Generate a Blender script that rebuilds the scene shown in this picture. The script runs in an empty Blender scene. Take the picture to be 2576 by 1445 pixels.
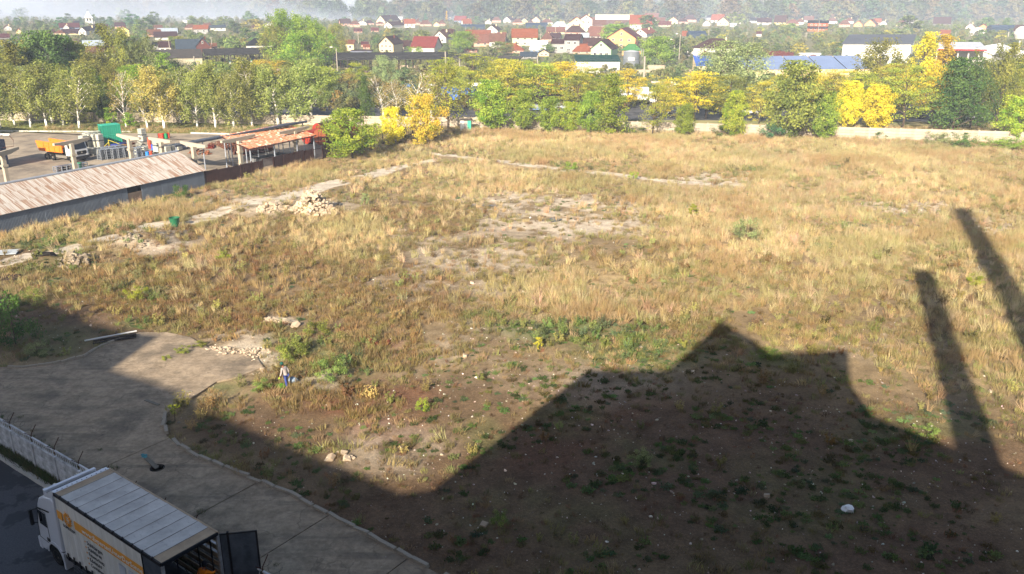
import bpy, bmesh, math, random
import numpy as np
from mathutils import Vector, Matrix
S = bpy.context.scene
PI = math.pi
R = math.radians

# ------------------------------------------------------------------ camera
F_PX, PITCH, CAM_H = 2150.0, R(19.0), 25.0          # focal length in units of a 2576 px wide frame
W0, H0 = 2576.0, 1445.0
cam = bpy.data.cameras.new('camera'); cam_ob = bpy.data.objects.new('camera', cam)
S.collection.objects.link(cam_ob)
cam.sensor_width = 36.0; cam.lens = 36.0 * F_PX / W0
cam.clip_start = 0.5; cam.clip_end = 20000
cam_ob.location = (0, 0, CAM_H); cam_ob.rotation_euler = (PI / 2 - PITCH, 0, 0)
S.camera = cam_ob

# ------------------------------------------------------------------ daylight
SUN_AZ, SUN_EL = R(19.65), R(26.0)                    # light travels towards +Y, turned 19.65 deg to the right
world = bpy.data.worlds.new('World'); S.world = world; world.use_nodes = True
wn = world.node_tree; wn.nodes.clear()
wo = wn.nodes.new('ShaderNodeOutputWorld'); wb = wn.nodes.new('ShaderNodeBackground')
ws = wn.nodes.new('ShaderNodeTexSky'); ws.sky_type = 'NISHITA'; ws.sun_disc = False
ws.sun_elevation = SUN_EL; ws.sun_rotation = PI + SUN_AZ; ws.altitude = 300; ws.dust_density = 2.0
wb.inputs['Strength'].default_value = 0.062
wn.links.new(ws.outputs[0], wb.inputs[0]); wn.links.new(wb.outputs[0], wo.inputs[0])
sl = bpy.data.lights.new('sun', 'SUN'); sl.energy = 5.0; sl.angle = R(0.53); sl.color = (1.0, 0.89, 0.73)
sun = bpy.data.objects.new('sun', sl); S.collection.objects.link(sun)
LDIR = Vector((math.sin(SUN_AZ) * math.cos(SUN_EL), math.cos(SUN_AZ) * math.cos(SUN_EL), -math.sin(SUN_EL)))
sun.rotation_euler = LDIR.to_track_quat('-Z', 'Y').to_euler(); sun.location = (0, -80, 120)
S.view_settings.view_transform = 'Standard'; S.view_settings.look = 'None'
S.view_settings.exposure = 1.62; S.view_settings.gamma = 1.0; S.view_settings.use_curve_mapping = False
S.cycles.max_bounces = 5; S.cycles.diffuse_bounces = 2; S.cycles.glossy_bounces = 2
S.cycles.transmission_bounces = 3; S.cycles.transparent_max_bounces = 6; S.cycles.volume_bounces = 0

# ------------------------------------------------------------------ photo pixel -> place
CP, SP = math.cos(PITCH), math.sin(PITCH)
def G(u, v, z=0.0):
    a, b = (u - W0 / 2) / F_PX, (H0 / 2 - v) / F_PX
    d = Vector((a, CP + b * SP, -SP + b * CP)); t = (z - CAM_H) / d.z
    return Vector((d.x * t, d.y * t, z))
def Gn(u, v):
    a, b = (u - W0 / 2) / F_PX, (H0 / 2 - v) / F_PX
    t = -CAM_H / (-SP + b * CP)
    return a * t, (CP + b * SP) * t
def Pn(x, y, z=0.0):
    dz = z - CAM_H; dep = y * CP - dz * SP; up = y * SP + dz * CP
    return W0 / 2 + F_PX * x / dep, H0 / 2 - F_PX * up / dep
def P(p): return Pn(p[0], p[1], p[2])
def dep(p): return p[1] * CP - (p[2] - CAM_H) * SP
def hgt(base, v):
    """height above a ground point whose image lies on row v"""
    b = (H0 / 2 - v) / F_PX
    return CAM_H + base[1] * (-SP + b * CP) / (CP + b * SP) - base[2]

# ------------------------------------------------------------------ materials
def lin(c):
    return tuple(((x / 12.92) if x <= 0.04045 else ((x + 0.055) / 1.055) ** 2.4) for x in c[:3]) + (1.0,)
def hx(s): return tuple(int(s[i:i + 2], 16) / 255 for i in (0, 2, 4))
MATS = {}
class NT:
    def __init__(s, name):
        s.m = bpy.data.materials.new(name); s.m.use_nodes = True; s.t = s.m.node_tree; s.t.nodes.clear()
        s.out = s.n('OutputMaterial'); s.b = s.n('BsdfPrincipled'); s.l(s.b.outputs[0], s.out.inputs[0])
    def n(s, t, **k):
        x = s.t.nodes.new('ShaderNode' + t)
        for a, b in k.items(): setattr(x, a, b)
        return x
    def l(s, a, b): s.t.links.new(a, b)
    def noise(s, scale, detail=4, coord=None, rough=.6):
        x = s.n('TexNoise'); x.inputs['Scale'].default_value = scale; x.inputs['Detail'].default_value = detail
        x.inputs['Roughness'].default_value = rough
        if coord is not None: s.l(coord, x.inputs['Vector'])
        return x.outputs[0]
    def ramp(s, f, stops):
        x = s.n('ValToRGB'); e = x.color_ramp.elements
        while len(e) < len(stops): e.new(.5)
        for q, (p, c) in zip(e, stops): q.position = p; q.color = c if len(c) == 4 else tuple(c) + (1,)
        s.l(f, x.inputs[0]); return x.outputs[0]
    def mix(s, f, a, b, mode='MIX'):
        x = s.n('Mix', data_type='RGBA', blend_type=mode)
        for sock, val in ((x.inputs[0], f), (x.inputs[6], a), (x.inputs[7], b)):
            if isinstance(val, (int, float)): sock.default_value = val
            elif isinstance(val, tuple): sock.default_value = val
            else: s.l(val, sock)
        return x.outputs[2]
    def math(s, op, a, b=0.0):
        x = s.n('Math', operation=op)
        for sock, val in ((x.inputs[0], a), (x.inputs[1], b)):
            if isinstance(val, (int, float)): sock.default_value = val
            else: s.l(val, sock)
        return x.outputs[0]
    def coord(s, kind='Object'): return s.n('TexCoord').outputs[kind]
    def scaled(s, c, v):
        x = s.n('Mapping'); s.l(c, x.inputs[0]); x.inputs['Scale'].default_value = v; return x.outputs[0]
    def rnd(s): return s.n('ObjectInfo').outputs['Random']
    def bump(s, h, strength=.4, dist=.05):
        x = s.n('Bump'); x.inputs['Strength'].default_value = strength; x.inputs['Distance'].default_value = dist
        s.l(h, x.inputs['Height']); s.l(x.outputs[0], s.b.inputs['Normal'])
    def set(s, col, rough=.8, metal=0.0, spec=.3):
        i = s.b.inputs
        if isinstance(col, tuple): i['Base Color'].default_value = col
        else: s.l(col, i['Base Color'])
        i['Roughness'].default_value = rough; i['Metallic'].default_value = metal; i['Specular IOR Level'].default_value = spec
        return s.m
def mat(name, col, rough=.75, var=.25, scale=2.0, metal=0.0, spec=.3, rnd=0.0, dirt=None, dirt_amt=.5, bump=0.0):
    """plain surface: base colour with uneven tone, optional dirt blotches and per-object difference"""
    if name in MATS: return MATS[name]
    t = NT(name); c = lin(hx(col)) if isinstance(col, str) else lin(col)
    co = t.coord('Object'); n1 = t.noise(scale, 5, co)
    lo = tuple(x * (1 - var) for x in c[:3]) + (1,); hi = tuple(min(1, x * (1 + var * .6)) for x in c[:3]) + (1,)
    k = t.mix(t.ramp(n1, [(.3, (0, 0, 0)), (.7, (1, 1, 1))]), lo, hi)
    if dirt:
        n2 = t.noise(scale * .6 + .3, 6, co, .7)
        k = t.mix(t.math('MULTIPLY', t.ramp(n2, [(.45, (0, 0, 0)), (.65, (1, 1, 1))]), dirt_amt), k, lin(hx(dirt)))
    if rnd:
        r = t.math('ADD', t.math('MULTIPLY', t.rnd(), rnd * 2), 1 - rnd)
        x = t.n('HueSaturation'); t.l(k, x.inputs['Color']); t.l(r, x.inputs['Value']); k = x.outputs[0]
    if bump: t.bump(t.noise(scale * 8, 4, co), bump, .03)
    MATS[name] = t.set(k, rough, metal, spec); return MATS[name]

# ------------------------------------------------------------------ mesh builder
class MB:
    def __init__(s): s.v = []; s.f = []; s.m = []
    def add(s, vs, fs, mi=0):
        o = len(s.v); s.v += [tuple(x) for x in vs]; s.f += [tuple(i + o for i in f) for f in fs]; s.m += [mi] * len(fs); return s
    def box(s, c, d, rz=0.0, mi=0, top=1.0):
        x, y, z = d[0] / 2, d[1] / 2, d[2] / 2; ca, sa = math.cos(rz), math.sin(rz); vs = []
        for k, q in ((-z, 1.0), (z, top)):
            for i, j in ((-x, -y), (x, -y), (x, y), (-x, y)):
                i *= q; j *= q; vs.append((c[0] + i * ca - j * sa, c[1] + i * sa + j * ca, c[2] + k))
        return s.add(vs, [(3, 2, 1, 0), (4, 5, 6, 7), (0, 1, 5, 4), (1, 2, 6, 5), (2, 3, 7, 6), (3, 0, 4, 7)], mi)
    def bx(s, x0, x1, y0, y1, z0, z1, mi=0): return s.box(((x0 + x1) / 2, (y0 + y1) / 2, (z0 + z1) / 2), (x1 - x0, y1 - y0, z1 - z0), 0, mi)
    def prism(s, poly, z0, z1, mi=0):
        n = len(poly)
        area = sum(poly[i][0] * poly[(i + 1) % n][1] - poly[(i + 1) % n][0] * poly[i][1] for i in range(n))
        if area < 0: poly = poly[::-1]
        vs = [(p[0], p[1], z0) for p in poly] + [(p[0], p[1], z1) for p in poly]
        return s.add(vs, [tuple(range(n))[::-1], tuple(range(n, 2 * n))] + [(i, (i + 1) % n, n + (i + 1) % n, n + i) for i in range(n)], mi)
    def ext(s, prof, axis, a, b, mi=0):
        """extrude a 2-D profile along an axis: axis 'x' takes (y,z), axis 'y' takes (x,z)"""
        n = len(prof); mk = (lambda p, t: (t, p[0], p[1])) if axis == 'x' else (lambda p, t: (p[0], t, p[1]))
        vs = [mk(p, a) for p in prof] + [mk(p, b) for p in prof]
        return s.add(vs, [tuple(range(n)), tuple(range(n, 2 * n))[::-1]] + [(i, n + i, n + (i + 1) % n, (i + 1) % n) for i in range(n)], mi)
    def tube(s, pts, rs, n=6, mi=0, cap=True):
        pts = [Vector(p) for p in pts]; o = len(s.v); fs = []
        for i, p in enumerate(pts):
            d = (pts[min(i + 1, len(pts) - 1)] - pts[max(i - 1, 0)]).normalized()
            a = d.orthogonal().normalized() if abs(d.z) < .99 else Vector((1, 0, 0)); a = (a - d * a.dot(d)).normalized(); b = d.cross(a)
            r = rs[i] if isinstance(rs, (list, tuple)) else rs
            for k in range(n):
                t = 2 * PI * k / n; s.v.append(tuple(p + (a * math.cos(t) + b * math.sin(t)) * r))
        for i in range(len(pts) - 1):
            for k in range(n):
                fs.append((o + i * n + k, o + i * n + (k + 1) % n, o + (i + 1) * n + (k + 1) % n, o + (i + 1) * n + k))
        if cap: fs += [tuple(o + k for k in range(n))[::-1], tuple(o + (len(pts) - 1) * n + k for k in range(n))]
        s.f += fs; s.m += [mi] * len(fs); return s
    def lathe(s, prof, n=16, c=(0, 0, 0), mi=0):
        o = len(s.v); fs = []
        for r, z in prof:
            for k in range(n): s.v.append((c[0] + r * math.cos(2 * PI * k / n), c[1] + r * math.sin(2 * PI * k / n), c[2] + z))
        for i in range(len(prof) - 1):
            for k in range(n): fs.append((o + i * n + k, o + i * n + (k + 1) % n, o + (i + 1) * n + (k + 1) % n, o + (i + 1) * n + k))
        s.f += fs; s.m += [mi] * len(fs); return s
    def mesh(s, name, mats, smooth=False):
        me = bpy.data.meshes.new(name); me.from_pydata(s.v, [], s.f)
        for m in (mats if isinstance(mats, (list, tuple)) else [mats]): me.materials.append(m)
        if any(s.m): me.polygons.foreach_set('material_index', s.m)
        bm = bmesh.new(); bm.from_mesh(me); bmesh.ops.recalc_face_normals(bm, faces=bm.faces); bm.to_mesh(me); bm.free()
        if smooth: me.polygons.foreach_set('use_smooth', [True] * len(me.polygons))
        return me
    def obj(s, name, mats, parent=None, loc=(0, 0, 0), rz=0.0, smooth=False):
        return put(name, s.mesh(name, mats, smooth), parent, loc, rz)
COL = S.collection
def put(name, me, parent=None, loc=(0, 0, 0), rz=0.0, sc=None, rot=None):
    o = bpy.data.objects.new(name, me); COL.objects.link(o); o.parent = parent; o.location = loc
    o.rotation_euler = rot if rot is not None else (0, 0, rz)
    if sc is not None: o.scale = sc if isinstance(sc, (tuple, list)) else (sc, sc, sc)
    return o
def tag(o, label, cat=None, group=None):
    o['label'] = label
    if cat: o['category'] = cat
    if group: o['group'] = group
    return o
def thing(name, label, cat, loc=(0, 0, 0), rz=0.0, group=None):
    o = bpy.data.objects.new(name, None); COL.objects.link(o); o.location = loc; o.rotation_euler = (0, 0, rz); o.empty_display_size = .3
    return tag(o, label, cat, group)
def kind(o, k): o['kind'] = k; return o
def dup(o, loc, rz=0.0, label=None, sc=None, group=None):
    r = o.copy(); COL.objects.link(r); r.location = loc; r.rotation_euler = (o.rotation_euler[0], o.rotation_euler[1], rz)
    if sc is not None: r.scale = (sc, sc, sc)
    if label: r['label'] = label
    if group: r['group'] = group
    for ch in list(o.children):
        c = ch.copy(); COL.objects.link(c); c.parent = r
        for g in list(ch.children):
            d = g.copy(); COL.objects.link(d); d.parent = c
    return r
def rawmesh(name, V, Fq, mats, attrs=None, smooth=False):
    """numpy verts (n,3) and faces (m,k) -> mesh"""
    me = bpy.data.meshes.new(name); n, (m, k) = len(V), Fq.shape
    me.vertices.add(n); me.vertices.foreach_set('co', np.ascontiguousarray(V, np.float32).ravel())
    me.loops.add(m * k); me.loops.foreach_set('vertex_index', np.ascontiguousarray(Fq, np.int32).ravel())
    me.polygons.add(m); me.polygons.foreach_set('loop_start', np.arange(0, m * k, k, dtype=np.int32))
    try: me.polygons.foreach_set('loop_total', np.full(m, k, np.int32))
    except Exception: pass
    me.update(calc_edges=True)
    for mt in (mats if isinstance(mats, (list, tuple)) else [mats]): me.materials.append(mt)
    for an, (ty, arr) in (attrs or {}).items():
        at = me.attributes.new(an, ty, 'POINT')
        at.data.foreach_set('color' if 'COLOR' in ty else ('vector' if 'VECTOR' in ty else 'value'), np.ascontiguousarray(arr, np.float32).ravel())
    if smooth: me.polygons.foreach_set('use_smooth', np.ones(m, bool))
    return me
rs = np.random.RandomState(7); rng = random.Random(11)
_LAT = rs.rand(256, 256).astype(np.float32)
def vnoise(x, y, s, o=3, off=0.0):
    """value noise 0..1, feature size s metres"""
    x = np.asarray(x, float); y = np.asarray(y, float); t = 0; w = 1.0; tw = 0
    for k in range(o):
        a, b = x / s + 37.7 * k + off, y / s + 17.3 * k + off * 1.7
        i, j = np.floor(a).astype(int), np.floor(b).astype(int); fa, fb = a - i, b - j
        fa = fa * fa * (3 - 2 * fa); fb = fb * fb * (3 - 2 * fb)
        L = lambda p, q: _LAT[p & 255, q & 255]
        t = t + w * ((L(i, j) * (1 - fa) + L(i + 1, j) * fa) * (1 - fb) + (L(i, j + 1) * (1 - fa) + L(i + 1, j + 1) * fa) * fb)
        tw += w; w *= .55; s = s / 2.1
    return t / tw
def pip(poly, u, v):
    u = np.asarray(u, float); v = np.asarray(v, float); r = np.zeros(u.shape, bool); n = len(poly)
    for i in range(n):
        (x0, y0), (x1, y1) = poly[i], poly[(i + 1) % n]
        if y0 == y1: continue
        c = ((y0 > v) != (y1 > v)) & (u < (x1 - x0) * (v - y0) / (y1 - y0) + x0); r ^= c
    return r
def clip(poly, p, n):
    """keep the part of a 2-D polygon on the side of p that n points to"""
    out = []; m = len(poly)
    for i in range(m):
        a, b = poly[i], poly[(i + 1) % m]
        da = (a[0] - p[0]) * n[0] + (a[1] - p[1]) * n[1]; db = (b[0] - p[0]) * n[0] + (b[1] - p[1]) * n[1]
        if da >= 0: out.append(a)
        if da * db < 0: t = da / (da - db); out.append((a[0] + (b[0] - a[0]) * t, a[1] + (b[1] - a[1]) * t))
    return out
def gp(pts): return [tuple(G(*p)[:2]) for p in pts]
# ================================================================== the factory the photo is taken from (behind the camera)
def shadow_wall(pts, yb=-2.0):
    out = []
    for u, v in pts:
        g = G(u, v); L = (g.y - yb) / math.cos(SUN_AZ); out.append((g.x - L * math.sin(SUN_AZ), L * math.tan(SUN_EL)))
    return out
SHADE = [(157, 771), (234, 812), (330, 835), (406, 844), (289, 928), (458, 985), (500, 1020), (1010, 1240), (1085, 1232), (1480, 930),
         (1680, 932), (1752, 868), (1815, 806), (1895, 855), (1940, 890), (2135, 880), (2140, 965), (2195, 1045), (2576, 1195)]
wl = [(-112, 24), (-100, 36)] + [(-69, 37.5)] + shadow_wall(SHADE) + [(20, 21), (60, 21)]
m_render = mat('factory_render', (.60, .57, .52), .85, .2, .3, dirt='6a6258', dirt_amt=.4)
DB = (-math.sin(SUN_AZ) * 11, -math.cos(SUN_AZ) * 11)
f = MB(); prof = wl + [(60, -.8), (-112, -.8)]; n = len(prof)
f.add([(x, -2, z) for x, z in prof] + [(x + DB[0], -2 + DB[1], z) for x, z in prof],
      [tuple(range(n)), tuple(range(n, 2 * n))[::-1]] + [(i, n + i, n + (i + 1) % n, (i + 1) % n) for i in range(n)])
fac = thing('factory_building', 'tall factory building behind the viewpoint that throws the large shadow', 'building', (0, 0, 0))
f.obj('wall', m_render, fac)
for (u, v), wd in (((2415, 532), 2.6), ((2320, 690), 2.3)):
    g = G(u, v); L = (g.y + 8) / math.cos(SUN_AZ); h = L * math.tan(SUN_EL)
    c = MB().tube([(0, 0, -.8), (0, 0, h)], [wd / 2 + .35, wd / 2 - .2], 16).obj('chimney', mat('chimney_brick', (.45, .3, .24), .85, .2, .5), None, (g.x - L * math.sin(SUN_AZ), -8, 0))
    tag(c, ('taller' if wd > 2.5 else 'shorter') + ' factory chimney whose long shadow crosses the right of the field', 'chimney')

# ================================================================== ground, hills
def ground_height(x, y):
    d = np.hypot(x, y); z = np.zeros_like(d)
    n1 = vnoise(x, y, 900, 4, 3.0); n2 = vnoise(x, y, 160, 4, 9.0)
    base = 1500 - 350 * np.clip((x) / 900, -1, 1)                # the hill foot is nearer on the right
    rise = np.clip((y - base) / 900, 0, 1); z = z + (rise ** 1.3) * (55 + 60 * n1) + rise * 16 * (n2 - .5)
    return z
gx = np.concatenate([np.linspace(-5200, -700, 46), np.linspace(-600, -100, 20), [-94.01, -94], np.linspace(-80, 110, 12), [124, 124.01], np.linspace(140, 700, 20), np.linspace(800, 5200, 45)])
gy = np.concatenate([[-900, -300, -60, 0, 15.99, 16], np.linspace(25, 160, 10), [171, 171.01], np.linspace(185, 1000, 40), np.linspace(1040, 3200, 60), np.linspace(3300, 6400, 20)])
X, Y = np.meshgrid(gx, gy); Z = ground_height(X, Y)
Z[(X > -94.005) & (X < 124.005) & (Y > 15.995) & (Y < 171.005)] = -0.8
nx, ny = len(gx), len(gy); idx = np.arange(nx * ny).reshape(ny, nx)
F4 = np.stack([idx[:-1, :-1], idx[:-1, 1:], idx[1:, 1:], idx[1:, :-1]], -1).reshape(-1, 4)
t = NT('ground'); co = t.coord('Object')
n1 = t.noise(.012, 6, co); n2 = t.noise(.15, 6, co); n3 = t.noise(.004, 3, co)
k = t.mix(t.ramp(n1, [(.35, (0, 0, 0)), (.6, (1, 1, 1))]), (.115, .115, .045, 1), (.20, .165, .085, 1))
k = t.mix(t.ramp(n2, [(.4, (0, 0, 0)), (.7, (1, 1, 1))]), k, (.08, .095, .035, 1))
sep = t.n('SeparateXYZ'); t.l(co, sep.inputs[0])
up = t.math('MULTIPLY', t.ramp(t.math('DIVIDE', sep.outputs[2], 60.0), [(.02, (0, 0, 0)), (.3, (1, 1, 1))]), .85)
heath = t.mix(t.ramp(t.noise(.02, 7, co, .7), [(.4, (0, 0, 0)), (.62, (1, 1, 1))]), (.13, .085, .075, 1), (.055, .065, .035, 1))
k = t.mix(up, k, heath)
ground = put('ground', rawmesh('ground', np.stack([X, Y, Z], -1).reshape(-1, 3), F4, t.set(k, .95, 0, .1), smooth=True)); kind(ground, 'structure')

# ================================================================== road, apron, kerbs
TH = R(-35.9); E1 = (math.cos(TH), math.sin(TH)); E2 = (-math.sin(TH), math.cos(TH))      # along the lane / towards the field
WALL0 = G(45, 1149)                                                                      # foot of the first wall post
def lane(a, b): return (WALL0.x + E1[0] * a + E2[0] * b, WALL0.y + E1[1] * a + E2[1] * b)
KERB_PX = [(440, 1022), (418, 1045), (411, 1072), (420, 1100), (470, 1137), (560, 1176), (720, 1242), (860, 1312), (1010, 1396), (1200, 1500)]
APRON_TOP = [(-260, 930), (0, 926), (62, 926), (140, 916), (212, 897), (258, 871), (300, 855), (350, 838), (420, 838), (478, 850), (540, 885), (640, 890), (662, 925), (600, 950), (545, 962), (490, 998)]
kerb_g, apron_g = gp(KERB_PX), gp(APRON_TOP)
far_left = [lane(-24, .3)]
LANE_W = [lane(-24, .35), lane(60, .35)]
conc_poly = apron_g + kerb_g + [lane(38, .35), lane(-24, .35)]
t = NT('lane_concrete'); co = t.coord('Object')
n1 = t.noise(.9, 7, co, .65); n2 = t.noise(.22, 6, co, .7); n3 = t.noise(9, 4, co)
k = t.mix(t.ramp(n1, [(.3, (0, 0, 0)), (.7, (1, 1, 1))]), (.185, .14, .095, 1), (.34, .265, .185, 1))
k = t.mix(t.math('MULTIPLY', t.ramp(n2, [(.5, (0, 0, 0)), (.62, (1, 1, 1))]), .65), k, (.10, .082, .062, 1))
mp = t.n('Mapping'); t.l(co, mp.inputs[0]); mp.inputs['Rotation'].default_value = (0, 0, -TH); mp.inputs['Scale'].default_value = (.09, .9, 1)
k = t.mix(t.math('MULTIPLY', t.ramp(t.noise(1.3, 5, mp.outputs[0], .6), [(.52, (0, 0, 0)), (.66, (1, 1, 1))]), .5), k, (.085, .07, .055, 1))
k = t.mix(t.math('MULTIPLY', t.ramp(n3, [(.62, (0, 0, 0)), (.72, (1, 1, 1))]), .35), k, (.42, .38, .32, 1))
vo = t.n('TexVoronoi', feature='DISTANCE_TO_EDGE'); vo.inputs['Scale'].default_value = .32; wv_ = t.n('VectorMath', operation='ADD'); t.l(co, wv_.inputs[0]); nz = t.n('TexNoise'); nz.inputs['Scale'].default_value = 1.5; t.l(co, nz.inputs['Vector']); sc_ = t.n('VectorMath', operation='SCALE'); sc_.inputs[3].default_value = .9; t.l(nz.outputs[1], sc_.inputs[0]); t.l(sc_.outputs[0], wv_.inputs[1]); t.l(wv_.outputs[0], vo.inputs['Vector'])
k = t.mix(t.math('MULTIPLY', t.math('MULTIPLY', t.ramp(vo.outputs[0], [(.004, (1, 1, 1)), (.016, (0, 0, 0))]), t.ramp(t.noise(.35, 3, co), [(.45, (0, 0, 0)), (.55, (1, 1, 1))])), .4), k, (.07, .055, .04, 1))
k = t.mix(.7, k, t.ramp(t.noise(3.2, 6, co, .75), [(.3, (.6, .58, .55)), (.5, (1, 1, 1)), (.7, (1.3, 1.28, 1.22))]), 'MULTIPLY')
t.bump(n1, .3, .03); m_conc = t.set(k, .9, 0, .2)
lane_root = bpy.data.objects.new('concrete_lane', None); COL.objects.link(lane_root); kind(lane_root, 'structure')
J1 = G(275, 1172); s0 = (J1.x - WALL0.x) * E1[0] + (J1.y - WALL0.y) * E1[1]
cuts = [-60, s0, s0 + 8.2, s0 + 13.6, s0 + 19.2, s0 + 24.6, 60]
HOLE = G(396, 1180)
for a, b in zip(cuts[:-1], cuts[1:]):
    g = .03
    q = clip(clip(conc_poly, lane(a + g, 0), E1), lane(b - g, 0), (-E1[0], -E1[1]))
    if len(q) < 3: continue
    mb = MB()
    inside = pip(q, [HOLE.x], [HOLE.y])[0]
    if inside:                                                    # the slab with the open manhole: walk round the hole through a seam
        area = sum(q[i][0] * q[(i + 1) % len(q)][1] - q[(i + 1) % len(q)][0] * q[i][1] for i in range(len(q)))
        if area < 0: q = q[::-1]
        j = min(range(len(q)), key=lambda i: (q[i][0] - HOLE.x) ** 2 + (q[i][1] - HOLE.y) ** 2); q = q[j:] + q[:j]
        a0 = math.atan2(q[0][1] - HOLE.y, q[0][0] - HOLE.x)
        ring = [(HOLE.x + .33 * math.cos(a0 - 2 * PI * k / 16), HOLE.y + .33 * math.sin(a0 - 2 * PI * k / 16)) for k in range(17)]
        q = q + [q[0]] + ring
        mb.add([(p[0], p[1], .06) for p in q], [tuple(range(len(q)))])
        bmx = bmesh.new(); vs = [bmx.verts.new(v) for v in mb.v]
        try: fc = bmx.faces.new(vs); bmesh.ops.triangulate(bmx, faces=[fc])
        except Exception: pass
        me = bpy.data.meshes.new('slab'); bmx.to_mesh(me); bmx.free(); me.materials.append(m_conc); put('slab', me, lane_root)
        mb2 = MB().lathe([(.33, -.7), (.33, .06), (.40, .075), (.40, .062)], 20, (HOLE.x, HOLE.y, 0)).lathe([(.33, -.7), (.001, -.7)], 20, (HOLE.x, HOLE.y, 0))
        mh = mb2.obj('manhole', mat('manhole_iron', (.10, .075, .06), .8), None); tag(mh, 'open round manhole in the concrete lane with a plank stuck in it', 'manhole')
    else:
        mb.prism(q, -.1, .06); mb.obj('slab', m_conc, lane_root)
pk = MB().box((0, 0, 0), (1.25, .24, .045)).obj('plank', mat('grey_wood', (.42, .40, .36), .9), None, (HOLE.x - .42, HOLE.y + .34, .16), R(140)); pk.rotation_euler = (0, R(13), R(-38))
tag(pk, 'grey wooden plank leaning out of the open manhole', 'plank')
rg = MB()
for q in range(7): rg.box((rng.uniform(-.16, .16), rng.uniform(-.12, .12), .04 + q * .015), (.2, .15, .05), rng.uniform(0, 3), 0, .6)
tag(rg.obj('rag', mat('teal_cloth', '3f7d86', .9), None, (HOLE.x - 1.0, HOLE.y + .82, .26)), 'teal rag on the end of the plank by the manhole', 'rag')

m_kerb = mat('kerb_concrete', (.60, .56, .50), .9, .35, 1.5, dirt='4a4438', dirt_amt=.6)
def kerb_line(name, pts, ln=1.0, w=.2, h=.14, label=None, jit=.02, skip=0.0, m=None, z=0.0):
    root = bpy.data.objects.new(name, None); COL.objects.link(root); kind(root, 'structure')
    me = [MB().box((0, 0, h / 2), (ln * .985, w, h), 0, 0, .97).mesh('kerb_stone', m or m_kerb) for _ in range(1)][0]
    acc = 0; pos = ln / 2
    for (x0, y0), (x1, y1) in zip(pts[:-1], pts[1:]):
        d = math.hypot(x1 - x0, y1 - y0); rz = math.atan2(y1 - y0, x1 - x0)
        while pos < acc + d:
            s = (pos - acc) / d
            if rng.random() >= skip:
                put('kerb_stone', me, root, (x0 + (x1 - x0) * s + rng.uniform(-jit, jit), y0 + (y1 - y0) * s + rng.uniform(-jit, jit), z + rng.uniform(-jit, jit)), 0, None, (rng.uniform(-jit, jit), rng.uniform(-jit, jit), rz + rng.uniform(-jit, jit) * 2))
            pos += ln
        acc += d
    return root
kerb_line('field_kerb', gp(KERB_PX), 1.0, .2, .2, jit=.055, skip=.09)
kerb_line('bed_kerb', gp([(20, 927), (62, 927), (140, 917), (212, 898), (258, 872), (320, 850)]), .5, .16, .2, jit=.03, skip=.06)
m_asph = NT('asphalt'); t = m_asph; co = t.coord('Object')
k = t.mix(t.ramp(t.noise(14, 5, co), [(.3, (0, 0, 0)), (.7, (1, 1, 1))]), (.045, .046, .052, 1), (.085, .085, .09, 1))
k = t.mix(t.math('MULTIPLY', t.ramp(t.noise(.35, 5, co), [(.5, (0, 0, 0)), (.53, (1, 1, 1))]), .8), k, (.022, .023, .028, 1)); m_asph = t.set(k, .8, 0, .35)
KB = G(130, 1228); kb = (KB.x - WALL0.x) * E2[0] + (KB.y - WALL0.y) * E2[1]
asp = MB().prism([lane(-30, kb + .1), lane(45, kb + .1), lane(45, kb - 26), lane(-30, kb - 26)], -.6, -.3).obj('asphalt_road', m_asph); kind(asp, 'structure')
m_whitek = mat('painted_kerb', (.74, .73, .70), .85, .25, 1.2, dirt='565248', dirt_amt=.5)
kerb_line('road_kerb', [lane(-30, kb + .1), lane(45, kb + .1)], 1.0, .26, .3, jit=.012, m=m_whitek, z=-.4)
m_soil = mat('verge_soil', (.11, .085, .06), .95, .5, 2.0, dirt='39421d', dirt_amt=.7)
vg = MB().prism([lane(-30, kb + .22), lane(45, kb + .22), lane(45, .33), lane(-30, .33)], -.3, .0).obj('verge', m_soil); kind(vg, 'structure')

# ================================================================== the waste field
CELL = .34
fx = np.arange(-93.6, 123.8, CELL); fy = np.arange(16.2, 170.8, CELL)
FX, FY = np.meshgrid(fx, fy)
U, V = Pn(FX, FY)
vis = (U > -500) & (U < 3100) & (V < 2000)
conc_px_mask = pip(conc_poly, FX, FY)
def ell(u, v, L):
    """soft blobs given in photo pixels: (u, v, half width, half height, weight)"""
    w = np.zeros(np.shape(u))
    for cu, cv, ru, rv, a in L: w = np.maximum(w, a * np.clip(1.6 - np.hypot((u - cu) / ru, (v - cv) / rv) * 1.1, 0, 1))
    return w
STRAW = [(1500, 730, 210, 75, 1.0), (1650, 360, 380, 34, 1), (2050, 420, 420, 70, 1), (2300, 600, 330, 110, .75), (1850, 600, 230, 70, .75), (700, 440, 240, 22, 1), (350, 545, 230, 30, 1), (120, 590, 110, 26, 1), (960, 400, 130, 22, .8), (1720, 420, 180, 20, 1), (1900, 500, 260, 45, .9), (1640, 530, 180, 35, .6), (1250, 420, 170, 22, .7), (1240, 470, 220, 30, .6), (860, 600, 110, 55, .55), (1560, 440, 330, 28, .6), (2480, 460, 150, 60, .8), (2450, 900, 170, 200, .35), (480, 640, 120, 40, .45), (1800, 720, 280, 60, .45), (1250, 345, 220, 18, .7)]
BROWN = [(560, 680, 330, 120, 1), (330, 740, 250, 90, 1), (900, 760, 330, 120, .8), (1050, 560, 200, 40, .7), (650, 820, 160, 50, 1), (1000, 870, 180, 60, .8), (860, 1000, 190, 80, .8), (1680, 640, 300, 40, .5), (2000, 690, 200, 50, .6), (1700, 560, 200, 30, .5), (2300, 780, 200, 120, .45), (1480, 500, 100, 20, .5), (1960, 800, 180, 50, .5), (680, 1060, 160, 60, .8)]
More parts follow.
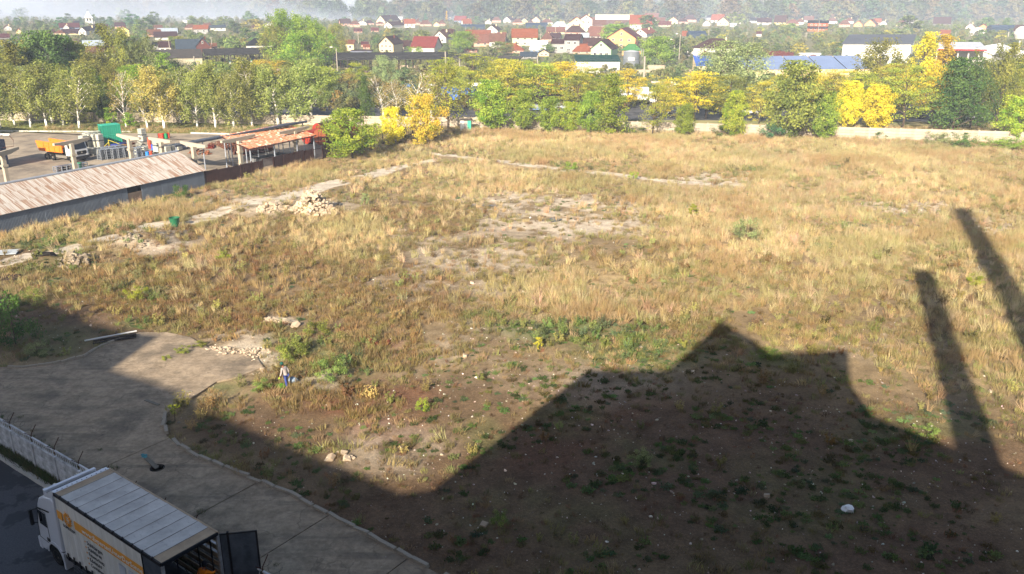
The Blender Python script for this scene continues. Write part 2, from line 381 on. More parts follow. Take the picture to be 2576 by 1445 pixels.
GREEN = [(1480, 835, 230, 30, 1), (1620, 890, 130, 34, 1), (1330, 870, 60, 24, .7), (1940, 905, 70, 28, .9), (130, 610, 120, 22, 1), (330, 575, 90, 16, .9), (250, 480, 60, 18, .5), (800, 900, 130, 50, .8), (740, 880, 80, 40, .9), (560, 980, 60, 25, .8), (230, 690, 160, 50, .5), (360, 735, 70, 35, .7), (120, 870, 110, 40, .6), (340, 820, 60, 16, .8), (1230, 1090, 60, 40, .5), (1420, 1050, 90, 40, .4), (2300, 1080, 200, 50, .45), (1600, 1150, 120, 60, .4), (1900, 430, 130, 18, .5), (2120, 600, 90, 26, .5), (1250, 800, 90, 30, .5), (1440, 420, 60, 14, .7), (2000, 1250, 250, 90, .3), (1250, 1280, 120, 60, .4), (1480, 1330, 120, 60, .3)]
GRAV = [(1330, 510, 170, 30, 1), (1490, 545, 170, 48, 1), (1380, 560, 170, 40, 1), (1200, 640, 180, 60, .7), (1120, 700, 160, 50, .6), (1000, 610, 100, 30, .3), (1800, 455, 120, 20, .9), (2300, 520, 110, 14, .8), (2480, 560, 70, 28, .8), (700, 515, 200, 24, .8), (380, 605, 110, 28, 1), (600, 880, 90, 36, 1), (710, 805, 60, 14, .9), (1150, 880, 160, 70, .35), (800, 960, 60, 30, .5), (990, 1130, 130, 60, .45), (2200, 860, 90, 40, .3), (1500, 960, 200, 50, .3)]
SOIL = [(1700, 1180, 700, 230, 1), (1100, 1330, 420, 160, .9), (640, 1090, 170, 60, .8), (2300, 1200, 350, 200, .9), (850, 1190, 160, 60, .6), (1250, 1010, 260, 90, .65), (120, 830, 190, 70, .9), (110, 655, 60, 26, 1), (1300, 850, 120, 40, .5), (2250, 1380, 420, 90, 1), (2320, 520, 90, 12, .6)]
RED = [(940, 1010, 150, 50, 1), (980, 1080, 90, 40, .8), (1000, 860, 60, 20, .8), (1500, 1020, 160, 40, .35), (1380, 1120, 120, 60, .4), (700, 990, 70, 30, .5)]
PATH = [(905, 450, 1), ]
LEFT_PATH = [(-60, 668), (90, 634), (240, 594), (380, 563), (470, 553), (560, 522), (660, 497), (760, 470), (860, 447), (960, 424), (1060, 403), (1090, 396), (1100, 402), (1020, 424), (940, 446), (860, 468), (760, 492), (700, 506), (600, 534), (500, 562), (400, 578), (270, 606), (140, 644), (-60, 690)]
RIGHT_PATH = [(1085, 381), (1140, 388), (1290, 408), (1460, 428), (1600, 442), (1700, 455), (1870, 465), (1900, 472), (1720, 462), (1590, 450), (1440, 435), (1290, 415), (1120, 392), (1080, 386)]
def cover(x, y, grow=False):
    u, v = Pn(x, y)
    wu = u + (vnoise(x, y, 6, 3, 1.) - .5) * 90 * np.clip(60 / np.maximum(y, 20), .3, 2); wv = v + (vnoise(x, y, 5, 3, 5.) - .5) * 50 * np.clip(60 / np.maximum(y, 20), .25, 2)
    pa = pip(LEFT_PATH, wu, v + (wv - v) * .35) | pip(RIGHT_PATH, wu, v + (wv - v) * .2)
    if grow: pa = pa | pip(LEFT_PATH, wu, v - 7 + (wv - v) * .35) | pip(RIGHT_PATH, wu, v - 6 + (wv - v) * .2) | pip(RIGHT_PATH, wu, v - 11 + (wv - v) * .2)
    if grow: pa = pa & (vnoise(x, y, 1.6, 2, 71.) < .64)
    gvx = np.maximum(ell(wu, wv, GRAV), ell(wu, wv - 9, GRAV)) if grow else ell(wu, wv, GRAV)
    return [ell(wu, wv, L) for L in (STRAW, BROWN, GREEN)] + [gvx] + [ell(wu, wv, L) for L in (SOIL, RED)] + [pa]
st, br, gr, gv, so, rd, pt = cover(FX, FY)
def lerp(c, col, w):
    w = np.clip(w, 0, 1)[..., None]; return c * (1 - w) + np.array(col) * w
na, nb, nc = vnoise(FX, FY, 9, 4), vnoise(FX, FY, 2.2, 4, 4.), vnoise(FX, FY, .8, 2, 8.)
c = np.zeros(FX.shape + (3,)) + np.array([.235, .175, .10])
c = lerp(c, (.14, .10, .055), (na - .38) * 3)
c = lerp(c, (.33, .245, .125), st * .8)
c = lerp(c, (.125, .082, .043), br * .75 * (.4 + nb))
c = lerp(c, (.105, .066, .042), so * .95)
c = lerp(c, (.145, .06, .036), rd * .85 * np.clip((nb - .3) * 5, 0, 1) * (.5 + nc))
c = lerp(c, (.115, .135, .05), gr * .85 * np.clip((nb - .3) * 4, 0, 1))
c = lerp(c, (.45, .38, .29), gv * .9 * np.clip((nb - .33) * 5, 0, 1))
c = lerp(c, (.47, .41, .33), pt * .9 * np.clip((nb - .22) * 5, 0, 1))
c *= (.8 + .42 * nc)[..., None]
zf = (nb - .5) * .16 + (vnoise(FX, FY, 12, 2, 2.) - .5) * .3 + (nc - .5) * .05
zf = zf * (1 - .75 * pt) - .03
MOUNDS = [(785, 535, 2.6, 1.5), (690, 527, 2.2, .7), (380, 612, 2.8, 1.0), (345, 618, 2.0, .8), (300, 628, 1.6, .5), (110, 662, 1.6, .9), (185, 662, 1.6, .8), (430, 590, 2.2, .55), (610, 528, 1.8, .5), (1020, 862, 1.0, .25), (580, 905, 1.6, .3)]
for u, v, r, h in MOUNDS:
    g = G(u, v); d = np.hypot(FX - g.x, FY - g.y); zf = zf + h * np.exp(-(d / r) ** 2 * 1.4) * (.75 + .5 * nb)
def field_z(x, y):
    i = int(np.clip(round((y - fy[0]) / CELL), 0, len(fy) - 1)); j = int(np.clip(round((x - fx[0]) / CELL), 0, len(fx) - 1)); return float(zf[i, j])
SHED_A, SHED_B = G(516, 470), G(0, 592)
sd = Vector((SHED_A.x - SHED_B.x, SHED_A.y - SHED_B.y, 0)).normalized(); sn = Vector((-sd.y, sd.x, 0))   # along the shed (away), towards the yard
FEN = [(516, 470), (690, 430), (835, 395), (905, 378), (990, 358), (1120, 331)]
YARD = [tuple((SHED_A + sn * .2)[:2]), tuple((SHED_B - sd * 30 + sn * .2)[:2]), tuple((SHED_B - sd * 30 + sn * 90)[:2]), (-93, 163.6), tuple(G(0, 331)[:2]), tuple(G(520, 337)[:2]), tuple(G(780, 346)[:2]), tuple(G(905, 374)[:2]), tuple(G(835, 393)[:2]), tuple(G(690, 428)[:2])]
yard_mask = pip(YARD, FX, FY)
below_lane = ((FX - WALL0.x) * E2[0] + (FY - WALL0.y) * E2[1]) < .2
def shrink(m, k=2):
    r = m.copy()
    for _ in range(k): r[1:-1, 1:-1] = r[1:-1, 1:-1] & r[:-2, 1:-1] & r[2:, 1:-1] & r[1:-1, :-2] & r[1:-1, 2:]
    return r
zf = np.where(conc_px_mask, np.minimum(zf, .035), zf); zf = np.where(yard_mask, np.minimum(zf, .005), zf); zf = np.where(below_lane, np.minimum(zf, -.03), zf)
hid = conc_px_mask | below_lane; conc_deep = shrink(hid); yard_deep = shrink(yard_mask); conc_deep |= shrink(below_lane, 1)
zf = np.where(conc_deep, -.35, zf); zf = np.where(yard_deep, -.3, zf)
me_at = {'albedo': ('FLOAT_COLOR', np.concatenate([c, np.ones(FX.shape + (1,))], -1).reshape(-1, 4))}
t = NT('field_soil'); at = t.n('Attribute', attribute_name='albedo'); co = t.coord('Object')
k = t.mix(.75, at.outputs[0], t.ramp(t.noise(7, 6, co, .75), [(.25, (.45, .45, .45)), (.5, (.95, .95, .95)), (.78, (1.75, 1.65, 1.5))]), 'MULTIPLY')
k = t.mix(.8, k, t.ramp(t.noise(.9, 5, co, .7), [(.3, (.62, .58, .55)), (.5, (1, 1, 1)), (.72, (1.35, 1.3, 1.22))]), 'MULTIPLY')
k = t.mix(t.math('MULTIPLY', t.ramp(t.noise(22, 2, co), [(.66, (0, 0, 0)), (.70, (1, 1, 1))]), .45), k, (.42, .37, .30, 1))
t.bump(t.noise(6, 6, co, .7), .6, .12); m_field = t.set(k, .97, 0, .08)
idx = np.arange(FX.size).reshape(FX.shape)
keep = vis[:-1, :-1] | vis[1:, 1:]; keep &= ~(conc_deep[:-1, :-1] & conc_deep[1:, 1:]); keep &= ~(yard_deep[:-1, :-1] & yard_deep[1:, 1:])
F4 = np.stack([idx[:-1, :-1], idx[:-1, 1:], idx[1:, 1:], idx[1:, :-1]], -1)[keep]
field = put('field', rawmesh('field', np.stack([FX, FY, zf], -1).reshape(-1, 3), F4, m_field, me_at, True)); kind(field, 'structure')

# ================================================================== scattered growth (one object per kind, nobody could count it)
def blade_clump(name, n, h, spread, w, lean, mats, seed, leafy=0.0):
    r = np.random.RandomState(seed); V = []; Fs = []
    for i in range(n):
        a = r.rand() * 2 * PI; b = r.rand() ** .7 * spread; x, y = b * math.cos(a), b * math.sin(a)
        hh = h * (.55 + .45 * r.rand()); la = a + r.randn() * .6; ll = lean * hh * (.3 + r.rand()); ww = w * (.7 + .6 * r.rand())
        px, py = -math.sin(la), math.cos(la); q = r.rand() * PI; px, py = math.cos(q), math.sin(q)
        o = len(V)
        V += [(x - px * ww, y - py * ww, -.03), (x + px * ww, y + py * ww, -.03), (x + math.cos(la) * ll * .4 + px * ww * .8, y + math.sin(la) * ll * .4 + py * ww * .8, hh * .6), (x + math.cos(la) * ll * .4 - px * ww * .8, y + math.sin(la) * ll * .4 - py * ww * .8, hh * .6),
              (x + math.cos(la) * ll, y + math.sin(la) * ll, hh), (x + math.cos(la) * ll + px * ww * .4, y + math.sin(la) * ll + py * ww * .4, hh * .99)]
        Fs += [(o, o + 1, o + 2, o + 3), (o + 3, o + 2, o + 5, o + 4)]
        if leafy:
            for _ in range(int(leafy)):
                z = hh * (.2 + .8 * r.rand()); s = z / hh * .8; cx, cy = x + math.cos(la) * ll * s + r.randn() * .05, y + math.sin(la) * ll * s + r.randn() * .05
                d1, d2 = r.randn(3), r.randn(3); d1 = d1 / np.linalg.norm(d1) * .055; d2 = d2 / np.linalg.norm(d2) * .035; o = len(V); p = np.array((cx, cy, z))
                V += [tuple(p - d1), tuple(p + d2), tuple(p + d1), tuple(p - d2)]; Fs += [(o, o + 1, o + 2, o + 3)]
    return rawmesh(name, np.array(V), np.array(Fs), mats)
t = NT('dry_growth'); at = t.n('Attribute', attribute_name='tint', attribute_type='INSTANCER')
k = at.outputs[0]; tr = t.n('BsdfTranslucent'); t.l(k, tr.inputs[0]); df = t.n('BsdfDiffuse'); t.l(k, df.inputs[0]); mx = t.n('MixShader'); mx.inputs[0].default_value = .3
t.l(df.outputs[0], mx.inputs[1]); t.l(tr.outputs[0], mx.inputs[2]); t.l(mx.outputs[0], t.out.inputs[0]); m_growth = t.m
def scatter(name, x, y, z, rot, sc, tint, proto_me, label=None, cat=None):
    n = len(x)
    if n == 0: return
    me = bpy.data.meshes.new(name); me.vertices.add(n); me.vertices.foreach_set('co', np.stack([x, y, z], -1).astype(np.float32).ravel())
    for an, ty, arr in (('rot', 'FLOAT_VECTOR', rot), ('scl', 'FLOAT', sc), ('tint', 'FLOAT_COLOR', np.concatenate([np.clip(tint, 0, 1), np.ones((n, 1))], 1))):
        a = me.attributes.new(an, ty, 'POINT'); a.data.foreach_set({'FLOAT': 'value', 'FLOAT_VECTOR': 'vector', 'FLOAT_COLOR': 'color'}[ty], np.asarray(arr, np.float32).ravel())
    o = put(name, me); kind(o, 'stuff')
    if label: tag(o, label, cat)
    src = bpy.data.objects.new(name + '_clump', proto_me)
    ng = bpy.data.node_groups.new(name, 'GeometryNodeTree')
    ng.interface.new_socket('Geometry', in_out='INPUT', socket_type='NodeSocketGeometry'); ng.interface.new_socket('Geometry', in_out='OUTPUT', socket_type='NodeSocketGeometry')
    gi, go = ng.nodes.new('NodeGroupInput'), ng.nodes.new('NodeGroupOutput'); ip = ng.nodes.new('GeometryNodeInstanceOnPoints')
    oi = ng.nodes.new('GeometryNodeObjectInfo'); oi.inputs['Object'].default_value = src; oi.inputs['As Instance'].default_value = True
    a1 = ng.nodes.new('GeometryNodeInputNamedAttribute'); a1.data_type = 'FLOAT_VECTOR'; a1.inputs['Name'].default_value = 'rot'
    a2 = ng.nodes.new('GeometryNodeInputNamedAttribute'); a2.data_type = 'FLOAT'; a2.inputs['Name'].default_value = 'scl'
    er = ng.nodes.new('FunctionNodeEulerToRotation')
    L = ng.links.new
    L(gi.outputs[0], ip.inputs['Points']); L(oi.outputs['Geometry'], ip.inputs['Instance']); L(a1.outputs[0], er.inputs[0]); L(er.outputs[0], ip.inputs['Rotation']); L(a2.outputs[0], ip.inputs['Scale']); L(ip.outputs[0], go.inputs[0])
    md = o.modifiers.new('scatter', 'NODES'); md.node_group = ng
    return o
def sample(n, dens):
    """n tries spread over the field, thinned by dens(u, v, covers)"""
    x = rs.uniform(-90, 120, n); y = 22 + (170 - 22) * rs.rand(n); u, v = Pn(x, y)
    ok = (u > -140) & (u < 2720) & (v < 1520) & ~pip(conc_poly, x, y) & ~pip(YARD, x, y) & (((x - WALL0.x) * E2[0] + (y - WALL0.y) * E2[1]) > .3)
    sx = (x - SHED_B.x) * sn.x + (y - SHED_B.y) * sn.y; ok &= ~((sx > -.1) & (sx < 11) & (x < SHED_A.x))
    x, y = x[ok], y[ok]; cv = cover(x, y, True); u, v = Pn(x, y); d = np.clip(dens(u, v, x, y, *cv), 0, 1); k = rs.rand(len(x)) < d
    x, y = x[k], y[k]; i = np.clip(np.round((y - fy[0]) / CELL).astype(int), 0, len(fy) - 1); j = np.clip(np.round((x - fx[0]) / CELL).astype(int), 0, len(fx) - 1)
    return x, y, zf[i, j], [q[k] for q in cv]
def rot3(n, lean=.15): return np.stack([rs.randn(n) * lean, rs.randn(n) * lean, rs.rand(n) * 2 * PI], -1)
def tints(n, cols, var=.22):
    c = np.array(cols)[rs.randint(0, len(cols), n)]; return c * (1 + var * rs.randn(n, 1)) * (1 + .07 * rs.randn(n, 3))
# ------------------------------------------------------------------ grasses, weeds, stones of the field
P_STRAW = [blade_clump('straw', 46, 1.0, .34, .009, .38, m_growth, 1), blade_clump('straw', 34, 1.05, .22, .010, .62, m_growth, 2)]
P_SHORT = [blade_clump('short', 40, .42, .36, .012, .5, m_growth, 3), blade_clump('short', 34, .34, .3, .014, .7, m_growth, 4)]
P_WEED = [blade_clump('weed', 14, .75, .26, .010, .4, m_growth, 5, 14), blade_clump('weed', 10, .6, .2, .010, .5, m_growth, 6, 18)]
P_LOW = [blade_clump('low', 16, .13, .26, .035, .9, m_growth, 7, 6)]
def dens_straw(u, v, x, y, st, br, gr, gv, so, rd, pt):
    p = vnoise(x, y, 5, 3, 6.); return (st * 1.0 + .12 * (v < 800)) * np.clip((p - .34) * 5, .05, 1) * (1 - .95 * pt) * (1 - .85 * np.clip(gv, 0, 1)) * (1 - .9 * np.clip(so, 0, 1)) * (1 - .6 * gr)
for i, pr in enumerate(P_STRAW):
    x, y, z, cv = sample(100000, dens_straw); n = len(x)
    g = vnoise(x, y, 14, 2, 3.)[:, None]
    tt = tints(n, [(.51, .39, .21), (.54, .425, .24), (.45, .335, .165), (.42, .345, .165)], .16) * (.75 + .5 * g)
    gm = np.clip((vnoise(x, y, 9, 3, 41.) - .5) * 5, 0, 1)[:, None]; rm = np.clip((vnoise(x, y, 7, 3, 47.) - .54) * 6, 0, 1)[:, None]
    tt = tt * (1 - .55 * gm) + np.array([.30, .28, .11]) * .55 * gm; tt = tt * (1 - .5 * rm) + np.array([.34, .20, .09]) * .5 * rm
    ln = .1 + .45 * np.clip((vnoise(x, y, 6, 3, 53.) - .42) * 4, 0, 1)
    scatter('straw_grass', x, y, z, np.stack([ln * (.5 + .6 * rs.randn(n)), ln * (.4 + .6 * rs.randn(n)), rs.rand(n) * 6.28], -1), np.clip(rs.normal(.72, .2, n), .35, 1.3), tt, pr, 'tall dry straw coloured grass covering the waste field', 'grass')
def dens_short(u, v, x, y, st, br, gr, gv, so, rd, pt):
    p = vnoise(x, y, 3, 3, 16.); return (.55 + .5 * br) * np.clip((p - .3) * 4, .05, 1) * (1 - .93 * pt) * (1 - .8 * np.clip(gv, 0, 1)) * (1 - .9 * np.clip(so, 0, 1))
for i, pr in enumerate(P_SHORT):
    x, y, z, cv = sample(105000, dens_short); n = len(x); g = vnoise(x, y, 7, 3, 13.)[:, None]
    bw = np.clip(cv[1], 0, 1)[:, None]
    tt = tints(n, [(.36, .27, .14), (.30, .22, .11), (.28, .25, .10), (.22, .21, .08)]) * (1 - bw) + tints(n, [(.25, .15, .07), (.21, .135, .07), (.27, .19, .08), (.19, .16, .06)]) * bw
    scatter('dry_grass', x, y, z, rot3(n, .2), np.clip(rs.normal(.9, .3, n), .35, 1.8) * (1 - .4 * np.clip(cv[4], 0, 1)), tt * (.7 + .55 * g) * (1 - .3 * np.clip(cv[4], 0, 1)[:, None]), pr, 'low brown and tan dry weeds between the tall grass', 'grass')
def dens_weed(u, v, x, y, st, br, gr, gv, so, rd, pt):
    p = vnoise(x, y, 4, 3, 26.); return (.04 + .10 * br + .42 * gr * (v < 1000)) * np.clip((p - .38) * 5, 0, 1) * (1 - .95 * pt) * (1 - .6 * np.clip(gv, 0, 1)) * (1 - .8 * np.clip(so, 0, 1))
for i, pr in enumerate(P_WEED):
    x, y, z, cv = sample(52000, dens_weed); n = len(x); gw = np.clip(cv[2] * 1.4, 0, 1)[:, None]
    tt = tints(n, [(.24, .23, .08), (.20, .17, .065), (.30, .25, .09), (.21, .13, .06)]) * (1 - gw) + tints(n, [(.13, .18, .055), (.17, .21, .065), (.12, .15, .07), (.22, .23, .07)]) * gw
    scatter('leafy_weeds', x, y, z, rot3(n, .12), np.clip(rs.normal(.85, .25, n), .35, 1.6), tt, pr, 'leafy olive and green weeds growing through the dry grass', 'weeds')
def dens_low(u, v, x, y, st, br, gr, gv, so, rd, pt):
    p = vnoise(x, y, 3.2, 3, 36.); return (gr * .9 + so * .30 + .03) * np.clip((p - .42) * 6, 0, 1) * (1 - .9 * pt)
x, y, z, cv = sample(210000, dens_low); n = len(x)
scatter('ground_cover', x, y, z, rot3(n, .1), np.clip(rs.normal(.7, .3, n), .25, 1.6), tints(n, [(.11, .16, .055), (.13, .165, .06), (.09, .115, .06), (.075, .10, .04), (.13, .11, .05)]), P_LOW[0], 'low green leaves spreading over bare soil', 'ground cover')
def dens_litter(u, v, x, y, st, br, gr, gv, so, rd, pt): return (.25 * so + .10 + .2 * rd) * (1 - .9 * pt) * np.clip((vnoise(x, y, 2.5, 3, 61.) - .36) * 6, .05, 1)
x, y, z, cv = sample(150000, dens_litter); n = len(x)
scatter('dead_weeds', x, y, z, rot3(n, .35), np.clip(rs.normal(.42, .16, n), .18, .9), tints(n, [(.17, .11, .065), (.13, .085, .05), (.21, .15, .085), (.12, .11, .05), (.19, .10, .06)]), P_SHORT[1], 'short dead brown weeds on the bare soil of the field', 'weeds')
def rock_mesh(name, seed, m, r=1.0, sub=1, sq=(1, .8, .62)):
    bm = bmesh.new(); bmesh.ops.create_icosphere(bm, subdivisions=sub, radius=r); q = random.Random(seed)
    for v in bm.verts:
        k = q.uniform(.72, 1.18); v.co = Vector((v.co.x * sq[0] * k, v.co.y * sq[1] * k, v.co.z * sq[2] * k))
    me = bpy.data.meshes.new(name); bm.to_mesh(me); bm.free(); me.materials.append(m); return me
def dens_stone(u, v, x, y, st, br, gr, gv, so, rd, pt): return .05 + .5 * gv * (1 - .7 * pt) + .22 * so + .15 * rd
t = NT('pebble'); at = t.n('Attribute', attribute_name='tint', attribute_type='INSTANCER'); m_peb = t.set(at.outputs[0], .9, 0, .15)
x, y, z, cv = sample(170000, dens_stone); n = len(x)
scatter('pebbles', x, y, z + .01, rot3(n, .4), np.clip(.040 * np.exp(rs.randn(n) * .45), .014, .17), tints(n, [(.42, .37, .30), (.34, .29, .23), (.52, .47, .40), (.27, .22, .17)]), rock_mesh('pebble', 3, m_peb), 'pale pebbles and cobbles strewn over the bare soil', 'stones')
# verge and lane-edge growth
a = rs.uniform(-24, 40, 2600); b = rs.uniform(kb + .3, .2, 2600); k = rs.rand(2600) < np.clip((vnoise(a, b, 1.5, 2, 1.) - .3) * 3, .1, 1)
x, y = WALL0.x + E1[0] * a[k] + E2[0] * b[k], WALL0.y + E1[1] * a[k] + E2[1] * b[k]; n = len(x)
scatter('verge_grass', x, y, x * 0, rot3(n, .2), rs.uniform(.5, 1.1, n), tints(n, [(.06, .10, .03), (.09, .12, .04), (.12, .11, .05)]), P_SHORT[0], 'short grass on the strip below the white wall', 'grass')
a = rs.uniform(-14, 40, 1500); b = rs.gamma(1.2, .35, 1500) + .35; k = rs.rand(1500) < np.clip((vnoise(a, b, 2.5, 2, 1.) - .42) * 6, 0, 1)
x, y = WALL0.x + E1[0] * a[k] + E2[0] * b[k], WALL0.y + E1[1] * a[k] + E2[1] * b[k]; n = len(x)
scatter('lane_edge_weeds', x, y, x * 0 + .05, rot3(n, .2), rs.uniform(.3, .8, n), tints(n, [(.06, .10, .03), (.10, .10, .045), (.16, .13, .07)]), P_SHORT[1], 'weeds along the lane side of the white wall', 'weeds')
# ================================================================== trees
def leaf_mat(name, ca, cb, trans=.35):
    """leaf colours ca..cb picked leaf by leaf; a little light passes through"""
    t = NT(name); at = t.n('Attribute', attribute_name='shade'); k = t.mix(at.outputs['Fac'], lin(hx(ca)), lin(hx(cb)))
    h = t.n('HueSaturation'); t.l(k, h.inputs['Color']); t.l(t.math('ADD', t.math('MULTIPLY', t.rnd(), .04), .48), h.inputs['Hue']); t.l(t.math('ADD', t.math('MULTIPLY', t.rnd(), .4), 1.0), h.inputs['Value'])
    df, tr, mx = t.n('BsdfDiffuse'), t.n('BsdfTranslucent'), t.n('MixShader'); mx.inputs[0].default_value = trans
    t.l(h.outputs[0], df.inputs[0]); t.l(h.outputs[0], tr.inputs[0]); t.l(df.outputs[0], mx.inputs[1]); t.l(tr.outputs[0], mx.inputs[2]); t.l(mx.outputs[0], t.out.inputs[0]); return t.m
LEAF = {k: leaf_mat('leaves_' + k, *v) for k, v in dict(
    birch=('646f38', '949852'), birch_brown=('86743e', 'a89858'), green=('587228', '8c9c3c'), bright=('587a2a', '98a43c'), yellow=('a6982c', 'd0b834'),
    gold=('8c8c30', 'bcac44'), orange=('8c8a32', 'c89a3a'), olive=('5c6430', '8c8c40'), dark=('38502a', '5a6c34'), lime=('6c842c', 'a4a83a'), grey=('66754c', '96a06a'),
    yolive=('6c7c30', '9a9e3c'), far=('3f5430', '66783c'), far2=('56683a', '86904c'), far3=('7c8038', 'a89c44'), teal=('3c5c40', '587850')).items()}
m_bark = mat('bark', (.30, .25, .20), .95, .4, 4)
t = NT('birch_bark'); k = t.ramp(t.noise(6, 4, t.scaled(t.coord('Object'), (1, 1, .35))), [(.42, (.10, .085, .07)), (.52, (.66, .62, .55))]); m_birch = t.set(k, .9, 0, .1)
m_lime = mat('limewash', (.86, .85, .82), .9, .1, 3)
def crown_r(style, s):
    if style == 'cone': return max(0., (1 - s)) ** .75 * min(1, s * 6 + .35)
    if style == 'poplar': return (math.sin(PI * min(1, s * .92 + .06)) ** .6) * (1 - .35 * s)
    if style == 'birch': return math.sin(PI * min(1, s * .86 + .12)) ** .7
    return math.sqrt(max(0, 1 - (2 * s - 1) ** 2)) ** .9
def tree_meshes(seed, H, Rc, base=.2, style='round', leaves=2600, leaf=.3, clumps=70, bend=.05, limbs=14, bark=None, droop=0.0, flat=.7, bare=0.0, wash=False, trunk_r=None):
    """a tree of height H: trunk mesh (trunk, limbs, twigs) and crown mesh (leaf faces gathered in clumps)"""
    r = np.random.RandomState(seed); bark = bark or m_bark; mb = MB(); r0 = trunk_r or H * .017
    ba, bl = r.rand() * 2 * PI, bend * H
    tp = [np.array((math.cos(ba) * bl * s * s + r.randn() * .02 * H * s, math.sin(ba) * bl * s * s + r.randn() * .02 * H * s, H * .93 * s)) for s in np.linspace(0, 1, 7)]
    mb.tube([p - (0, 0, .2) if i == 0 else p for i, p in enumerate(tp)], [r0 * (1 - .9 * s) + .012 for s in np.linspace(0, 1, 7)], 7)
    if wash: mb.tube([tp[0], tp[0] * .5 + tp[1] * .5 if False else tp[0] + (tp[1] - tp[0]) * min(1, 1.5 / (H * .155))], [r0 + .02, r0 * .9 + .02], 8, 1)
    def axis(s):
        q = s * 6; i = min(5, int(q)); return tp[i] + (tp[i + 1] - tp[i]) * (q - i)
    cc = []
    for i in range(limbs):
        s0 = base * .7 + (1 - base * .7) * (i + .5) / limbs * .9; a = i * 2.4 + r.rand(); p0 = axis(s0 * .93)
        sc = min(.97, s0 + .12 + .1 * r.rand()); rad = Rc * crown_r(style, np.clip((sc - base) / (1 - base), .03, .97)) * (.65 + .4 * r.rand())
        p2 = axis(min(1, sc)) * np.array((1, 1, 0)) + np.array((math.cos(a) * rad, math.sin(a) * rad, H * sc)); p1 = (p0 + p2) / 2 + np.array((0, 0, .06 * H * (.4 - droop)))
        rr = r0 * (.55 - .36 * s0); mb.tube([p0, p1, p2], [rr, rr * .6, .012], 5, cap=False); cc.append(p2); cc.append(p1 * .4 + p2 * .6)
        for _ in range(2):
            p3 = p1 + (p2 - p1) * r.rand() + r.randn(3) * Rc * .22; mb.tube([p1 + (p2 - p1) * .3, p3], [rr * .4, .01], 4, cap=False); cc.append(p3)
    while len(cc) < clumps:
        s = r.rand(); z = base + (1 - base) * s; rad = Rc * crown_r(style, s) * (r.rand() ** .45); a = r.rand() * 2 * PI; ax = axis(min(1, z))
        cc.append(np.array((ax[0] + math.cos(a) * rad, ax[1] + math.sin(a) * rad, H * z)))
    cc = np.array(cc[:max(clumps, 1)])
    n = int(leaves * (1 - bare)); pick = r.randint(0, len(cc), n); cr = Rc * .24 * (.6 + .8 * r.rand(len(cc)))
    off = r.randn(n, 3) * .55; ln = np.linalg.norm(off, axis=1, keepdims=True); off = off / np.maximum(ln, 1) ** .6
    off *= cr[pick][:, None]; off[:, 2] *= flat
    C = cc[pick] + off
    if droop: dz = r.rand(n) ** 1.4 * droop * H; C[:, 2] -= dz; C[:, :2] = cc[pick][:, :2] + off[:, :2] * (1 - .35 * (dz / (droop * H + 1e-6)))[:, None]
    C[:, 2] = np.clip(C[:, 2], H * base * .35, H * 1.02)
    out = C - np.array((0, 0, H * (base + 1) / 2)); out /= np.maximum(np.linalg.norm(out, axis=1, keepdims=True), 1e-3)
    nr = out * .7 + r.randn(n, 3) * .75 + np.array((0, 0, .35)); nr /= np.linalg.norm(nr, axis=1, keepdims=True)
    q = r.randn(n, 3); t1 = np.cross(nr, q); t1 /= np.maximum(np.linalg.norm(t1, axis=1, keepdims=True), 1e-3); t2 = np.cross(nr, t1)
    sz = (leaf * (.55 + .8 * r.rand(n)))[:, None]
    V = np.stack([C - t1 * sz * .5, C + t2 * sz * .36, C + t1 * sz * .5, C - t2 * sz * .36], 1).reshape(-1, 3)
    sh = np.clip(.5 + .28 * r.randn(len(cc))[pick] + .2 * r.randn(n), 0, 1)
    crown = rawmesh('crown', V, np.arange(n * 4).reshape(-1, 4), LEAF['green'], {'shade': ('FLOAT', np.repeat(sh, 4))})
    trunk = mb.mesh('trunk', [bark, m_lime], True); return trunk, crown
PROTO = {}
def mk(key, variants, **k): PROTO[key] = [(tree_meshes(31 * i + sum(map(ord, key)), **k), k['H'], k['Rc']) for i in range(variants)]
mk('birch', 5, H=12, Rc=3.4, base=.22, style='birch', leaves=7400, leaf=.25, clumps=95, bend=.14, limbs=20, bark=m_birch, droop=.13, flat=.8, wash=True, trunk_r=.17)
mk('bare_birch', 3, H=12, Rc=3.0, base=.28, style='birch', leaves=2200, leaf=.18, clumps=90, bend=.16, limbs=24, bark=m_birch, droop=.12, flat=.8, wash=True, trunk_r=.16)
mk('maple', 4, H=9, Rc=3.9, base=.10, style='round', leaves=10500, leaf=.28, clumps=110, bend=.03, limbs=16, flat=.75)
mk('cone', 3, H=11, Rc=4.6, base=.06, style='cone', leaves=8600, leaf=.30, clumps=125, bend=.02, limbs=20, flat=.65)
mk('locust', 4, H=11, Rc=4.8, base=.2, style='round', leaves=7600, leaf=.22, clumps=110, bend=.06, limbs=18, flat=.30)
mk('willow', 3, H=13, Rc=4.6, base=.08, style='round', leaves=10500, leaf=.27, clumps=100, bend=.05, limbs=20, flat=1.0, droop=.06)
mk('poplar', 3, H=15, Rc=2.7, base=.06, style='poplar', leaves=5600, leaf=.32, clumps=130, bend=.02, limbs=24, flat=1.1)
mk('sparse', 2, H=10, Rc=3.4, base=.18, style='round', leaves=2400, leaf=.26, clumps=80, bend=.06, limbs=18, flat=.7)
mk('small', 3, H=5, Rc=1.7, base=.12, style='round', leaves=2300, leaf=.24, clumps=50, bend=.05, limbs=10)
mk('bush', 4, H=2.4, Rc=2.0, base=.0, style='round', leaves=2400, leaf=.15, clumps=30, bend=.05, limbs=9, trunk_r=.04)
mk('far_round', 5, H=8, Rc=3.6, base=.06, style='round', leaves=1100, leaf=.75, clumps=42, bend=.03, limbs=5, flat=.8)
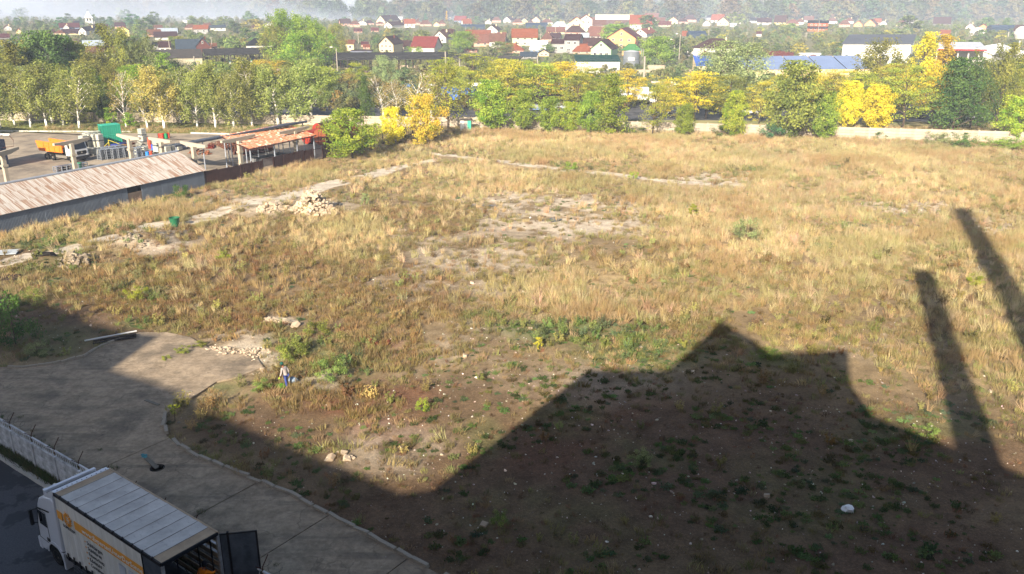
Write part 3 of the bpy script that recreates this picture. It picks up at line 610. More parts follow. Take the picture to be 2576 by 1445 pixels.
mk('far_tall', 3, H=12, Rc=3.2, base=.05, style='poplar', leaves=1100, leaf=.8, clumps=46, bend=.03, limbs=5, flat=.9)
mk('fir', 1, H=10, Rc=2.3, base=.04, style='cone', leaves=1500, leaf=.5, clumps=80, bend=.0, limbs=6, flat=.5)
TREES = []; WIDER = dict(locust=1.35, maple=1.18, cone=1.2, birch=1.2, willow=1.2)
def tree(u, v, vtop, wpx, kindk, leafk, label, name='tree', cat='tree', group=None, z=0.0, whole=False, lean=None):
    """stand a tree with its foot at photo pixel (u, v), its tip on row vtop and a crown wpx wide"""
    b = G(u, v, z); h = hgt(b, vtop); pr = rng.choice(PROTO[kindk]); (tm, cm), H, Rc = pr
    s = h / H; w = wpx * WIDER.get(kindk, 1.12) * dep(b) / F_PX / 2 / (Rc * 1.12)
    rz = rng.uniform(0, 6.28)
    def m_of(o):
        o.material_slots[0].link = 'OBJECT'; o.material_slots[0].material = LEAF[leafk]
    if whole:                                                     # far off: crown only, too small to show a trunk
        o = put(name, cm, None, b, rz, (w, w, s)); m_of(o)
    else:
        o = thing(name, label, cat, b, rz); o.scale = (w, w, s); put('trunk', tm, o)
        c = put('crown', cm, o); m_of(c)
    tag(o, label, cat, group); TREES.append((u, v, vtop, wpx)); return o
# birches of the lawn, front row then back row (foot u, v, tip v, crown width, leaf)
BI = [(2, 323, 172, 70, 'birch', 'birch', 'birch at the left edge of the photo, first of the lawn row'),
      (78, 322, 165, 95, 'birch', 'birch', 'leaning birch with a bare white upper stem, second from the left on the lawn'),
      (118, 322, 155, 95, 'birch', 'birch', 'birch with a forked white trunk beside the leaning one on the lawn'),
      (200, 325, 160, 100, 'birch', 'birch', 'birch with a long straight white stem left of the yellow green tree'),
      (318, 322, 175, 70, 'bare_birch', 'birch_brown', 'nearly bare birch with three white stems right of the yellow green tree'),
      (372, 326, 195, 80, 'bare_birch', 'birch', 'slender thinly leaved birch left of the big brown birch'),
      (414, 326, 165, 105, 'birch', 'birch_brown', 'brownish drooping birch with a double trunk in the middle of the lawn'),
      (497, 322, 178, 90, 'birch', 'birch', 'olive birch with a slanting trunk right of the brown double birch'),
      (543, 323, 155, 90, 'birch', 'birch', 'birch with a very straight bright white trunk on the lawn'),
      (588, 323, 180, 80, 'birch', 'birch', 'birch with a curved foot left of the rusty canopy roof'),
      (635, 319, 150, 85, 'birch', 'birch', 'olive birch whose foot shows just above the canopy roof'),
      (700, 316, 160, 95, 'birch', 'birch', 'birch with a forked pale stem behind the canopy roof'),
      (742, 314, 165, 90, 'birch', 'birch', 'drooping birch behind the end of the canopy roof'),
      (785, 312, 150, 100, 'birch', 'birch', 'dense birch behind the rusty tanks'),
      (38, 316, 190, 80, 'birch', 'birch', 'grey green birch in the back row between the two leftmost ones'),
      (132, 312, 185, 80, 'birch', 'birch', 'low birch in the back row behind the forked one'),
      (160, 316, 180, 80, 'birch', 'birch', 'thin stemmed birch of the back row left of the straight white stem'),
      (455, 311, 168, 90, 'birch', 'birch', 'birch of the back row between the brown double birch and the slanting one'),
      (520, 310, 165, 80, 'birch', 'birch', 'birch of the back row seen behind the straight white trunk'),
      (665, 308, 160, 80, 'birch', 'birch', 'birch of the back row behind the middle of the canopy roof'),
      (965, 300, 190, 90, 'bare_birch', 'birch_brown', 'bare white stemmed birch with a few orange leaves right of the dark green tree'),
      (1040, 300, 180, 100, 'bare_birch', 'birch_brown', 'bare birch with spreading white limbs above the orange tree'),
      (1000, 296, 195, 80, 'bare_birch', 'birch_brown', 'twiggy pale birch between the two bare ones'),
      (1085, 298, 180, 80, 'bare_birch', 'birch_brown', 'brown leaved birch left of the corner fence')]
for u, v, vt, w, kk, lf, lb in BI: tree(u, v, vt, w * 1.08, kk, lf, lb, 'birch_tree', 'birch', 'birches on the lawn')
NEAR = [
 (245, 303, 178, 68, 'cone', 'bright', 'yellow green tree standing among the birches on the lawn'),
 (262, 308, 230, 55, 'maple', 'dark', 'dark green low tree under the yellow green one on the lawn'),
 (326, 325, 285, 34, 'small', 'green', 'small green sapling in front of the bare birch on the lawn'),
 (281, 322, 272, 32, 'small', 'green', 'slim green sapling beside the dark green low tree'),
 (922, 305, 195, 48, 'cone', 'dark', 'dark green slender tree behind the yellow green tree at the fence'),
 (886, 398, 278, 122, 'maple', 'bright', 'bright yellow green maple at the end of the rusty fence'),
 (992, 364, 272, 58, 'maple', 'yellow', 'small yellow maple between the bright green and the orange one'),
 (1072, 362, 240, 84, 'maple', 'orange', 'orange and yellow maple at the corner of the field'),
 (1128, 330, 165, 110, 'sparse', 'yolive', 'thin brownish tree behind the field corner by the kiosk'),
 (1236, 328, 204, 98, 'maple', 'bright', 'round green tree right of the kiosk with the green door'),
 (1312, 331, 228, 66, 'maple', 'green', 'green tree with a pale foot, second along the field wall from the kiosk'),
 (1382, 333, 246, 64, 'maple', 'green', 'green tree with a whitewashed foot, third along the field wall from the kiosk'),
 (1432, 335, 258, 56, 'maple', 'lime', 'low yellow green tree left of the whitewashed pair by the wall'),
 (1486, 337, 232, 64, 'maple', 'green', 'narrow green tree left of the big dark one at the field wall'),
 (1536, 340, 188, 112, 'cone', 'green', 'big dense green tree in the middle of the field wall'),
 (1641, 344, 215, 82, 'sparse', 'yolive', 'thinly leaved tree with a low white fork in front of the wall'),
 (1722, 345, 262, 54, 'maple', 'green', 'small green tree with a bush at its foot by the wall'),
 (1846, 348, 232, 62, 'maple', 'lime', 'yellow green pointed tree in front of the wall'),
 (1992, 352, 158, 138, 'maple', 'olive', 'tall dark olive tree at the field wall'),
 (2068, 353, 232, 76, 'maple', 'green', 'green tree leaning on the tall olive one'),
 (2130, 326, 206, 68, 'maple', 'yellow', 'bright yellow maple behind the wall, the left one of a pair'),
 (2199, 330, 217, 84, 'maple', 'yellow', 'bright yellow maple behind the wall, the right one of a pair'),
 (2552, 358, 245, 96, 'maple', 'lime', 'yellow green tree at the right edge in front of the wall'),
]
for a in NEAR: tree(*a, 'tree', 'tree', None)
BEHIND = [
 (1182, 268, 140, 120, 'locust', 'yolive', 'olive yellow tree behind the kiosk'),
 (1130, 250, 150, 90, 'locust', 'lime', 'yellow topped tree left of the olive one behind the corner'),
 (1276, 280, 152, 120, 'locust', 'gold', 'golden layered tree over the second green wall tree'),
 (1350, 276, 160, 120, 'locust', 'yolive', 'yellow olive tree behind the whitewashed wall trees'),
 (1420, 272, 158, 110, 'locust', 'yellow', 'yellow feathery tree left of the big dense green tree'),
 (1475, 262, 172, 90, 'locust', 'lime', 'lime green feathery tree behind the big dense green tree'),
 (1580, 275, 178, 80, 'locust', 'yellow', 'small yellow feathery tree right of the big dense green tree'),
 (1668, 300, 205, 70, 'locust', 'gold', 'golden tree behind the thinly leaved one'),
 (1745, 306, 182, 110, 'locust', 'yellow', 'yellow layered tree behind the small green wall tree'),
 (1800, 282, 108, 130, 'willow', 'grey', 'tall grey green willow beside the blue roofed shed'),
 (1868, 278, 112, 140, 'willow', 'grey', 'broad grey green willow in front of the long blue roof'),
 (1836, 305, 190, 110, 'locust', 'olive', 'olive layered tree below the broad willow'),
 (1908, 312, 205, 66, 'locust', 'gold', 'narrow golden tree left of the tall olive tree'),
 (2088, 300, 178, 90, 'locust', 'gold', 'golden tree behind the left bright yellow maple'),
 (2150, 290, 180, 100, 'locust', 'lime', 'lime yellow tree behind the pair of yellow maples'),
 (2198, 270, 98, 118, 'willow', 'olive', 'tall green willow in front of the white warehouse'),
 (2308, 262, 84, 76, 'poplar', 'yellow', 'tall yellow poplar, the left one of two'),
 (2356, 262, 90, 68, 'poplar', 'yellow', 'tall yellow poplar, the right one of two'),
 (2270, 325, 168, 130, 'locust', 'yolive', 'yellow olive layered tree right of the yellow maples'),
 (2340, 312, 165, 110, 'locust', 'yellow', 'yellow tree under the two tall poplars'),
 (2396, 332, 150, 150, 'cone', 'dark', 'broad dark green tree in front of the white hangar'),
 (2440, 325, 165, 100, 'willow', 'dark', 'dark green tree right of the broad one by the hangar'),
 (2505, 312, 112, 110, 'willow', 'olive', 'tall thin olive tree near the right edge'),
 (2566, 318, 160, 80, 'locust', 'yolive', 'brown olive tree at the right edge'),
 (1245, 262, 150, 100, 'locust', 'yolive', 'olive yellow tree between the kiosk tree and the golden one'), (1318, 262, 155, 110, 'locust', 'lime', 'lime yellow tree right of the golden layered tree'), (1388, 258, 165, 110, 'locust', 'gold', 'golden tree left of the yellow feathery tree'), (1450, 285, 185, 90, 'locust', 'yolive', 'olive yellow tree low behind the narrow green tree'), (1620, 250, 200, 60, 'locust', 'gold', 'small golden tree at the foot of the stout pole'), (1702, 268, 195, 90, 'locust', 'yolive', 'olive yellow tree right of the golden one'), (1775, 300, 195, 100, 'locust', 'yolive', 'olive yellow tree below the tall grey willow'), (2240, 290, 165, 110, 'locust', 'gold', 'golden tree behind the right yellow maple'), (2050, 285, 185, 90, 'locust', 'yellow', 'yellow tree behind the tall olive tree'), (1960, 280, 190, 80, 'locust', 'gold', 'golden tree left behind the tall olive tree'), (2450, 290, 150, 110, 'willow', 'dark', 'dark willow behind the broad dark green tree'), (2548, 290, 150, 100, 'willow', 'olive', 'olive willow behind the tree at the right edge'),
 (880, 245, 185, 70, 'sparse', 'birch_brown', 'brown twiggy tree behind the bright yellow green maple'),
 (905, 240, 160, 56, 'locust', 'lime', 'yellow green tree above the dark slender one'),
 (970, 232, 142, 60, 'willow', 'grey', 'grey green pointed tree in front of the long black shelter'),
]
for a in BEHIND: tree(*a, 'tree', 'tree', 'autumn trees between the wall and the railway')
LEFTBACK = [
 (20, 270, 118, 90, 'willow', 'olive'), (62, 275, 105, 84, 'poplar', 'olive'), (100, 268, 120, 90, 'willow', 'far'), (130, 262, 82, 110, 'maple', 'far'), (175, 255, 92, 80, 'maple', 'dark'), (205, 250, 108, 84, 'maple', 'yolive'),
 (250, 255, 128, 90, 'willow', 'olive'), (285, 248, 64, 66, 'poplar', 'olive'), (325, 250, 74, 80, 'willow', 'olive'), (372, 246, 98, 84, 'willow', 'grey'), (410, 245, 135, 80, 'maple', 'green'), (455, 232, 150, 70, 'willow', 'grey'),
 (560, 232, 158, 70, 'maple', 'far2'), (620, 230, 158, 70, 'maple', 'yolive'), (668, 232, 152, 90, 'locust', 'orange'), (720, 228, 150, 84, 'willow', 'olive'), (790, 232, 150, 80, 'maple', 'far2'), (150, 285, 165, 100, 'willow', 'olive'),
 (30, 290, 165, 90, 'willow', 'olive'), (220, 285, 170, 80, 'maple', 'far'), (300, 280, 160, 90, 'willow', 'olive'), (85, 285, 170, 80, 'willow', 'grey'), (340, 285, 168, 80, 'maple', 'green'), (820, 250, 170, 70, 'maple', 'yolive'), (610, 250, 175, 60, 'sparse', 'birch'),
 (425, 262, 178, 60, 'sparse', 'olive'), (750, 255, 170, 70, 'sparse', 'birch')]
USED = set()
NM = {'olive': 'olive', 'far': 'deep green', 'dark': 'dark green', 'yolive': 'yellow olive', 'grey': 'grey green', 'green': 'green', 'far2': 'soft green', 'orange': 'orange tinged', 'birch': 'dull olive'}
for i, (u, v, vt, w, kk, lf) in enumerate(LEFTBACK):
    q = next(x for x in sorted(BI, key=lambda x: abs(x[0] - u)) if (lf, x[6]) not in USED); USED.add((lf, q[6])); w_ = (NM[lf] + ' tree rising behind the ' + q[6]).split()[:16]
    while w_[-1] in ('the', 'of', 'a', 'in', 'from', 'with', 'and', 'behind', 'left', 'right', 'white'): w_.pop()
    tree(u, v, vt, w, kk, lf, ' '.join(w_), 'tree', 'tree', 'belt of trees between the birches and the railway')
MIDTREES = [
 (722, 178, 26, 92, 'willow', 'green', 'very tall bright green poplar, left part of the big clump in the middle'),
 (768, 180, 40, 92, 'willow', 'green', 'tall bright green poplar, right part of the big clump in the middle'),
 (760, 190, 80, 120, 'willow', 'bright', 'drooping light green willow under the tall poplars'),
 (806, 182, 56, 86, 'willow', 'green', 'green poplar at the right of the big clump in the middle'),
 (845, 160, 62, 60, 'willow', 'olive', 'olive tree beside the rusty pipe right of the tall poplars'),
 (1652, 170, 94, 92, 'maple', 'green', 'round green tree right of the silver silo'),
 (1548, 112, 62, 84, 'maple', 'bright', 'green tree behind the peach house with the red roof'),
 (700, 180, 60, 70, 'willow', 'olive', 'olive poplar at the left of the big clump in the middle'),
 (1632, 80, 40, 50, 'far_round', 'dark', 'dark round tree beside the orange roofed house'),
 (1166, 132, 80, 72, 'maple', 'green', 'green round tree right of the cream house with brown edges'),
 (1040, 142, 118, 50, 'bush', 'green', 'green bush beside the red roofed white house'),
 (1122, 146, 122, 50, 'bush', 'far2', 'pale green bush at the right corner of the red roofed white house'),
 (152, 72, 45, 36, 'far_round', 'teal', 'dark round tree left of the church tower'),
 (330, 68, 37, 46, 'far_round', 'teal', 'large dark tree right of the church, the left one of two'),
 (365, 80, 46, 50, 'far_round', 'dark', 'large dark tree right of the church, the right one of two'),
 (205, 66, 44, 16, 'fir', 'teal', 'dark fir beside the church tower'),
 (1071, 58, 34, 16, 'fir', 'teal', 'dark fir behind the brown roofed houses'),
 (1124, 56, 28, 9, 'fir', 'orange', 'slim reddish conifer behind the village row'),
 (452, 128, 92, 46, 'maple', 'yolive', 'yellow green tree in front of the slate roofed brick house'),
 (436, 130, 92, 30, 'poplar', 'green', 'dark upright tree left of the slate roofed brick house'),
 (2165, 150, 92, 50, 'maple', 'lime', 'yellow green tree at the left corner of the white warehouse'),
 (1375, 134, 112, 40, 'maple', 'far2', 'grey green tree in front of the two storey grey house'),
 (1262, 140, 106, 60, 'maple', 'far2', 'bushy green tree among the orange roofs'),
 (2285, 82, 40, 60, 'far_round', 'far', 'broad green tree right of the pink roofed houses'),
 (1850, 64, 32, 44, 'far_round', 'far2', 'round green tree behind the hip roofed houses'),
 (1200, 60, 42, 34, 'far_round', 'far', 'round tree over the dark glasshouse'),
 (1990, 84, 60, 50, 'far_round', 'far2', 'green tree left of the orange and black house'),
 (1970, 76, 62, 22, 'far_round', 'far3', 'yellow tree left of the orange and black house'),
 (1912, 84, 68, 22, 'far_round', 'far3', 'yellow tree above the tiny maroon hut'),
 (640, 86, 50, 66, 'far_round', 'far3', 'yellowish trees left of the very tall poplars'),
]
for a in MIDTREES: tree(*a, 'tree', 'tree', None)
# ================================================================== bushes and single plants of the field
m_stem = mat('stem', (.16, .12, .06), .9, .3, 5)
BUSH = [(462, 888, 872, 40, 'bush', 'olive', 'olive weed growing in the middle of the sunlit apron'), (505, 872, 858, 34, 'bush', 'olive', 'olive weed near the upper edge of the sunlit apron'), (420, 905, 896, 26, 'bush', 'yolive', 'tiny weed in the crack of the sunlit apron'), (40, 868, 748, 105, 'bush', 'dark', 'big green shrub at the left edge in the shade'), (835, 955, 905, 76, 'bush', 'far2', 'green leafy weed bush right of the walking person'),
 (738, 905, 866, 80, 'bush', 'olive', 'yellow green bush just behind the walking person'), (1876, 600, 552, 66, 'bush', 'grey', 'pale green willow shrub alone in the right of the field'),
 (455, 498, 466, 44, 'bush', 'dark', 'dark green shrub at the foot of the grey shed wall'), (918, 518, 488, 22, 'small', 'grey', 'small pale sapling right of the large rubble pile'),
 (1592, 452, 430, 26, 'bush', 'yolive', 'bright yellow green tuft on the old concrete path'), (1435, 430, 408, 34, 'bush', 'green', 'green tuft at the edge of the old path'),
 (335, 625, 592, 52, 'bush', 'grey', 'grey green weed on the gravel heap'), (565, 655, 632, 40, 'bush', 'yolive', 'yellow flowering weed left of the rubble'),
 (345, 755, 722, 56, 'bush', 'yolive', 'yellow green weed in the brown grass on the left'), (85, 765, 725, 60, 'bush', 'far2', 'pale green weed above the big shrub on the left'),
 (95, 895, 862, 56, 'bush', 'grey', 'grey green weed inside the left kerb'), (655, 985, 955, 50, 'bush', 'far2', 'green weed left of the walking person'),
 (2455, 720, 692, 46, 'bush', 'yolive', 'yellow green weed near the right edge'), (1742, 545, 515, 26, 'small', 'yolive', 'tall yellow weed in the middle right of the field'),
 (1712, 335, 318, 56, 'bush', 'dark', 'dark bush before the wall left of the yellow green pointed tree'), (1816, 346, 316, 58, 'bush', 'dark', 'dark bush before the wall left of the tall olive tree'),
 (1940, 352, 308, 70, 'bush', 'teal', 'dense dark bush left of the tall olive tree'), (2210, 350, 330, 44, 'bush', 'dark', 'low bush before the bare stretch of wall'),
 (2352, 362, 334, 64, 'bush', 'grey', 'grey green bush before the right part of the wall'), (2420, 372, 336, 62, 'bush', 'dark', 'dark green bush before the wall right of the grey green one'),
 (2510, 372, 348, 100, 'bush', 'green', 'green hedge plants at the right end of the wall'), (1600, 338, 318, 60, 'bush', 'dark', 'dark bush right of the big dense green tree'),
 (650, 436, 410, 16, 'small', 'green', 'green sapling before the rusty fence'), (800, 840, 815, 70, 'bush', 'olive', 'olive weed in the middle of the brown grass'),
 (1062, 1030, 1004, 34, 'bush', 'yolive', 'yellow green weed in the reddish soil'), (1355, 880, 850, 20, 'small', 'gold', 'lone dry yellow tuft in the green patch'),
 (1610, 1165, 1135, 60, 'bush', 'grey', 'grey green weed in the middle of the shadow'), (1260, 1320, 1288, 50, 'bush', 'far2', 'green weed at the bottom in the shadow'),
 (1930, 900, 880, 60, 'bush', 'far2', 'green weed at the peak of the shadow'), (2330, 1095, 1070, 60, 'bush', 'far2', 'green weed at the right edge of the shadow')]
for a in BUSH: tree(*a, 'shrub', 'shrub', None)
def sapling(u, v, vtop, label):
    b = G(u, v); h = hgt(b, vtop); o = thing('sapling', label, 'sapling', b)
    MB().tube([(0, 0, -.1), (.03, .02, h * .5), (-.02, 0, h)], [.025, .018, .006], 5).obj('stem', m_stem, o)
    r = np.random.RandomState(5); V = []; n = 60
    for _ in range(n):
        z = h * (.35 + .65 * r.rand() ** .6); p = np.array((r.randn() * .16, r.randn() * .16, z)); a, c = r.randn(3), r.randn(3); a = a / np.linalg.norm(a) * .085; c = c / np.linalg.norm(c) * .06
        V += [p - a, p + c, p + a, p - c]
    me = rawmesh('leaves', np.array(V), np.arange(n * 4).reshape(-1, 4), LEAF['lime'], {'shade': ('FLOAT', np.repeat(r.rand(n), 4))}); put('leaves', me, o)
sapling(440, 1058, 1018, 'young sapling with large pale leaves at the kerb corner')
# ================================================================== rubble, heaps and litter
m_rub = mat('rubble_concrete', (.70, .63, .54), .9, .3, 1.2, dirt='80644c', dirt_amt=.5, rnd=.22)
m_rub2 = mat('rubble_grey', (.52, .47, .40), .9, .3, 1.2, rnd=.25)
def chunk(seed, m):
    q = random.Random(seed); bm = bmesh.new(); bmesh.ops.create_cube(bm, size=1.0)
    for v in bm.verts: v.co = Vector((v.co.x * q.uniform(.8, 1.1) + q.uniform(-.1, .1), v.co.y * q.uniform(.6, .9) + q.uniform(-.1, .1), v.co.z * q.uniform(.4, .7)))
    bmesh.ops.bevel(bm, geom=list(bm.edges), offset=.06, segments=1, affect='EDGES')
    me = bpy.data.meshes.new('stone'); bm.to_mesh(me); bm.free(); me.materials.append(m); return me
CH1 = [chunk(i, m_rub) for i in range(6)]; CH2 = [chunk(i + 20, m_rub2) for i in range(6)]
def rubble(u, v, rx, ry, h, n, size, chunks, label, name='rubble_pile', rz=0.0):
    c = G(u, v); o = thing(name, label, 'rubble', (c.x, c.y, field_z(c.x, c.y) * 0), rz)
    for i in range(n):
        a = rng.random() * 2 * PI; d = math.sqrt(rng.random()); x, y = math.cos(a) * d * rx, math.sin(a) * d * ry
        wx, wy = c.x + x * math.cos(rz) - y * math.sin(rz), c.y + x * math.sin(rz) + y * math.cos(rz)
        z = field_z(wx, wy) + h * max(0, 1 - d) ** 1.1 * rng.uniform(.75, 1.0); s = size * math.exp(rng.gauss(0, .33))
        put('stone', rng.choice(chunks), o, (x, y, z + s * .12), 0, (s, s, s * rng.uniform(.7, 1.1)), (rng.uniform(-.6, .6), rng.uniform(-.6, .6), rng.random() * 6.28))
    return o
rubble(793, 538, 2.8, 2.3, 1.45, 298, .34, CH1, 'large pile of pale broken concrete lumps beside the old path')
rubble(690, 533, 2.2, 1.6, .35, 110, .28, CH1, 'low spread of pale concrete lumps left of the large pile')
rubble(190, 668, 1.3, 1.5, .5, 75, .36, CH2, 'small heap of grey stones by the dirt mound on the left')
rubble(345, 628, 1.6, 1.0, .2, 40, .22, CH2, 'scatter of grey stones along the gravel heap')
rubble(592, 900, 1.9, 1.3, .25, 110, .16, CH1, 'whitish broken stones at the edge of the concrete apron')
rubble(545, 878, 1.6, .6, .12, 60, .15, CH1, 'broken stones along the upper edge of the concrete apron')
rubble(640, 885, 1.5, .7, .1, 60, .14, CH1, 'loose white stones between apron and weeds')
rubble(625, 935, 1.2, .5, .05, 40, .12, CH1, 'crumbs of concrete on the lower apron edge')
rubble(712, 812, 2.2, .35, .1, 26, .22, CH1, 'thin line of white stones and mortar across the brown grass', rz=R(-32))
rubble(860, 1150, .9, .5, .1, 9, .30, CH1, 'handful of pale boulders at the edge of the shadow')
rubble(950, 862, .9, .5, .15, 16, .3, [chunk(40, mat('brick_rubble', (.42, .22, .15), .9, .3, 2, rnd=.2)), chunk(41, MATS['brick_rubble'])], 'reddish broken brickwork in the weeds')
rubble(1215, 533, 3.0, 1.0, .1, 40, .14, CH2, 'grey gravel lumps round the dark puddle')
rubble(2335, 520, 3.2, .8, .15, 40, .28, CH2, 'dark rubble strip near the tip of the long shadow')
rubble(470, 998, .7, .4, .2, 14, .25, CH1, 'lumps of white concrete at the apron corner')
def stone(u, v, s, label):
    c = G(u, v); o = put('stone', rng.choice(CH1), None, (c.x, c.y, field_z(c.x, c.y) + s * .15), 0, (s, s, s), (.2, .1, rng.random() * 6)); tag(o, label, 'stone')
for u, v, s, lb in [(1170, 898, .42, 'pale boulder above the shadow, left of the green patch'), (1217, 1323, .38, 'round pale stone at the bottom middle'), (1742, 938, .3, 'pale stone on the shadow edge under the green patch'), (1335, 828, .34, 'pale stone at the upper edge of the green patch'), (1188, 712, .4, 'flat pale stone in the middle of the field'), (2495, 983, .32, 'pale stone near the right edge'), (660, 928, .4, 'pale block beside the walking person'), (1930, 1245, .3, 'small pale stone deep in the shadow'), (2140, 1110, .26, 'pale stone right of the middle in the shadow')]: stone(u, v, s, lb)
def slab_thing(name, label, cat, u, v, lx, ly, h, rz, m, tilt=(0, 0), z=0.0):
    c = G(u, v); o = MB().box((0, 0, h / 2), (lx, ly, h), 0, 0, .98).obj(name, m, None, (c.x, c.y, field_z(c.x, c.y) * (0 if z else 1) + z), rz); o.rotation_euler = (tilt[0], tilt[1], rz); return tag(o, label, cat)
m_strip = mat('old_concrete', (.60, .55, .47), .9, .35, 1.0, dirt='7a6a52', dirt_amt=.5)
slab_thing('footing', 'short white concrete footing strip in the brown grass', 'footing', 722, 808, 2.1, .5, .16, R(-30), m_strip)
slab_thing('concrete_slab', 'tilted grey concrete slab at the edge of the apron', 'slab', 597, 918, 3.0, 1.6, .12, R(20), mat('slab_grey', (.40, .34, .26), .9, .3, 1), (R(2), R(-2)), .0)
slab_thing('board', 'grey board lying on the shaded apron', 'board', 383, 1016, 1.35, .2, .05, R(-32), MATS['grey_wood'], z=.07)
slab_thing('board', 'second thin pale board by the apron corner', 'board', 455, 990, 1.5, .08, .05, R(10), MATS['grey_wood'], z=.07)
o = thing('plank_pile', 'long white pole and dark planks lying in the weeds by the left kerb', 'planks', G(282, 852))
m_dkw = mat('dark_wood', (.13, .10, .085), .9, .3, 3)
MB().tube([(-1.7, -.8, .15), (1.6, .8, .3)], .06, 8).obj('pole', mat('white_pole', (.8, .8, .8), .6, .1, 2), o)
for i in range(5): MB().box((0, 0, 0), (3.0, .2, .06)).obj('plank', m_dkw, o, (.3 + i * .06, -.1 - .16 * i, .12 + .07 * (i % 3)), R(25 + 2 * (i % 2)))
m_mud = mat('mud', (.12, .10, .08), .95, .4, 3)
def lump(name, label, cat, u, v, r, m, seed, sq=(1, 1, .6), z=0.0, sub=2):
    c = G(u, v); o = put(name, rock_mesh(name, seed, m, r, sub, sq), None, (c.x, c.y, field_z(c.x, c.y) + z)); return tag(o, label, cat)
lump('dirt_mound', 'dark earth mound with roots left of the grey stones', 'earth', 112, 660, .8, m_mud, 4, (1.4, .8, .5))
m_white = mat('white_plastic', (.82, .82, .82), .5, .1, 4)
lump('plastic_bag', 'crumpled white plastic bag alone in the shadow', 'bag', 2132, 1285, .33, m_white, 8, (1, .8, .75), .12)
lump('paper_scrap', 'small grey white scrap near the right shadow edge', 'scrap', 2175, 1330, .2, mat('dark_litter', (.05, .05, .05), .8), 9, (1.4, 1, .4))  # near-black lump standing in for the dark of a small hole
lump('sack', 'blue grey full sack on the ground behind the walking person', 'sack', 737, 962, .30, mat('sack_cloth', (.48, .55, .62), .8, .2, 5), 10, (1.1, .8, .8), .2)
lump('grass_heap', 'heap of fresh green cuttings at the feet of the walking person', 'cuttings', 708, 972, .38, mat('cuttings', (.28, .45, .10), .95, .5, 14), 11, (1.1, .8, .4), .06, 3)
def puddle(u, v, rx, ry, label):
    c = G(u, v); n = 22; r = [1 + .28 * math.sin(3 * k * 2 * PI / n + u) + .15 * math.sin(5 * k * 2 * PI / n) for k in range(n)]
    z = field_z(c.x, c.y) + .05
    t = NT('water'); m = MATS.setdefault('water', t.set((.012, .014, .016, 1), .05, 0, .5))
    o = MB().prism([(rx * r[k] * math.cos(2 * PI * k / n), ry * r[k] * math.sin(2 * PI * k / n)) for k in range(n)], -.05, .04).obj('puddle', m, None, (c.x, c.y, z)); kind(o, 'structure'); tag(o, label)
puddle(1396, 555, .62, .85, 'small dark blue puddle in the bare middle of the field'); puddle(1215, 519, 2.0, .7, 'dark shallow puddle left of the blue one')
# green tub on a board
c = G(441, 571); o = thing('tub', 'dark green plastic tub standing by the old path', 'tub', (c.x, c.y, .06))
MB().lathe([(.001, .02), (.42, .02), (.55, .95), (.60, .97), (.60, 1.02), (.53, 1.02), (.40, .1), (.001, .1)], 20).obj('body', mat('green_plastic', '1d5a3c', .45, .1, 2), o, smooth=False)
slab_thing('board', 'reddish board under the green tub', 'board', 441, 571, 1.6, .9, .05, .3, mat('red_board', (.30, .16, .11), .9))
for u, v, rz, lb, cc in [(14, 638, .2, 'light grey metal sheets lying at the left edge', (.62, .64, .65)), (12, 702, .1, 'rusty sheet lying at the left edge', (.2, .12, .09))]:
    slab_thing('metal_sheet', lb, 'sheet', u, v, 2.4, 1.4, .05, rz, mat('sheet_%d' % u, cc, .6, .3, 2), (R(4), 0), .12)
# ================================================================== yard, lawn, road behind the wall
t = NT('yard_ground'); co = t.coord('Object')
k = t.mix(t.ramp(t.noise(.16, 6, co, .7), [(.38, (0, 0, 0)), (.6, (1, 1, 1))]), (.13, .11, .09, 1), (.30, .245, .18, 1))
k = t.mix(t.math('MULTIPLY', t.ramp(t.noise(1.2, 6, co, .7), [(.4, (0, 0, 0)), (.7, (1, 1, 1))]), .5), k, (.30, .25, .19, 1))
m_yard = t.set(k, .95, 0, .1)
kind(MB().prism(YARD, -.3, .03).obj('yard', m_yard), 'structure')
t = NT('lawn_grass'); co = t.coord('Object')
k = t.mix(t.ramp(t.noise(.5, 6, co, .7), [(.35, (0, 0, 0)), (.65, (1, 1, 1))]), (.13, .15, .045, 1), (.22, .21, .07, 1)); m_lawn = t.set(k, .97, 0, .05)
FENCE_L = [G(-160, 302), G(400, 309), G(800, 316), G(1000, 319), G(1165, 321)]
lawn = [tuple(G(-160, 331)[:2]), tuple(G(520, 337)[:2]), tuple(G(780, 345)[:2]), tuple(G(905, 366)[:2]), tuple(G(1000, 352)[:2])] + [(p.x, p.y + .3) for p in FENCE_L[::-1]][1:]
kind(MB().prism(lawn, -.3, .05).obj('lawn', m_lawn), 'structure')
kerb_line('lawn_kerb', gp([(-160, 331), (330, 333.5)]), 2.0, .25, .25, jit=.01, m=m_whitek); kerb_line('lawn_kerb', gp([(480, 336.5), (780, 345)]), 2.0, .25, .25, jit=.01, m=m_whitek)
n = 5200; lx = rs.uniform(-110, -20, n); ly = rs.uniform(152, 178, n); k = pip(lawn, lx, ly); lx, ly = lx[k], ly[k]; n = len(lx)
scatter('lawn_tufts', lx, ly, lx * 0 + .05, rot3(n, .2), rs.uniform(.3, .7, n), tints(n, [(.12, .15, .04), (.17, .18, .05), (.2, .18, .07)]), P_SHORT[0], 'short uneven grass of the lawn under the birches', 'grass')
road = MB().prism([(-160, 188), (170, 173), (170, 212), (-160, 228)], -.2, .02).obj('road', m_asph); kind(road, 'structure')
rw = MB().prism([(-330, 268), (420, 252), (420, 262), (-330, 279)], -.2, .12).obj('railway_bed', mat('ballast', (.26, .20, .15), .95, .4, .8)); kind(rw, 'structure')
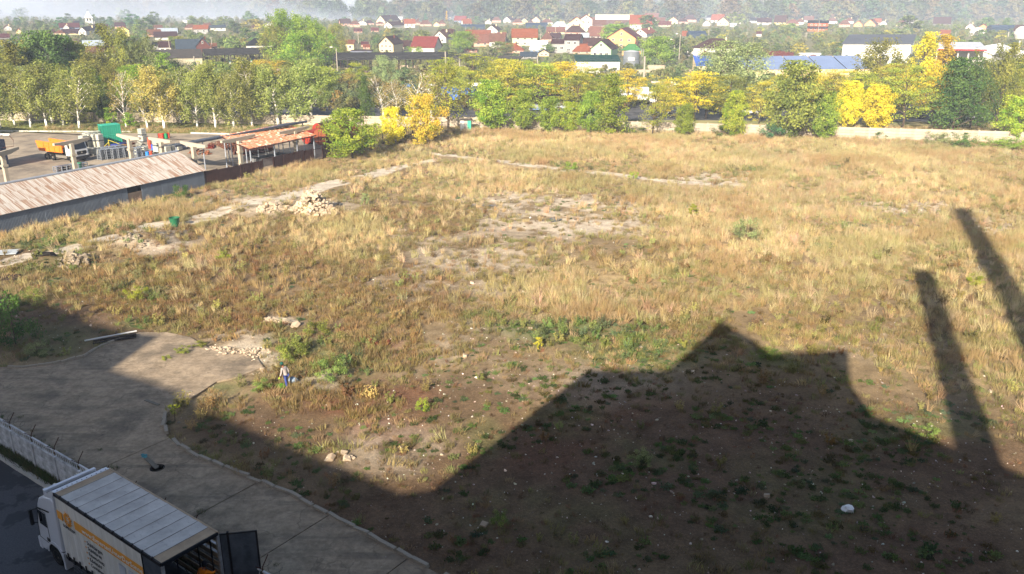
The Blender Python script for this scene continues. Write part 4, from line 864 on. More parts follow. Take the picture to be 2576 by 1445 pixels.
# ------------------------------------------------------------------ concrete panel walls: posts and panels one by one
def panel_mesh(name, L, h, m, seed):
    q = random.Random(seed); mb = MB().bx(.06, L - .06, -.035, .035, .008, h - .03)
    mb.bx(.18, L - .18, -.05, .05, h * .2, h * .8); return mb.mesh(name, m)
def panel_wall(name, label, pts, bay, n, h, m, cat='wall', group=None, top=None, post=.16, jit=.012, z0=0.0):
    root = thing(name, label, cat, (pts[0][0], pts[0][1], z0), 0, group)
    ms = [panel_mesh('panel', bay, h, m, i) for i in range(1)]; pm = MB().bx(-post / 2, post / 2, -.09, .09, -.3, n * h + .1).mesh('post', m)
    x0, y0 = pts[0][0], pts[0][1]
    for (ax, ay), (bx, by) in zip([p[:2] for p in pts[:-1]], [p[:2] for p in pts[1:]]):
        d = math.hypot(bx - ax, by - ay); rz = math.atan2(by - ay, bx - ax); N = max(1, round(d / bay)); st = d / N
        for i in range(N):
            px, py = ax - x0 + (bx - ax) * i / N, ay - y0 + (by - ay) * i / N
            put('post', pm, root, (px, py, 0), rz)
            for j in range(n): put('panel', ms[0], root, (px + rng.uniform(-jit, jit), py + rng.uniform(-jit, jit), j * h), rz + rng.uniform(-jit, jit) * .5, (st / bay, 1, 1))
            if top: top(root, px, py, rz, st)
    return root
m_wallc = mat('panel_concrete', (.66, .61, .54), .9, .2, .8, dirt='6e6453', dirt_amt=.5, rnd=.10)
m_wallw = mat('panel_white', (.74, .74, .75), .85, .2, 2.2, dirt='585a52', dirt_amt=.55, rnd=.08)
panel_wall('field_wall', 'long weathered concrete panel wall along the far side of the field', [(-9.5, 168.7), (95, 148.8)], 2.6, 4, .52, m_wallc)
panel_wall('lawn_wall', 'pale concrete panel wall behind the birches on the left', FENCE_L, 3.2, 4, .5, m_wallc)
# foreground wall with lattice crown and rusty wire stands
def lattice_mesh(L):
    mb = MB(); w = .022; N = 5; s = (L - .2) / N
    for i in range(N):
        a = .1 + i * s
        for p, q in (((a, 0), (a + s * .5, .42)), ((a + s * .5, .42), (a + s, 0)), ((a, .42), (a + s * .5, 0)), ((a + s * .5, 0), (a + s, .42))):
            mb.tube([(p[0], 0, p[1] + .03), (q[0], 0, q[1] + .03)], w * .8, 4, cap=False)
    mb.bx(.08, L - .08, -.05, .05, 0, .05); mb.bx(.08, L - .08, -.045, .045, .43, .49); return mb.mesh('lattice', m_wallw)
LM = lattice_mesh(2.45); m_rusty = mat('rusty_iron', (.27, .13, .075), .85, .4, 3)
ARM = MB().tube([(0, 0, 1.9), (0, .05, 2.3), (.03, .35, 2.75)], .022, 5).tube([(0, 0, 2.2), (.0, -.28, 2.5)], .02, 5).mesh('wire_arm', m_rusty)
def crown_(root, px, py, rz, st):
    put('lattice', LM, root, (px, py, 1.52), rz, (st / 2.45, 1, 1)); put('wire_arm', ARM, root, (px, py, -.15), rz)
w1 = panel_wall('white_wall', 'whitewashed concrete panel wall with a lattice crown between lane and asphalt road', [(*lane(-14.9, 0), 0), (*lane(34, 0), 0)], 2.45, 3, .5, m_wallw, top=crown_)
for (a0, a1) in ((-14, 2), (12, 26)):
    pts = []; N = int((a1 - a0) * 14)
    for i in range(N):
        s = a0 + (a1 - a0) * i / N; ph = i * 2 * PI / 10; q = lane(s, .12 + .22 * math.cos(ph)); pts.append((q[0], q[1], 2.32 + .2 * math.sin(ph)))
    tag(MB().tube(pts, .009, 3, cap=False).obj('barbed_wire', mat('wire', (.3, .28, .26), .5, .2, 3, .8)), 'coiled barbed wire on the ' + ('left' if a0 < 0 else 'right') + ' part of the white lattice wall', 'wire')
# ------------------------------------------------------------------ kiosk with green door
kb0 = G(1172, 331); o = thing('kiosk', 'small white kiosk with a turquoise door by the corner of the field wall', 'kiosk', kb0, R(-4))
m_kw = mat('kiosk_white', (.84, .83, .80), .8, .1, 2); m_kg = mat('turquoise_paint', '2f9d7d', .5, .12, 3); m_kr = mat('kiosk_roof', (.28, .24, .21), .9)
MB().bx(-1.0, .95, -.0, 1.6, 0, 2.1).obj('wall', mat('kiosk_grey', (.62, .58, .55), .8, .1, 2), o); MB().bx(-1.05, -.35, -.06, -.004, .0, 2.12).obj('side_panel', m_kw, o)
MB().bx(.32, 1.0, -.08, -.004, .05, 2.12).obj('door', m_kg, o); MB().bx(-1.15, 1.1, -.25, 1.7, 2.1, 2.2).obj('roof', m_kr, o); MB().tube([(1.0, .4, 2.2), (1.0, .4, 3.0)], .07, 6).obj('chimney', m_kr, o)
# ------------------------------------------------------------------ rusty sheet fence along the yard
m_rustp = mat('rusty_panel', (.21, .105, .075), .85, .45, .9, dirt='3a2a24', dirt_amt=.6, rnd=.3)
def iron_fence(label, pts, h, m, bay=2.1, open_=0.0):
    root = thing('iron_fence', label, 'fence', (pts[0].x, pts[0].y, 0)); x0, y0 = pts[0].x, pts[0].y
    pm = MB().bx(.06, bay - .06, -.015, .015, .12, h); 
    for q in range(6): pm.bx(.14 + q * (bay - .28) / 5 - .03, .14 + q * (bay - .28) / 5 + .03, -.03, .03, .1, h + .02)
    full = pm.mesh('panel', m); fr = MB().bx(.06, bay - .06, -.02, .02, h - .1, h).bx(.06, bay - .06, -.02, .02, .12, .2)
    for q in range(13): fr.bx(.1 + q * (bay - .2) / 12 - .012, .1 + q * (bay - .2) / 12 + .012, -.012, .012, .15, h - .05)
    bars = fr.mesh('panel', m); po = MB().bx(-.05, .05, -.05, .05, -.2, h + .1).mesh('post', m)
    for a, b in zip(pts[:-1], pts[1:]):
        d = (b - a).length; N = max(1, round(d / bay)); rz = math.atan2(b.y - a.y, b.x - a.x)
        for i in range(N):
            p = a + (b - a) * (i / N); put('post', po, root, (p.x - x0, p.y - y0, 0), rz)
            put('panel', bars if rng.random() < open_ else full, root, (p.x - x0, p.y - y0, rng.uniform(-.05, .05)), rz + rng.uniform(-.02, .02), (d / N / bay, 1, rng.uniform(.94, 1.04)))
    return root
iron_fence('rusty sheet iron fence from the long shed to the bright green maple', [G(519, 469), G(690, 430), G(835, 395)], 2.0, m_rustp, open_=.3)
iron_fence('dark iron fence in the shade of the yellow and orange trees', [G(838, 394), G(905, 376), G(1000, 352), G(1130, 329)], 1.9, mat('dark_iron', (.07, .055, .05), .8, .3, 2), open_=.6)
# ------------------------------------------------------------------ corrugated sheets
def corr(name, L, H, m, waves=6, amp=.03, thick=0):
    n = waves * 4; V = []; Fs = []
    for i in range(n + 1):
        x = L * i / n; z = amp * math.sin(2 * PI * i / 4)
        V += [(x, z, 0), (x, z, H)]
    for i in range(n): Fs.append((2 * i, 2 * i + 2, 2 * i + 3, 2 * i + 1))
    return rawmesh(name, np.array(V), np.array(Fs), m)
t = NT('rusty_roof'); co = t.scaled(t.coord('Object'), (5, 1, .22)); r_ = t.rnd(); vm = t.n('VectorMath', operation='ADD'); t.l(co, vm.inputs[0])
cmb = t.n('CombineXYZ'); t.l(t.math('MULTIPLY', r_, 37.0), cmb.inputs[0]); t.l(t.math('MULTIPLY', r_, 11.0), cmb.inputs[2]); t.l(cmb.outputs[0], vm.inputs[1])
k = t.mix(t.math('ADD', t.math('MULTIPLY', t.ramp(t.noise(1.0, 4, vm.outputs[0], .6), [(.46, (0, 0, 0)), (.58, (1, 1, 1))]), .8), 0.0), (.36, .345, .32, 1), (.18, .085, .04, 1))
k = t.mix(t.math('MULTIPLY', t.rnd(), .10), k, (.24, .12, .06, 1)); t.l(k, t.b.inputs['Base Color']); m_rroof = t.set(k, .7, 0, .25)
m_gsheet = mat('grey_sheet', (.42, .455, .50), .6, .14, .5, 0, .3, .07)
shed = thing('long_shed', 'long grey corrugated metal shed with a rust streaked ridge roof', 'shed', (SHED_A.x, SHED_A.y, 0), math.atan2(sd.y, sd.x))   # +x along the shed (away), +y into the yard
SL, SW, HW, HR = 44.0, 10.0, 2.15, 4.25
sh_w = corr('wall_sheet', 1.0, HW, m_gsheet, 6, .045)
sh_r = corr('wall_sheet', 1.0, HW - .75, mat('sheet_rusted', (.44, .38, .33), .7, .3, 1.0), 6, .03)
for i in range(44):
    x0 = -1 - i
    if i in (10, 11): put('wall_sheet', sh_r, shed, (x0, 0, 0))
    else: put('wall_sheet', sh_w, shed, (x0, rng.uniform(-.012, .012), 0))
MB().bx(-12.1, -9.9, .5, .56, .2, HW - .02).obj('inner_wall', mat('shed_inside', (.03, .028, .026), .95), shed)  # near-black sheet standing in for the shade inside the shed
sl_ = math.hypot(SW / 2 + .25, HR - HW); pit = math.atan2(HR - HW, SW / 2 + .25)
for s in range(3):
    shm = corr('roof_sheet', 1.04, sl_ / 3 + .12, m_rroof, 6, .03)
    for i in range(45):
        o = put('roof_sheet', shm, shed, (-1 + .35 - i, -.25 + (s * sl_ / 3) * math.cos(pit), HW + .05 + (s * sl_ / 3) * math.sin(pit) + (2 - s) * .0 + s * .02 + .01 * (i % 2)), 0, None, (pit - PI / 2, 0, 0))
        o.rotation_euler = (-(PI / 2 - pit), 0, 0)
backr = MB(); backr.add([(-SL, SW / 2, HR), (.3, SW / 2, HR), (.3, SW + .25, HW), (-SL, SW + .25, HW)], [(0, 1, 2, 3)]); backr.obj('back_roof', m_rroof, shed)
MB().tube([(-SL, SW / 2, HR + .12), (.35, SW / 2, HR + .12)], .17, 8).obj('ridge_cap', mat('ridge_metal', (.50, .52, .56), .5, .1, 1), shed)
g = MB().add([(-.05, 0, 0), (-.05, SW, 0), (-.05, SW, HW), (-.05, SW / 2, HR), (-.05, 0, HW)], [(0, 1, 2, 3, 4)]); g.add([(-SL, SW, 0), (-.05, SW, 0), (-.05, SW, HW), (-SL, SW, HW)], [(0, 1, 2, 3)]); g.obj('gable_wall', m_gsheet, shed)
# ------------------------------------------------------------------ rusty canopy and grey canopy behind it
def quad_roof(name, parent, c4, nu, nv, m, th=.05, jit=.02):
    """roof of nu x nv separate sheets over a quad FL, FR, BR, BL"""
    FL, FR, BR, BL = [Vector(p) for p in c4]
    for i in range(nu):
        for j in range(nv):
            u0, u1, v0, v1 = i / nu + .004, (i + 1) / nu - .004, j / nv, (j + 1) / nv + (.02 if j < nv - 1 else 0)
            q = [(FL * (1 - a) + FR * a) * (1 - b) + (BL * (1 - a) + BR * a) * b for a, b in ((u0, v0), (u1, v0), (u1, v1), (u0, v1))]
            dz = Vector((0, 0, .03 * (j % 2) + rng.uniform(0, jit))); mb = MB(); W = 6; top = []
            for k_ in range(W * 2 + 1):
                s = k_ / (W * 2); w_ = Vector((0, 0, .035 if k_ % 2 else 0)); top += [q[0] * (1 - s) + q[1] * s + dz + w_, q[3] * (1 - s) + q[2] * s + dz + w_]
            mb.add(top, [(2 * k_, 2 * k_ + 2, 2 * k_ + 3, 2 * k_ + 1) for k_ in range(W * 2)]); mb.obj(name, m, parent)
t = NT('rusty_tin'); co = t.coord('Object'); vm = t.n('VectorMath', operation='ADD'); t.l(t.scaled(co, (1, 1, 1)), vm.inputs[0])
k = t.mix(t.ramp(t.noise(1.9, 3, co, .5), [(.56, (0, 0, 0)), (.62, (1, 1, 1))]), (.36, .15, .08, 1), (.58, .46, .36, 1)); k = t.mix(t.math('MULTIPLY', t.ramp(t.noise(.5, 4, co), [(.45, (0, 0, 0)), (.7, (1, 1, 1))]), .5), k, (.30, .105, .05, 1)); m_tin = t.set(k, .8, 0, .2)
cn = thing('canopy', 'open canopy with a rust red sheet roof on steel posts in the yard', 'canopy')
CF = [G(627, 375, 3.9), G(795, 340, 3.9), G(722, 312, 4.9), G(552, 342, 4.9)]
quad_roof('roof_sheet', cn, CF, 14, 4, m_tin)
m_post = mat('post_paint', (.55, .58, .62), .6, .25, 2, dirt='7a5a48', dirt_amt=.3)
def legs(root, c4, fr, m=m_post, r=.085, drop=.12):
    FL, FR, BR, BL = c4
    for a, b in fr:
        p = (FL * (1 - a) + FR * a) * (1 - b) + (BL * (1 - a) + BR * a) * b; MB().tube([(p.x, p.y, -.1), (p.x, p.y, p.z - drop)], r, 7).obj('post', m, root)
legs(cn, CF, [(.02, .03), (.36, .03), (.70, .03), (.97, .03), (.02, .9), (.25, .9), (.5, .95), (.75, .95), (.97, .9), (.15, .5), (.55, .5)])
bm_ = MB()
for a, b in ((CF[0], CF[1]), (CF[0], CF[3]), (CF[1], CF[2])): bm_.tube([a - Vector((0, 0, .12)), b - Vector((0, 0, .12))], .09, 4)
for s in (.2, .4, .6, .8): bm_.tube([CF[0].lerp(CF[1], s) - Vector((0, 0, .15)), CF[3].lerp(CF[2], s) - Vector((0, 0, .15))], .06, 4)
bm_.obj('beam', m_rusty, cn)
cg = thing('canopy', 'long narrow grey metal canopy behind the rust red one', 'canopy'); a, b = G(440, 366, 4.6), G(772, 304, 5.4)
CG = [a, b, b + sn * 4.5 - Vector((0, 0, .75)), a + sn * 4.5 - Vector((0, 0, .75))]
quad_roof('roof_sheet', cg, CG, 14, 2, mat('slate_sheet', (.22, .24, .28), .5, .15, 1))
MB().tube([a - Vector((0, 0, .12)), b - Vector((0, 0, .12))], .2, 4).obj('fascia', MATS['slate_sheet'], cg)
legs(cg, CG, [(x, .1) for x in (.02, .2, .4, .6, .8, .98)] + [(x, .9) for x in (.1, .5, .9)])
# ------------------------------------------------------------------ concrete columns with cantilever beams
m_col = mat('column_concrete', (.62, .585, .52), .9, .2, .8, dirt='8a7660', dirt_amt=.3)
def column(base, p0, p1, label, zt=5.0):
    b = Vector((base.x, base.y, 0)); o = thing('concrete_column', label, 'column', b)
    MB().bx(-.24, .24, -.24, .24, -.2, zt - .35).obj('shaft', m_col, o, (0, 0, 0), math.atan2(sd.y, sd.x))
    a, c = G(*p0, zt) - b, G(*p1, zt) - b; d = (c - a); L = Vector((d.x, d.y, 0)).length; rz = math.atan2(d.y, d.x); mid = (a + c) / 2
    MB().ext([(-L / 2, -.3), (-L / 2, .02), (L / 2, .02), (L / 2, -.3), (L * .12, -.62), (-L * .12, -.62)], 'y', -.2, .2).obj('beam', m_col, o, (mid.x, mid.y, zt), rz)
    MB().bx(-.38, .38, -.3, .3, 2.9, 3.2).obj('corbel', m_col, o, (0, 0, 0), math.atan2(sd.y, sd.x))
for b, p0, p1, lb in [((178, 356), (134, 362), (223, 346), 'concrete column with a long beam in front of the orange tipper truck'), ((323, 343), (295, 337), (352, 347), 'concrete column with a tee beam left of the white tank stack'),
                      ((404, 352), (375, 345), (430, 354), 'concrete column with a tee beam in front of the red barrels'), ((485, 364), (455, 355), (519, 366), 'concrete column with a tee beam at the end of the long shed roof'),
                      ((600, 349), (556, 355), (640, 338), 'tall concrete column at the front left of the rust red canopy'), ((741, 325), (700, 333), (776, 317), 'tall concrete column at the front right of the rust red canopy'),
                      ((4, 381), (-20, 388), (44, 370), 'concrete column with a lamp arm at the left edge of the yard')]: column(G(*b, 5.0), p0, p1, lb)
o = thing('yard_lamp', 'white lamp head on a bent arm at the left edge column', 'lamp', G(30, 372, 5.0)); MB().tube([(-.9, -.6, .1), (.3, 0, .2), (.2, .3, 1.0), (-.4, .5, 1.6)], .04, 5).obj('arm', m_rusty, o); MB().box((-.75, .62, 1.7), (.9, .32, .2)).obj('head', m_kw, o)
# small shed at far left
o = thing('hut', 'small metal hut with a striped light roof cut by the left edge', 'hut', G(-70, 436), R(-20)); MB().bx(-4, 1.6, 0, 5, 0, 4.3).obj('wall', mat('blue_sheet', (.22, .27, .36), .6), o); MB().add([(-4.2, -.3, 4.32), (1.8, -.3, 4.32), (1.8, 5.2, 5.1), (-4.2, 5.2, 5.1)], [(0, 1, 2, 3)]).obj('roof', mat('light_sheet', (.7, .71, .72), .5), o)
b = G(-330, 372); o = thing('hall', 'grey hall beyond the left edge that shades the far yard', 'hall', b, R(-20)); MB().bx(-9, 9, -6, 6, 0, 9).obj('wall', mat('hall_grey', (.4, .4, .4), .8), o); MB().bx(-9.3, 9.3, -6.3, 6.3, 9.01, 9.3).obj('roof', MATS['light_sheet'], o)
# ------------------------------------------------------------------ rusty tanks
m_tank = mat('rusty_tank', (.36, .155, .08), .8, .3, .6, dirt='4a2c22', dirt_amt=.5); m_tank2 = mat('orange_tank', (.52, .14, .06), .75, .25, .8)
def tank(u, v, r, L, rz, m, label, mr=None):
    b = G(u, v); o = thing('storage_tank', label, 'tank', (b.x, b.y, 0), rz); q = MB().tube([(0, 0, r + .1), (0, L, r + .1)], r, 28)
    q.obj('shell', m, o); MB().tube([(0, -.04, r + .1), (0, .0, r + .1)], r * .985, 28).obj('end_cap', mr or m, o)
    for y in (.8, L - .8): MB().box((0, y, .15), (r * 1.5, .3, .5)).obj('saddle', m_rusty, o)
    rb = MB()
    for x in (-.35, .25): rb.tube([(x, -.12, .5), (x + .25, -.12, r * 2 - .3)], .03, 4)
    rb.tube([(-r * .7, -.12, r + .3), (r * .8, -.12, r + .1)], .03, 4).obj('rod', m_rusty, o)
tank(806, 367, 1.42, 9, math.atan2(sd.y, sd.x) - PI / 2, m_tank, 'big round rust brown tank facing the field left of the bright green maple', mat('tank_end', (.47, .24, .13), .8, .15, .5))
tank(772, 364, 1.15, 6, math.atan2(sd.y, sd.x) - PI / 2, m_tank2, 'orange red tank partly hidden behind the rust red canopy')
tank(800, 345, 1.2, 8, math.atan2(sd.y, sd.x) - PI / 2, mat('brown_tank', (.22, .10, .07), .85, .3, .6), 'dark brown tank lying behind the big round one', m_tank2)
# ------------------------------------------------------------------ goods in the yard
m_ibc = mat('tank_plastic', (.78, .77, .70), .5, .1, 2, rnd=.12); m_cage = mat('cage_steel', (.42, .43, .44), .5, .2, 2, .4); m_pal = mat('pallet_wood', (.55, .40, .22), .9, .3, 3, rnd=.2); m_gal = mat('galvanised', (.50, .52, .55), .45, .15, 2, .3)
YA = math.atan2(sd.y, sd.x)
o = thing('tank_crate', '', 'tank crate', (0, 0, 0), YA); ibc0 = o
MB().bx(-.45, .45, -.55, .55, .17, 1.12).obj('tank', m_ibc, o); q = MB().bx(-.5, .5, -.6, .6, 0, .14)
q.obj('pallet', m_cage, o); q = MB()
for i in range(6):
    s = -.5 + i * .2
    for y in (-.6, .6): q.tube([(s, y, .14), (s, y, 1.15)], .018, 4, cap=False)
    for x in (-.5, .5): q.tube([(x, s * 1.2, .14), (x, s * 1.2, 1.15)], .018, 4, cap=False)
for z in (.2, .5, .85, 1.14):
    for y in (-.6, .6): q.tube([(-.5, y, z), (.5, y, z)], .018, 4, cap=False)
    for x in (-.5, .5): q.tube([(x, -.6, z), (x, .6, z)], .018, 4, cap=False)
q.obj('cage', m_cage, o)
IB = [(212, 392, 1), (224, 391, 1), (236, 391, 1), (248, 390, 1), (213, 376, 2), (227, 372, 2), (240, 372, 2), (252, 372, 2), (222, 368, 2), (236, 366, 2), (250, 364, 2), (256, 366, 1), (360, 357, 2), (345, 392, 1), (364, 386, 1), (398, 385, 2), (420, 385, 1), (434, 382, 1), (448, 380, 1)]
first = True
for u, v, k in IB:
    for j in range(k):
        b = G(u, v); lb = 'white caged liquid tank ' + ('standing on another' if j else 'on the ground') + (' right of the tipper truck' if u < 300 else ' among the goods in the middle of the yard')
        lc = Vector((b.x, b.y, j * 1.17 + .03))
        if first: o.location = lc; tag(o, lb, None, 'white caged tanks right of the tipper truck'); first = False
        else: dup(o, lc, YA + rng.uniform(-.12, .12), lb, group='white caged tanks ' + lb[23:])
ibc0['group'] = 'white caged tanks ' + ibc0['label'][23:]
o = thing('stillage', '', 'crate', (0, 0, 0), YA); st0 = o; q = MB()
for z in (0.1, .42, .75): q.bx(-.8, .8, -.5, .5, z, z + .06)
q.obj('tray', m_gal, o); q = MB()
for x in (-.75, 0, .75):
    for y in (-.46, .46): q.bx(x - .06, x + .06, y - .05, y + .05, 0, .8)
q.obj('leg', m_gal, o)
first = True
for u, v, k in [(262, 402, 2), (277, 400, 2), (292, 399, 2), (307, 397, 2), (321, 395, 2), (268, 396, 2), (284, 394, 2), (300, 392, 2), (352, 396, 2), (366, 394, 1), (152, 432, 1), (164, 430, 1), (177, 428, 1), (205, 424, 1)]:
    for j in range(k):
        b = G(u, v); lb = 'grey metal crate ' + ('on top of a stack' if j else 'at the bottom of a stack') + (' behind the shed ridge' if u > 230 else ' near the tipper truck')
        lc = Vector((b.x, b.y, j * .82 + .03))
        if first: o.location = lc; tag(o, lb, None, 'grey crates ' + lb[17:]); first = False
        else: dup(o, lc, YA + rng.uniform(-.05, .05), lb, group='grey crates ' + lb[17:])
m_gbox = mat('teal_container', '1f8068', .6, .15, .8)
for z, lb in ((0.03, 'teal green steel box at the bottom of the pair by the lawn'), (1.72, 'teal green steel box on top of the pair by the lawn')):
    b = G(281, 362); o = thing('steel_box', lb, 'container', (b.x, b.y, z), YA - .35); MB().bx(-1.5, 1.5, -1.2, 1.2, 0, 1.62).obj('body', m_gbox, o)
    q = MB()
    for i in range(9): q.bx(-1.5 + i * .36, -1.4 + i * .36, -1.24, 1.24, .1, 1.5)
    q.obj('rib', m_gbox, o); MB().bx(-1.55, 1.55, -1.25, 1.25, 1.622, 1.67).obj('lid', mat('teal_lid', '2c9a80', .6, .1, 1), o)
pb = G(312, 388); first = None
for i in range(9):
    if first is None:
        first = thing('wooden_pallet', 'pale wooden pallet in the tall stack by the blue barrels', 'pallet', (pb.x, pb.y, .03), YA, 'stacked pale wooden pallets'); o = first; q = MB()
        for x in range(5): q.bx(-.6, .6, -.5 + x * .22, -.38 + x * .22, .12, .145)
        q.obj('board', m_pal, o); q = MB()
        for y in (-.45, 0, .45): q.bx(-.6, .6, y - .06, y + .06, 0, .12)
        q.obj('runner', m_pal, o)
    else: dup(first, Vector((pb.x + rng.uniform(-.05, .05), pb.y, .03 + i * .17)), YA + rng.uniform(-.08, .08))
def barrel(u, v, col, label, z=.03, group=None, lay=False):
    b = G(u, v); m = mat('barrel_' + col, col, .45, .1, 2); o = thing('barrel', label, 'barrel', (b.x, b.y, z + (.3 if lay else 0)), rng.random(), group)
    if lay: o.rotation_euler = (PI / 2, 0, YA)
    MB().lathe([(.001, 0), (.29, 0), (.29, .28), (.31, .3), (.29, .32), (.29, .58), (.31, .6), (.29, .62), (.29, .88), (.27, .9), (.001, .9)], 14).obj('drum', m, o); MB().lathe([(.28, .88), (.3, .89), (.3, .93), (.27, .93)], 14).obj('rim', m, o)
for i, (u, v) in enumerate([(402, 350), (408, 350), (413, 349)]): barrel(u, v, 'b8402a', 'red barrel in the row before the lawn kerb', group='red barrels before the lawn kerb')
barrel(418, 349, '1e8050', 'green barrel at the end of the red row'); barrel(424, 348, 'b8402a', 'red barrel right of the green one')
for i, (u, v) in enumerate([(300, 372), (306, 371), (312, 371), (318, 372)]): barrel(u, v, '2a4fb0', 'blue barrel lying behind the pallet stack', group='blue barrels behind the pallets', lay=True)
barrel(378, 374, 'b8402a', 'tall red barrel beside the stacked white tanks'); barrel(378, 374, 'b04a30', 'red barrel standing on another by the white tanks', .95); barrel(386, 378, '2a4fb0', 'blue barrel under the column with the tee beam')
barrel(372, 397, '2f78c8', 'light blue barrel just behind the shed ridge'); barrel(380, 396, 'c04a2c', 'orange red barrel just behind the shed ridge'); barrel(202, 425, '1a7a55', 'green barrel by the wire cart behind the shed ridge')
def log_pile(u, v, n, r, L, m, label, rz, w=1.6):
    b = G(u, v); o = thing('pipe_pile', label, 'pipes', (b.x, b.y, 0), rz)
    me = MB().tube([(-L / 2, 0, 0), (L / 2, 0, 0)], r, 8).mesh('pipe', m)
    for i in range(n):
        row = i // 8; put('pipe', me, o, (rng.uniform(-.5, .5), (i % 8 - 3.5) * r * 2.05 + rng.uniform(-.02, .02) + (row % 2) * r, r + .03 + row * r * 1.8), rng.uniform(-.05, .05))
log_pile(575, 372, 26, .15, 5.5, mat('rusty_pipe', (.33, .19, .12), .85, .3, 1), 'pile of rusty pipes under the rust red canopy', YA + R(60)); log_pile(640, 385, 16, .2, 6, m_rusty, 'thick rusty pipes under the canopy front', YA); log_pile(295, 368, 20, .06, 5, m_rusty, 'rusty bars behind the stacked white tanks', YA - .4)
log_pile(530, 370, 14, .08, 4, mat('red_lead', (.42, .13, .07), .8, .2, 1), 'red painted bars by the shed end', YA + .8)
b = G(650, 420); o = thing('stone_trough', 'long low grey concrete trough under the canopy front', 'trough', (b.x, b.y, 0), YA); MB().bx(-.6, 5.5, -.9, .9, 0, 1.3).obj('body', mat('trough_grey', (.42, .42, .42), .8, .2, 1), o); MB().bx(-.5, 5.4, -.8, .8, 1.302, 1.33).obj('lid', mat('dark_lid', (.06, .06, .065), .8), o)
b = G(670, 400); o = thing('ladder', 'white step ladder under the rust red canopy', 'ladder', (b.x, b.y, 0), YA); 
for x in (-.35, .35): MB().tube([(x, -.5, 0), (x * .7, 0, 2.2)], .04, 4).obj('rail', m_kw, o)
q = MB()
for i in range(6): q.bx(-.33, .33, -.45 + i * .08, -.38 + i * .08, .3 + i * .32, .35 + i * .32)
q.obj('rung', m_kw, o)
b = G(278, 389); o = thing('yellow_frame', 'yellow steel frame among the white tanks', 'frame', (b.x, b.y, 0), YA); q = MB(); m_yel = mat('yellow_paint', (.72, .66, .22), .6)
q.tube([(0, 0, 0), (0, 0, 2.4)], .05, 5).obj('post', m_yel, o); MB().tube([(0, 0, 2.35), (-1, -4, 2.2)], .04, 5).obj('rail', m_yel, o); MB().tube([(0, 0, 2.0), (-.4, .9, 1.2)], .04, 5).obj('brace', m_yel, o)
# ------------------------------------------------------------------ orange tipper truck
m_or = mat('tipper_orange', 'd8701c', .5, .12, 1.5, dirt='8a5a30', dirt_amt=.3); m_cabw = mat('cab_white', (.80, .80, .80), .35, .06, 1); m_blk = mat('black_trim', (.03, .03, .033), .6, .2, 2); m_gls = mat('dark_glass', (.025, .035, .045), .08, .1, 1, 0, .6); m_tyre = mat('tyre', (.04, .038, .036), .9, .3, 4); m_rim = mat('wheel_rim', (.50, .47, .43), .6, .2, 2); m_chas = mat('chassis_grey', (.40, .38, .35), .7, .2, 2)
def wheel(parent, x, y, r=.52, w=.32, name='wheel'):
    o = MB().lathe([(.3 * r, -w / 2), (r * .92, -w / 2), (r, -w * .36), (r, w * .36), (r * .92, w / 2), (.3 * r, w / 2)], 22).obj('wheel', m_tyre, parent, (x, y, r)); o.rotation_euler = (PI / 2, 0, 0)
    MB().lathe([(.001, w * .30), (r * .22, w * .36), (r * .3, w * .3), (r * .52, w * .22), (r * .6, w * .42), (r * .62, w * .515), (r * .64, w * .4)], 18).lathe([(.001, -w * .30), (r * .22, -w * .36), (r * .3, -w * .3), (r * .52, -w * .22), (r * .6, -w * .42), (r * .62, -w * .515), (r * .64, -w * .4)], 18).obj('rim', m_rim, o); return o
RA, RB = G(113, 402), G(172, 409); ang = math.atan2(RB.y - RA.y, RB.x - RA.x)
tk = thing('tipper_truck', 'tipper truck with an orange body and a white cab in the yard', 'truck', (RA.x, RA.y, .03), ang)   # +x forward, near side wheels at y = 0
for x in (.55, 1.95, 6.1):
    for y in (.15, 2.25): wheel(tk, x, y)
MB().bx(-.4, 6.4, .8, 1.6, .75, 1.0).obj('chassis', m_blk, tk); MB().bx(2.7, 5.2, .02, .3, .55, .95).obj('side_guard', m_chas, tk)
tb = MB().ext([(-1.0, 1.35), (-1.55, 2.9), (-1.35, 2.95), (4.35, 2.75), (4.35, 1.35)], 'y', .0, .12).ext([(-1.0, 1.35), (-1.55, 2.9), (-1.35, 2.95), (4.35, 2.75), (4.35, 1.35)], 'y', 2.28, 2.4).bx(-1.0, 4.35, .12, 2.28, 1.35, 1.5).bx(4.25, 4.42, .0, 2.4, 1.36, 3.0)
tb.obj('tipper_body', m_or, tk); q = MB()
for x in (.2, 1.4, 2.6, 3.8): q.bx(x, x + .12, -.06, .0, 1.35, 2.75)
q.obj('rib', m_or, tk); MB().bx(-.9, 4.3, .14, 2.26, 1.5, 2.3).obj('load', mat('rubble_load', (.14, .11, .09), .95, .4, 4), tk); MB().bx(4.3, 5.0, -.02, 2.42, 3.0, 3.1).obj('cab_guard', m_or, tk)
sp = wheel(tk, 4.75, .3, .5, .3); sp.location = (4.72, .45, 1.75); sp.rotation_euler = (PI / 2, 0, PI / 2)
cb = MB().ext([(5.15, .95), (5.15, 3.05), (5.35, 3.2), (6.75, 3.15), (7.15, 2.0), (7.25, 1.2), (7.2, .55), (6.75, .5), (6.7, .95)], 'y', .0, 2.4).obj('cab', m_cabw, tk); bv = cb.modifiers.new('b', 'BEVEL'); bv.width = .05; bv.segments = 2
MB().add([(6.80, .18, 3.05), (7.16, .18, 2.05), (7.16, 2.22, 2.05), (6.80, 2.22, 3.05)], [(0, 1, 2, 3)]).add([(6.83, .18, 3.05), (7.19, .18, 2.05), (7.19, 2.22, 2.05), (6.83, 2.22, 3.05)], [(0, 1, 2, 3)]).obj('windscreen', m_gls, tk)
